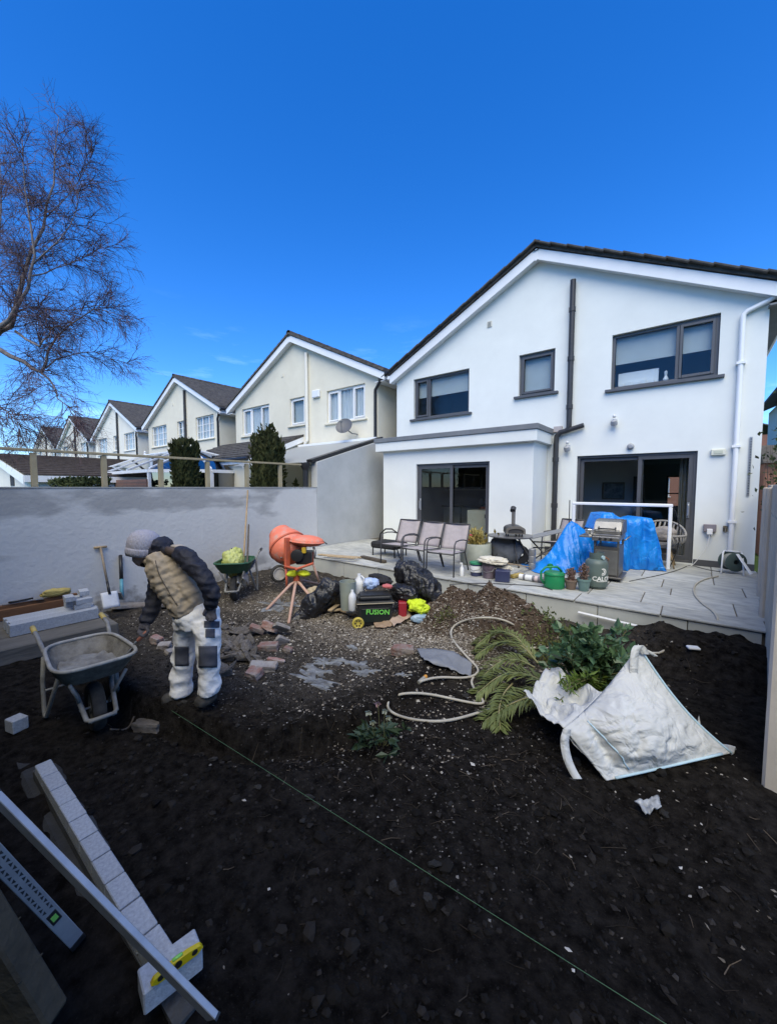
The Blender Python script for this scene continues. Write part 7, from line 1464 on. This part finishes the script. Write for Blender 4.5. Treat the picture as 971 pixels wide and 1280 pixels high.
# splashes of dried mortar on the trodden soil
MS = mat('dried_mortar', (.26, .275, .285), (.09, .09, .09), 11, .95, .5, 40)
for i, (u, v, rx, ry) in enumerate(((405, 829, .22, .11), (391, 838, .20, .08), (392, 851, .26, .09), (404, 860, .10, .05), (450, 833, .18, .09), (459, 840, .14, .08), (436, 829, .22, .04), (505, 845, .10, .04), (350, 757, .45, .22), (440, 810, .10, .04))):
    g = atg(u, v); n = 44; rr = random.Random(i); q = []
    for k in range(n):
        t = 2*PI*k/n; r = .72+.75*float(fbm(math.cos(t)*2.6+i*3, math.sin(t)*2.6, i, 4)); x, y = g.x+rx*r*math.cos(t), g.y+ry*r*math.sin(t); q.append((x, y, gz(x, y)+.004))
    mb = MB(); rings = [q] + [[(g.x+(p[0]-g.x)*s, g.y+(p[1]-g.y)*s, gz(g.x+(p[0]-g.x)*s, g.y+(p[1]-g.y)*s)+.012) for p in q] for s in (.9, .6, .3)]
    mb.add([p for r_ in rings for p in r_] + [(g.x, g.y, gz(g.x, g.y)+.012)], [(a*n+k, a*n+(k+1) % n, (a+1)*n+(k+1) % n, (a+1)*n+k) for a in range(3) for k in range(n)] + [(3*n+k, 3*n+(k+1) % n, 4*n) for k in range(n)])
    solo(mb, 'mortar_splash', MS, 'grey dried mortar splash on the trodden ground' if i < 8 else ('broad grey mortar patch under the cement mixer' if i == 8 else 'small grey mortar spot near the toolbox gravel'), 'mortar', 'mortar splashes')
stn2 = [rock_mesh('loose_stone', k+9, mat('soil_dark_stone', (.016, .015, .014), (.045, .042, .039), 6, .95, .6, 30, rand=.3), 2, .6, .5) for k in range(6)]
for i in range(26):
    x, y = (rub.uniform(-3.2, .3), rub.uniform(1.0, 3.4)) if i < 14 else (rub.uniform(-3.8, -.8), rub.uniform(1.1, 1.8)); s = rub.uniform(.012, .028); o = inst('loose_stone', stn2[i % 6], None, (x, y, gz(x, y)+s*.3), (rub.uniform(-.4, .4), rub.uniform(-.4, .4), rub.uniform(0, 6)), (s*1.2, s, s)); tag(o, 'loose dark stone on the bare black soil', 'stone', 'loose stones on the soil')
g = atg(185, 912); chunk(Vector((g.x, g.y, gz(g.x, g.y)+.03)), (.22, .09, .08), (0, 0, .6), DST, 'kerb_fragment', 'long dark stone fragment half buried near the barrow wheel', 'stone', None, 3)
a, b = atg(138, 914), atg(168, 898); solo(MB().tube(smooth_path([Vector((p.x, p.y, gz(p.x, p.y)+.015)) for p in (a, a.lerp(b, .5)+Vector((.02, .03, 0)), b)]), [.008]*11 if False else .007, n=5), 'fallen_stick', mat('stick_bark', (.16, .13, .10), (.1, .08, .06), 9, .9), 'bent grey stick lying beside the barrow wheel', 'stick')

# ================================================================== THE WORKER
def worker():
    g = atg(235, 878); DW = depth(g); base = Vector((g.x, g.y, gz(g.x, g.y))); R = thing('person', 'worker in grey beanie, beige vest and white trousers bending with a trowel', 'person', base)
    C = lambda x, y, o=0.0: atd(150+x/5.12, 650+y/5.12, DW+o)
    def limb(pts, r, k=1.0, mb=None, n=12):
        mb = mb or MB(); mb.loft([C(*p) for p in pts], [a*1.0 for a in r], [a*k for a in r], n=n, ref=_f); return mb
    gl = lambda x, y: gz(x, y)
    SK = mat('skin', (.60, .37, .28), (.52, .31, .23), 8, .55, subsurf=.1); 
    # --- body: one continuous skin from head to feet
    mb = MB()
    mb.ball(C(163, 195), (.088, .082, .115), 16, 12, Matrix.Rotation(YAW, 3, 'Z') @ Matrix.Rotation(math.radians(-28), 3, 'Y'))
    limb([(165, 205), (134, 228), (128, 255), (140, 278)], [.075, .068, .056, .040], .95, mb)                    # face and jaw, turned down
    limb([(98, 232), (88, 256), (97, 266)], [.014, .019, .013], .8, mb, 8)                 # nose
    limb([(112, 276), (126, 282), (146, 288)], [.016, .020, .022], 1.3, mb, 8)                                  # mouth and chin
    limb([(200, 190, -.075), (200, 210, -.08)], [.02, .018], .5, mb, 8)                       # ear
    limb([(190, 215), (235, 225), (285, 240)], [.055, .058, .075], 1.0, mb)                   # neck
    limb([(270, 235), (320, 330), (390, 440), (450, 560), (485, 640)], [.08, .10, .10, .09, .09], 1.2, mb)
    limb([(400, 235, -.13), (500, 330, -.19), (570, 415, -.20), (588, 480, -.19), (580, 560, -.17), (585, 600, -.17)], [.05, .048, .042, .038, .03, .03], 1, mb)
    limb([(250, 320, .14), (232, 420, .16), (224, 500, .13), (200, 580, .08), (168, 660, .03), (152, 695, .02)], [.05, .046, .042, .036, .03, .03], 1, mb)
    limb([(535, 640, -.06), (560, 740, -.08), (565, 860, -.09), (572, 980, -.07), (575, 1110, -.06)], [.065, .065, .055, .05, .042], 1, mb)
    limb([(440, 640, .06), (420, 740, .08), (405, 860, .07), (395, 980, .08), (390, 1110, .08)], [.065, .065, .055, .05, .042], 1, mb)
    limb([(580, 1125, -.05), (540, 1150, -.09), (500, 1168, -.13)], [.045, .042, .034], 1, mb); limb([(395, 1118, .08), (345, 1140, .05), (295, 1152, .02)], [.045, .042, .034], 1, mb)
    meshobj('body', remeshed(mb, .012, 3), SK, R, base)
    # --- eyes and beard as small pieces
    mb = MB(); limb([(138, 280), (160, 286), (186, 282), (204, 262)], [.018, .026, .028, .018], 1.4, mb); meshobj('beard', remeshed(mb, .008, 3, wrinkle(.004, 60)), mat('dark_beard', (.025, .018, .015), (.04, .03, .025), 20, .9), R, base)
    for o in (-.045, .02): MB().ball(C(96, 228, o), (.011, .011, .011), 8, 6).build('eye', mat('eye_dark', (.05, .04, .04), None, rough=.3), R, smooth=True, loc=base)
    # --- beanie
    up = (C(172, 80)-C(148, 205)).normalized(); Mh = Matrix.Translation(C(150, 200)) @ up.to_track_quat('Z', 'Y').to_matrix().to_4x4(); Mh2 = Mh @ Matrix.Rotation(math.radians(-4), 4, 'X')
    HAT = mat('grey_beanie', (.40, .39, .44), (.33, .32, .37), 60, .95, .5, 120, stretch=(1, 1, .3)); 
    prof = [(.112, -.012), (.120, .02), (.124, .055), (.119, .10), (.100, .138), (.066, .164), (.03, .176), (.0, .179)]
    ht = MB().lathe(prof, 30, Mh2); 
    o = ht.build('beanie', HAT, R, smooth=True, loc=base); MB().lathe([(.108, -.034), (.119, -.034), (.125, -.01), (.127, .015), (.124, .030), (.116, .034)], 30, Mh2).build('beanie_cuff', HAT, o, smooth=True, loc=base)
    # --- jacket: sleeves, collar and hood in navy
    NV = mat('navy_quilt', (.012, .013, .022), (.02, .021, .033), 9, .7, .3, 40)
    quilt = lambda co, no: co + no*(.003*np.sin((co @ np.array([.2, .1, 1.0]))*110) + .008*(1-2*np.abs(fbm(co[:, 0]*12, co[:, 1]*12, co[:, 2]*12, 3))))[:, None]
    mb = limb([(380, 215, -.10), (420, 235, -.15), (500, 325, -.20), (565, 410, -.21), (592, 480, -.20), (580, 552, -.17)], [.06, .072, .070, .064, .060, .050], 1.0, n=16); meshobj('sleeve', remeshed(mb, .010, 3, quilt), NV, R, base)
    mb = limb([(265, 300, .10), (245, 340, .15), (235, 420, .16), (226, 500, .13), (200, 585, .08), (165, 660, .03)], [.066, .066, .064, .062, .060, .050], 1.0, n=16); meshobj('sleeve', remeshed(mb, .010, 3, quilt), NV, R, base)
    mb = MB(); limb([(232, 128, 0), (262, 150, .0), (300, 165, 0), (335, 160, 0)], [.03, .07, .06, .02], 1.6, mb); limb([(225, 175, 0), (250, 210, 0), (262, 245, 0)], [.06, .075, .06], 1.35, mb); limb([(285, 190, -.02), (330, 200, -.06), (360, 215, -.10)], [.03, .035, .03], 1.5, mb)
    meshobj('hood', remeshed(mb, .010, 3, wrinkle(.008, 14)), NV, R, base)
    # --- vest
    VS = mat('beige_vest', (.40, .33, .245), (.33, .27, .20), 7, .85, .25, 30)
    mb = MB(); limb([(250, 222), (285, 280), (335, 380), (395, 470), (445, 550), (462, 585)], [.095, .122, .128, .128, .122, .118], 1.30, mb, 18); limb([(340, 250), (420, 370), (478, 460), (488, 525), (490, 558)], [.07, .085, .092, .092, .085], 1.5, mb, 16); limb([(262, 240), (238, 295), (224, 345), (265, 430)], [.065, .058, .05, .05], 1.5, mb)
    ax = (C(450, 560)-C(275, 230)).normalized(); axn = np.array(ax[:]); c0 = np.array(C(275, 230)[:])
    vq = lambda co, no: co + no*(.007*np.abs(np.sin(((co-c0) @ axn)*46 + 1.4*fbm(co[:, 0]*6, co[:, 1]*6, co[:, 2]*6, 2))) + .011*(1-2*np.abs(fbm(co[:, 0]*11, co[:, 1]*11, co[:, 2]*13, 3))))[:, None]
    v_ = meshobj('vest', remeshed(mb, .010, 3, vq), VS, R, base)
    mb = limb([(300, 190, -.09), (330, 200, -.13), (362, 205, -.15)], [.028, .030, .03], .6); mb.build('shoulder_yoke', mat('brown_yoke', (.09, .065, .055), None, rough=.8), v_, smooth=True, loc=base)
    mb = limb([(345, 168, -.06), (385, 172, -.08), (420, 180, -.1)], [.016, .02, .012], 2.0); mb.build('shoulder_panel', mat('pale_tan', (.42, .37, .31), None, rough=.85), v_, smooth=True, loc=base)
    # --- trousers, one skin
    TRW = mat('white_trousers', (.80, .79, .78), (.70, .69, .68), 5, .9, .25, 45)
    mb = MB(); limb([(472, 545), (490, 600), (500, 680)], [.140, .178, .165], .85, mb, 18)
    L1 = [(552, 650, -.05), (562, 740, -.08), (567, 860, -.09), (572, 980, -.075), (574, 1060, -.065), (576, 1108, -.065)]; r1 = [.104, .096, .083, .077, .078, .083]
    L2 = [(430, 650, .06), (420, 740, .08), (408, 860, .075), (396, 980, .08), (391, 1060, .08), (388, 1108, .08)]; r2 = [.102, .094, .083, .077, .082, .088]
    limb(L1, r1, 1.05, mb, 16); limb(L2, r2, 1.05, mb, 16)
    tw = lambda co, no: co + no*(.009*fbm(co[:, 0]*9, co[:, 1]*9, co[:, 2]*15, 4) + .010*(1-2*np.abs(fbm(co[:, 0]*6+2, co[:, 1]*6, co[:, 2]*7+co[:, 0]*3, 3)))*sstep(.9, .2, np.abs(co[:, 2]-base.z-.35)))[:, None]
    tr = meshobj('trousers', remeshed(mb, .011, 3, tw), TRW, R, base)
    GP = mat('charcoal_patch', (.055, .058, .075), (.075, .078, .095), 10, .85)
    from mathutils.bvhtree import BVHTree
    def skin_of(o): return BVHTree.FromPolygons([v__.co + base for v__ in o.data.vertices], [tuple(p.vertices) for p in o.data.polygons])
    bt = skin_of(tr); bv = skin_of(v_)
    def onskin(b, x, y, lift):
        d_ = (C(x, y)-CAM).normalized(); h_ = b.ray_cast(CAM, d_); return (h_[0] + h_[1]*lift) if h_[0] is not None else None
    def patch(L, r, y0, y1, x0, x1, off, nm):
        # charcoal cloth panel wrapped on the side of the leg that faces the barrow and the photographer
        ys_ = [p[1] for p in L]
        def fn(u, v):
            y = y0+(y1-y0)*v; x = x0+(x1-x0)*u; cx_ = float(np.interp(y, ys_, [p[0] for p in L])); od = float(np.interp(y, ys_, [p[2] for p in L])); rad = float(np.interp(y, ys_, r))*1.02+.016; dx = (x-cx_)/5.12*DW/FPX; k = max(0, 1-(dx/rad)**2); h_ = onskin(bt, x, y, .004); return h_ if h_ is not None else C(x, y, od-rad*.5*math.sqrt(k))
        MB().grid(fn, 10, 10).build(nm, GP, tr, smooth=True, solid=.003, loc=base)
    for nm, pts in (('zip', [(228, 262), (238, 300), (252, 340), (275, 390), (305, 440), (340, 500), (372, 545)]),):
        q_ = [h for h in (onskin(bv, *p, .007) for p in pts) if h is not None]; MB().tube(smooth_path(q_), .0035, n=6).build(nm, mat('zip_dark', (.09, .075, .06)), v_, smooth=True, loc=base)
    patch(L1, r1, 805, 942, 508, 620, 0, 'knee_patch'); patch(L2, r2, 808, 932, 355, 440, 0, 'knee_patch')
    patch(L1, r1, 648, 690, 540, 634, 0, 'pocket_flap'); patch(L1, r1, 697, 752, 548, 606, 0, 'phone_pocket')
    # --- boots
    BT = mat('muddy_boot', (.035, .032, .028), (.07, .065, .058), 12, .9, .4, 40)
    for pts in ([(580, 1095, -.05), (578, 1125, -.06), (545, 1150, -.09), (505, 1172, -.13), (488, 1182, -.15)], [(395, 1095, .08), (392, 1120, .08), (345, 1140, .05), (290, 1154, .01), (268, 1160, 0)]):
        mb = limb(pts, [.058, .062, .058, .05, .03], 1.0, n=14)
        def sole(co, no):
            z0 = co[:, 2].min(); co = co.copy(); co[:, 2] = np.maximum(co[:, 2], z0+.022); return co
        me = remeshed(mb, .010, 3, sole); zmin = min(v__.co.z for v__ in me.vertices); xm = sum(v__.co.x for v__ in me.vertices)/len(me.vertices); ym = sum(v__.co.y for v__ in me.vertices)/len(me.vertices)
        b_ = meshobj('boot', me, BT, R, base)
    # --- gloved hands with five fingers each
    GLV = mat('grey_glove', (.045, .042, .05), (.10, .095, .11), 14, .9, .4, 60)
    def hand(palm, fingers, nm):
        mb = MB(); mb.loft([C(*p) for p in palm[0]], palm[1], palm[2], n=12, ref=_f)
        for f_ in fingers: mb.loft([C(*p) for p in f_], [.0135, .0125, .0115, .009][:len(f_)], None, n=8, ref=_f)
        meshobj(nm, remeshed(mb, .0055, 2, wrinkle(.0015, 60)), GLV, R, base)
    hand(([(582, 545, -.17), (582, 572, -.18), (584, 598, -.18)], [.036, .043, .040], [.026, .025, .022]),
         [[(560, 598, -.185), (556, 616, -.20), (560, 634, -.20), (566, 642, -.19)], [(574, 604, -.19), (573, 624, -.205), (578, 643, -.205), (584, 650, -.195)], [(590, 604, -.19), (592, 624, -.205), (595, 641, -.205), (599, 647, -.195)], [(606, 598, -.18), (611, 616, -.195), (613, 630, -.195), (615, 636, -.19)], [(558, 566, -.19), (545, 582, -.21), (539, 600, -.215), (540, 614, -.21)]], 'glove')
    hand(([(168, 655, .03), (158, 678, .02), (150, 700, .01)], [.036, .043, .040], [.030, .028, .026]),
         [[(128, 700, .01), (122, 720, -.015), (132, 735, -.03), (146, 738, -.028)], [(138, 708, .01), (132, 728, -.02), (142, 743, -.032), (154, 742, -.028)], [(150, 712, .01), (146, 733, -.02), (154, 746, -.03), (163, 742, -.026)], [(162, 710, .01), (162, 730, -.018), (168, 742, -.026), (174, 736, -.02)], [(172, 690, .0), (180, 712, -.02), (172, 730, -.03), (160, 734, -.03)]], 'glove')
    # --- trowel
    t0, t1 = C(168, 722, -.012), C(112, 775, -.03); d = (t1-t0).normalized(); T_ = thing('trowel', 'steel pointing trowel with worn wooden handle held over the barrow', 'trowel', t0)
    MB().tube([t0-d*.02, t0+d*.02, t0+d*.075, t1-d*.0], [.014, .017, .016, .012], n=10).build('handle', mat('red_brown_handle', (.32, .12, .08), (.24, .09, .06), 7, .6), T_, smooth=True, loc=t0)
    e = C(88, 805, -.04); MB().tube([t1, t1.lerp(e, .5)+Vector((0, 0, .012)), e], .006, n=8).build('tang', STEEL, T_, smooth=True, loc=t0)
    tp = C(28, 868, -.06); dd = (tp-e).normalized(); sd_ = dd.cross(Vector((0, 0, 1))).normalized(); MB().add([e, e+dd*.03+sd_*.035, tp, e+dd*.03-sd_*.035], [(0, 1, 2, 3)]).build('blade', STEEL, T_, solid=.003, loc=t0)
worker()
b = C0 = None
g = atg(175, 803); p, q = Vector((*atz(156, 803, .17).xy, .17)), Vector((*atz(182, 795, .16).xy, .16))
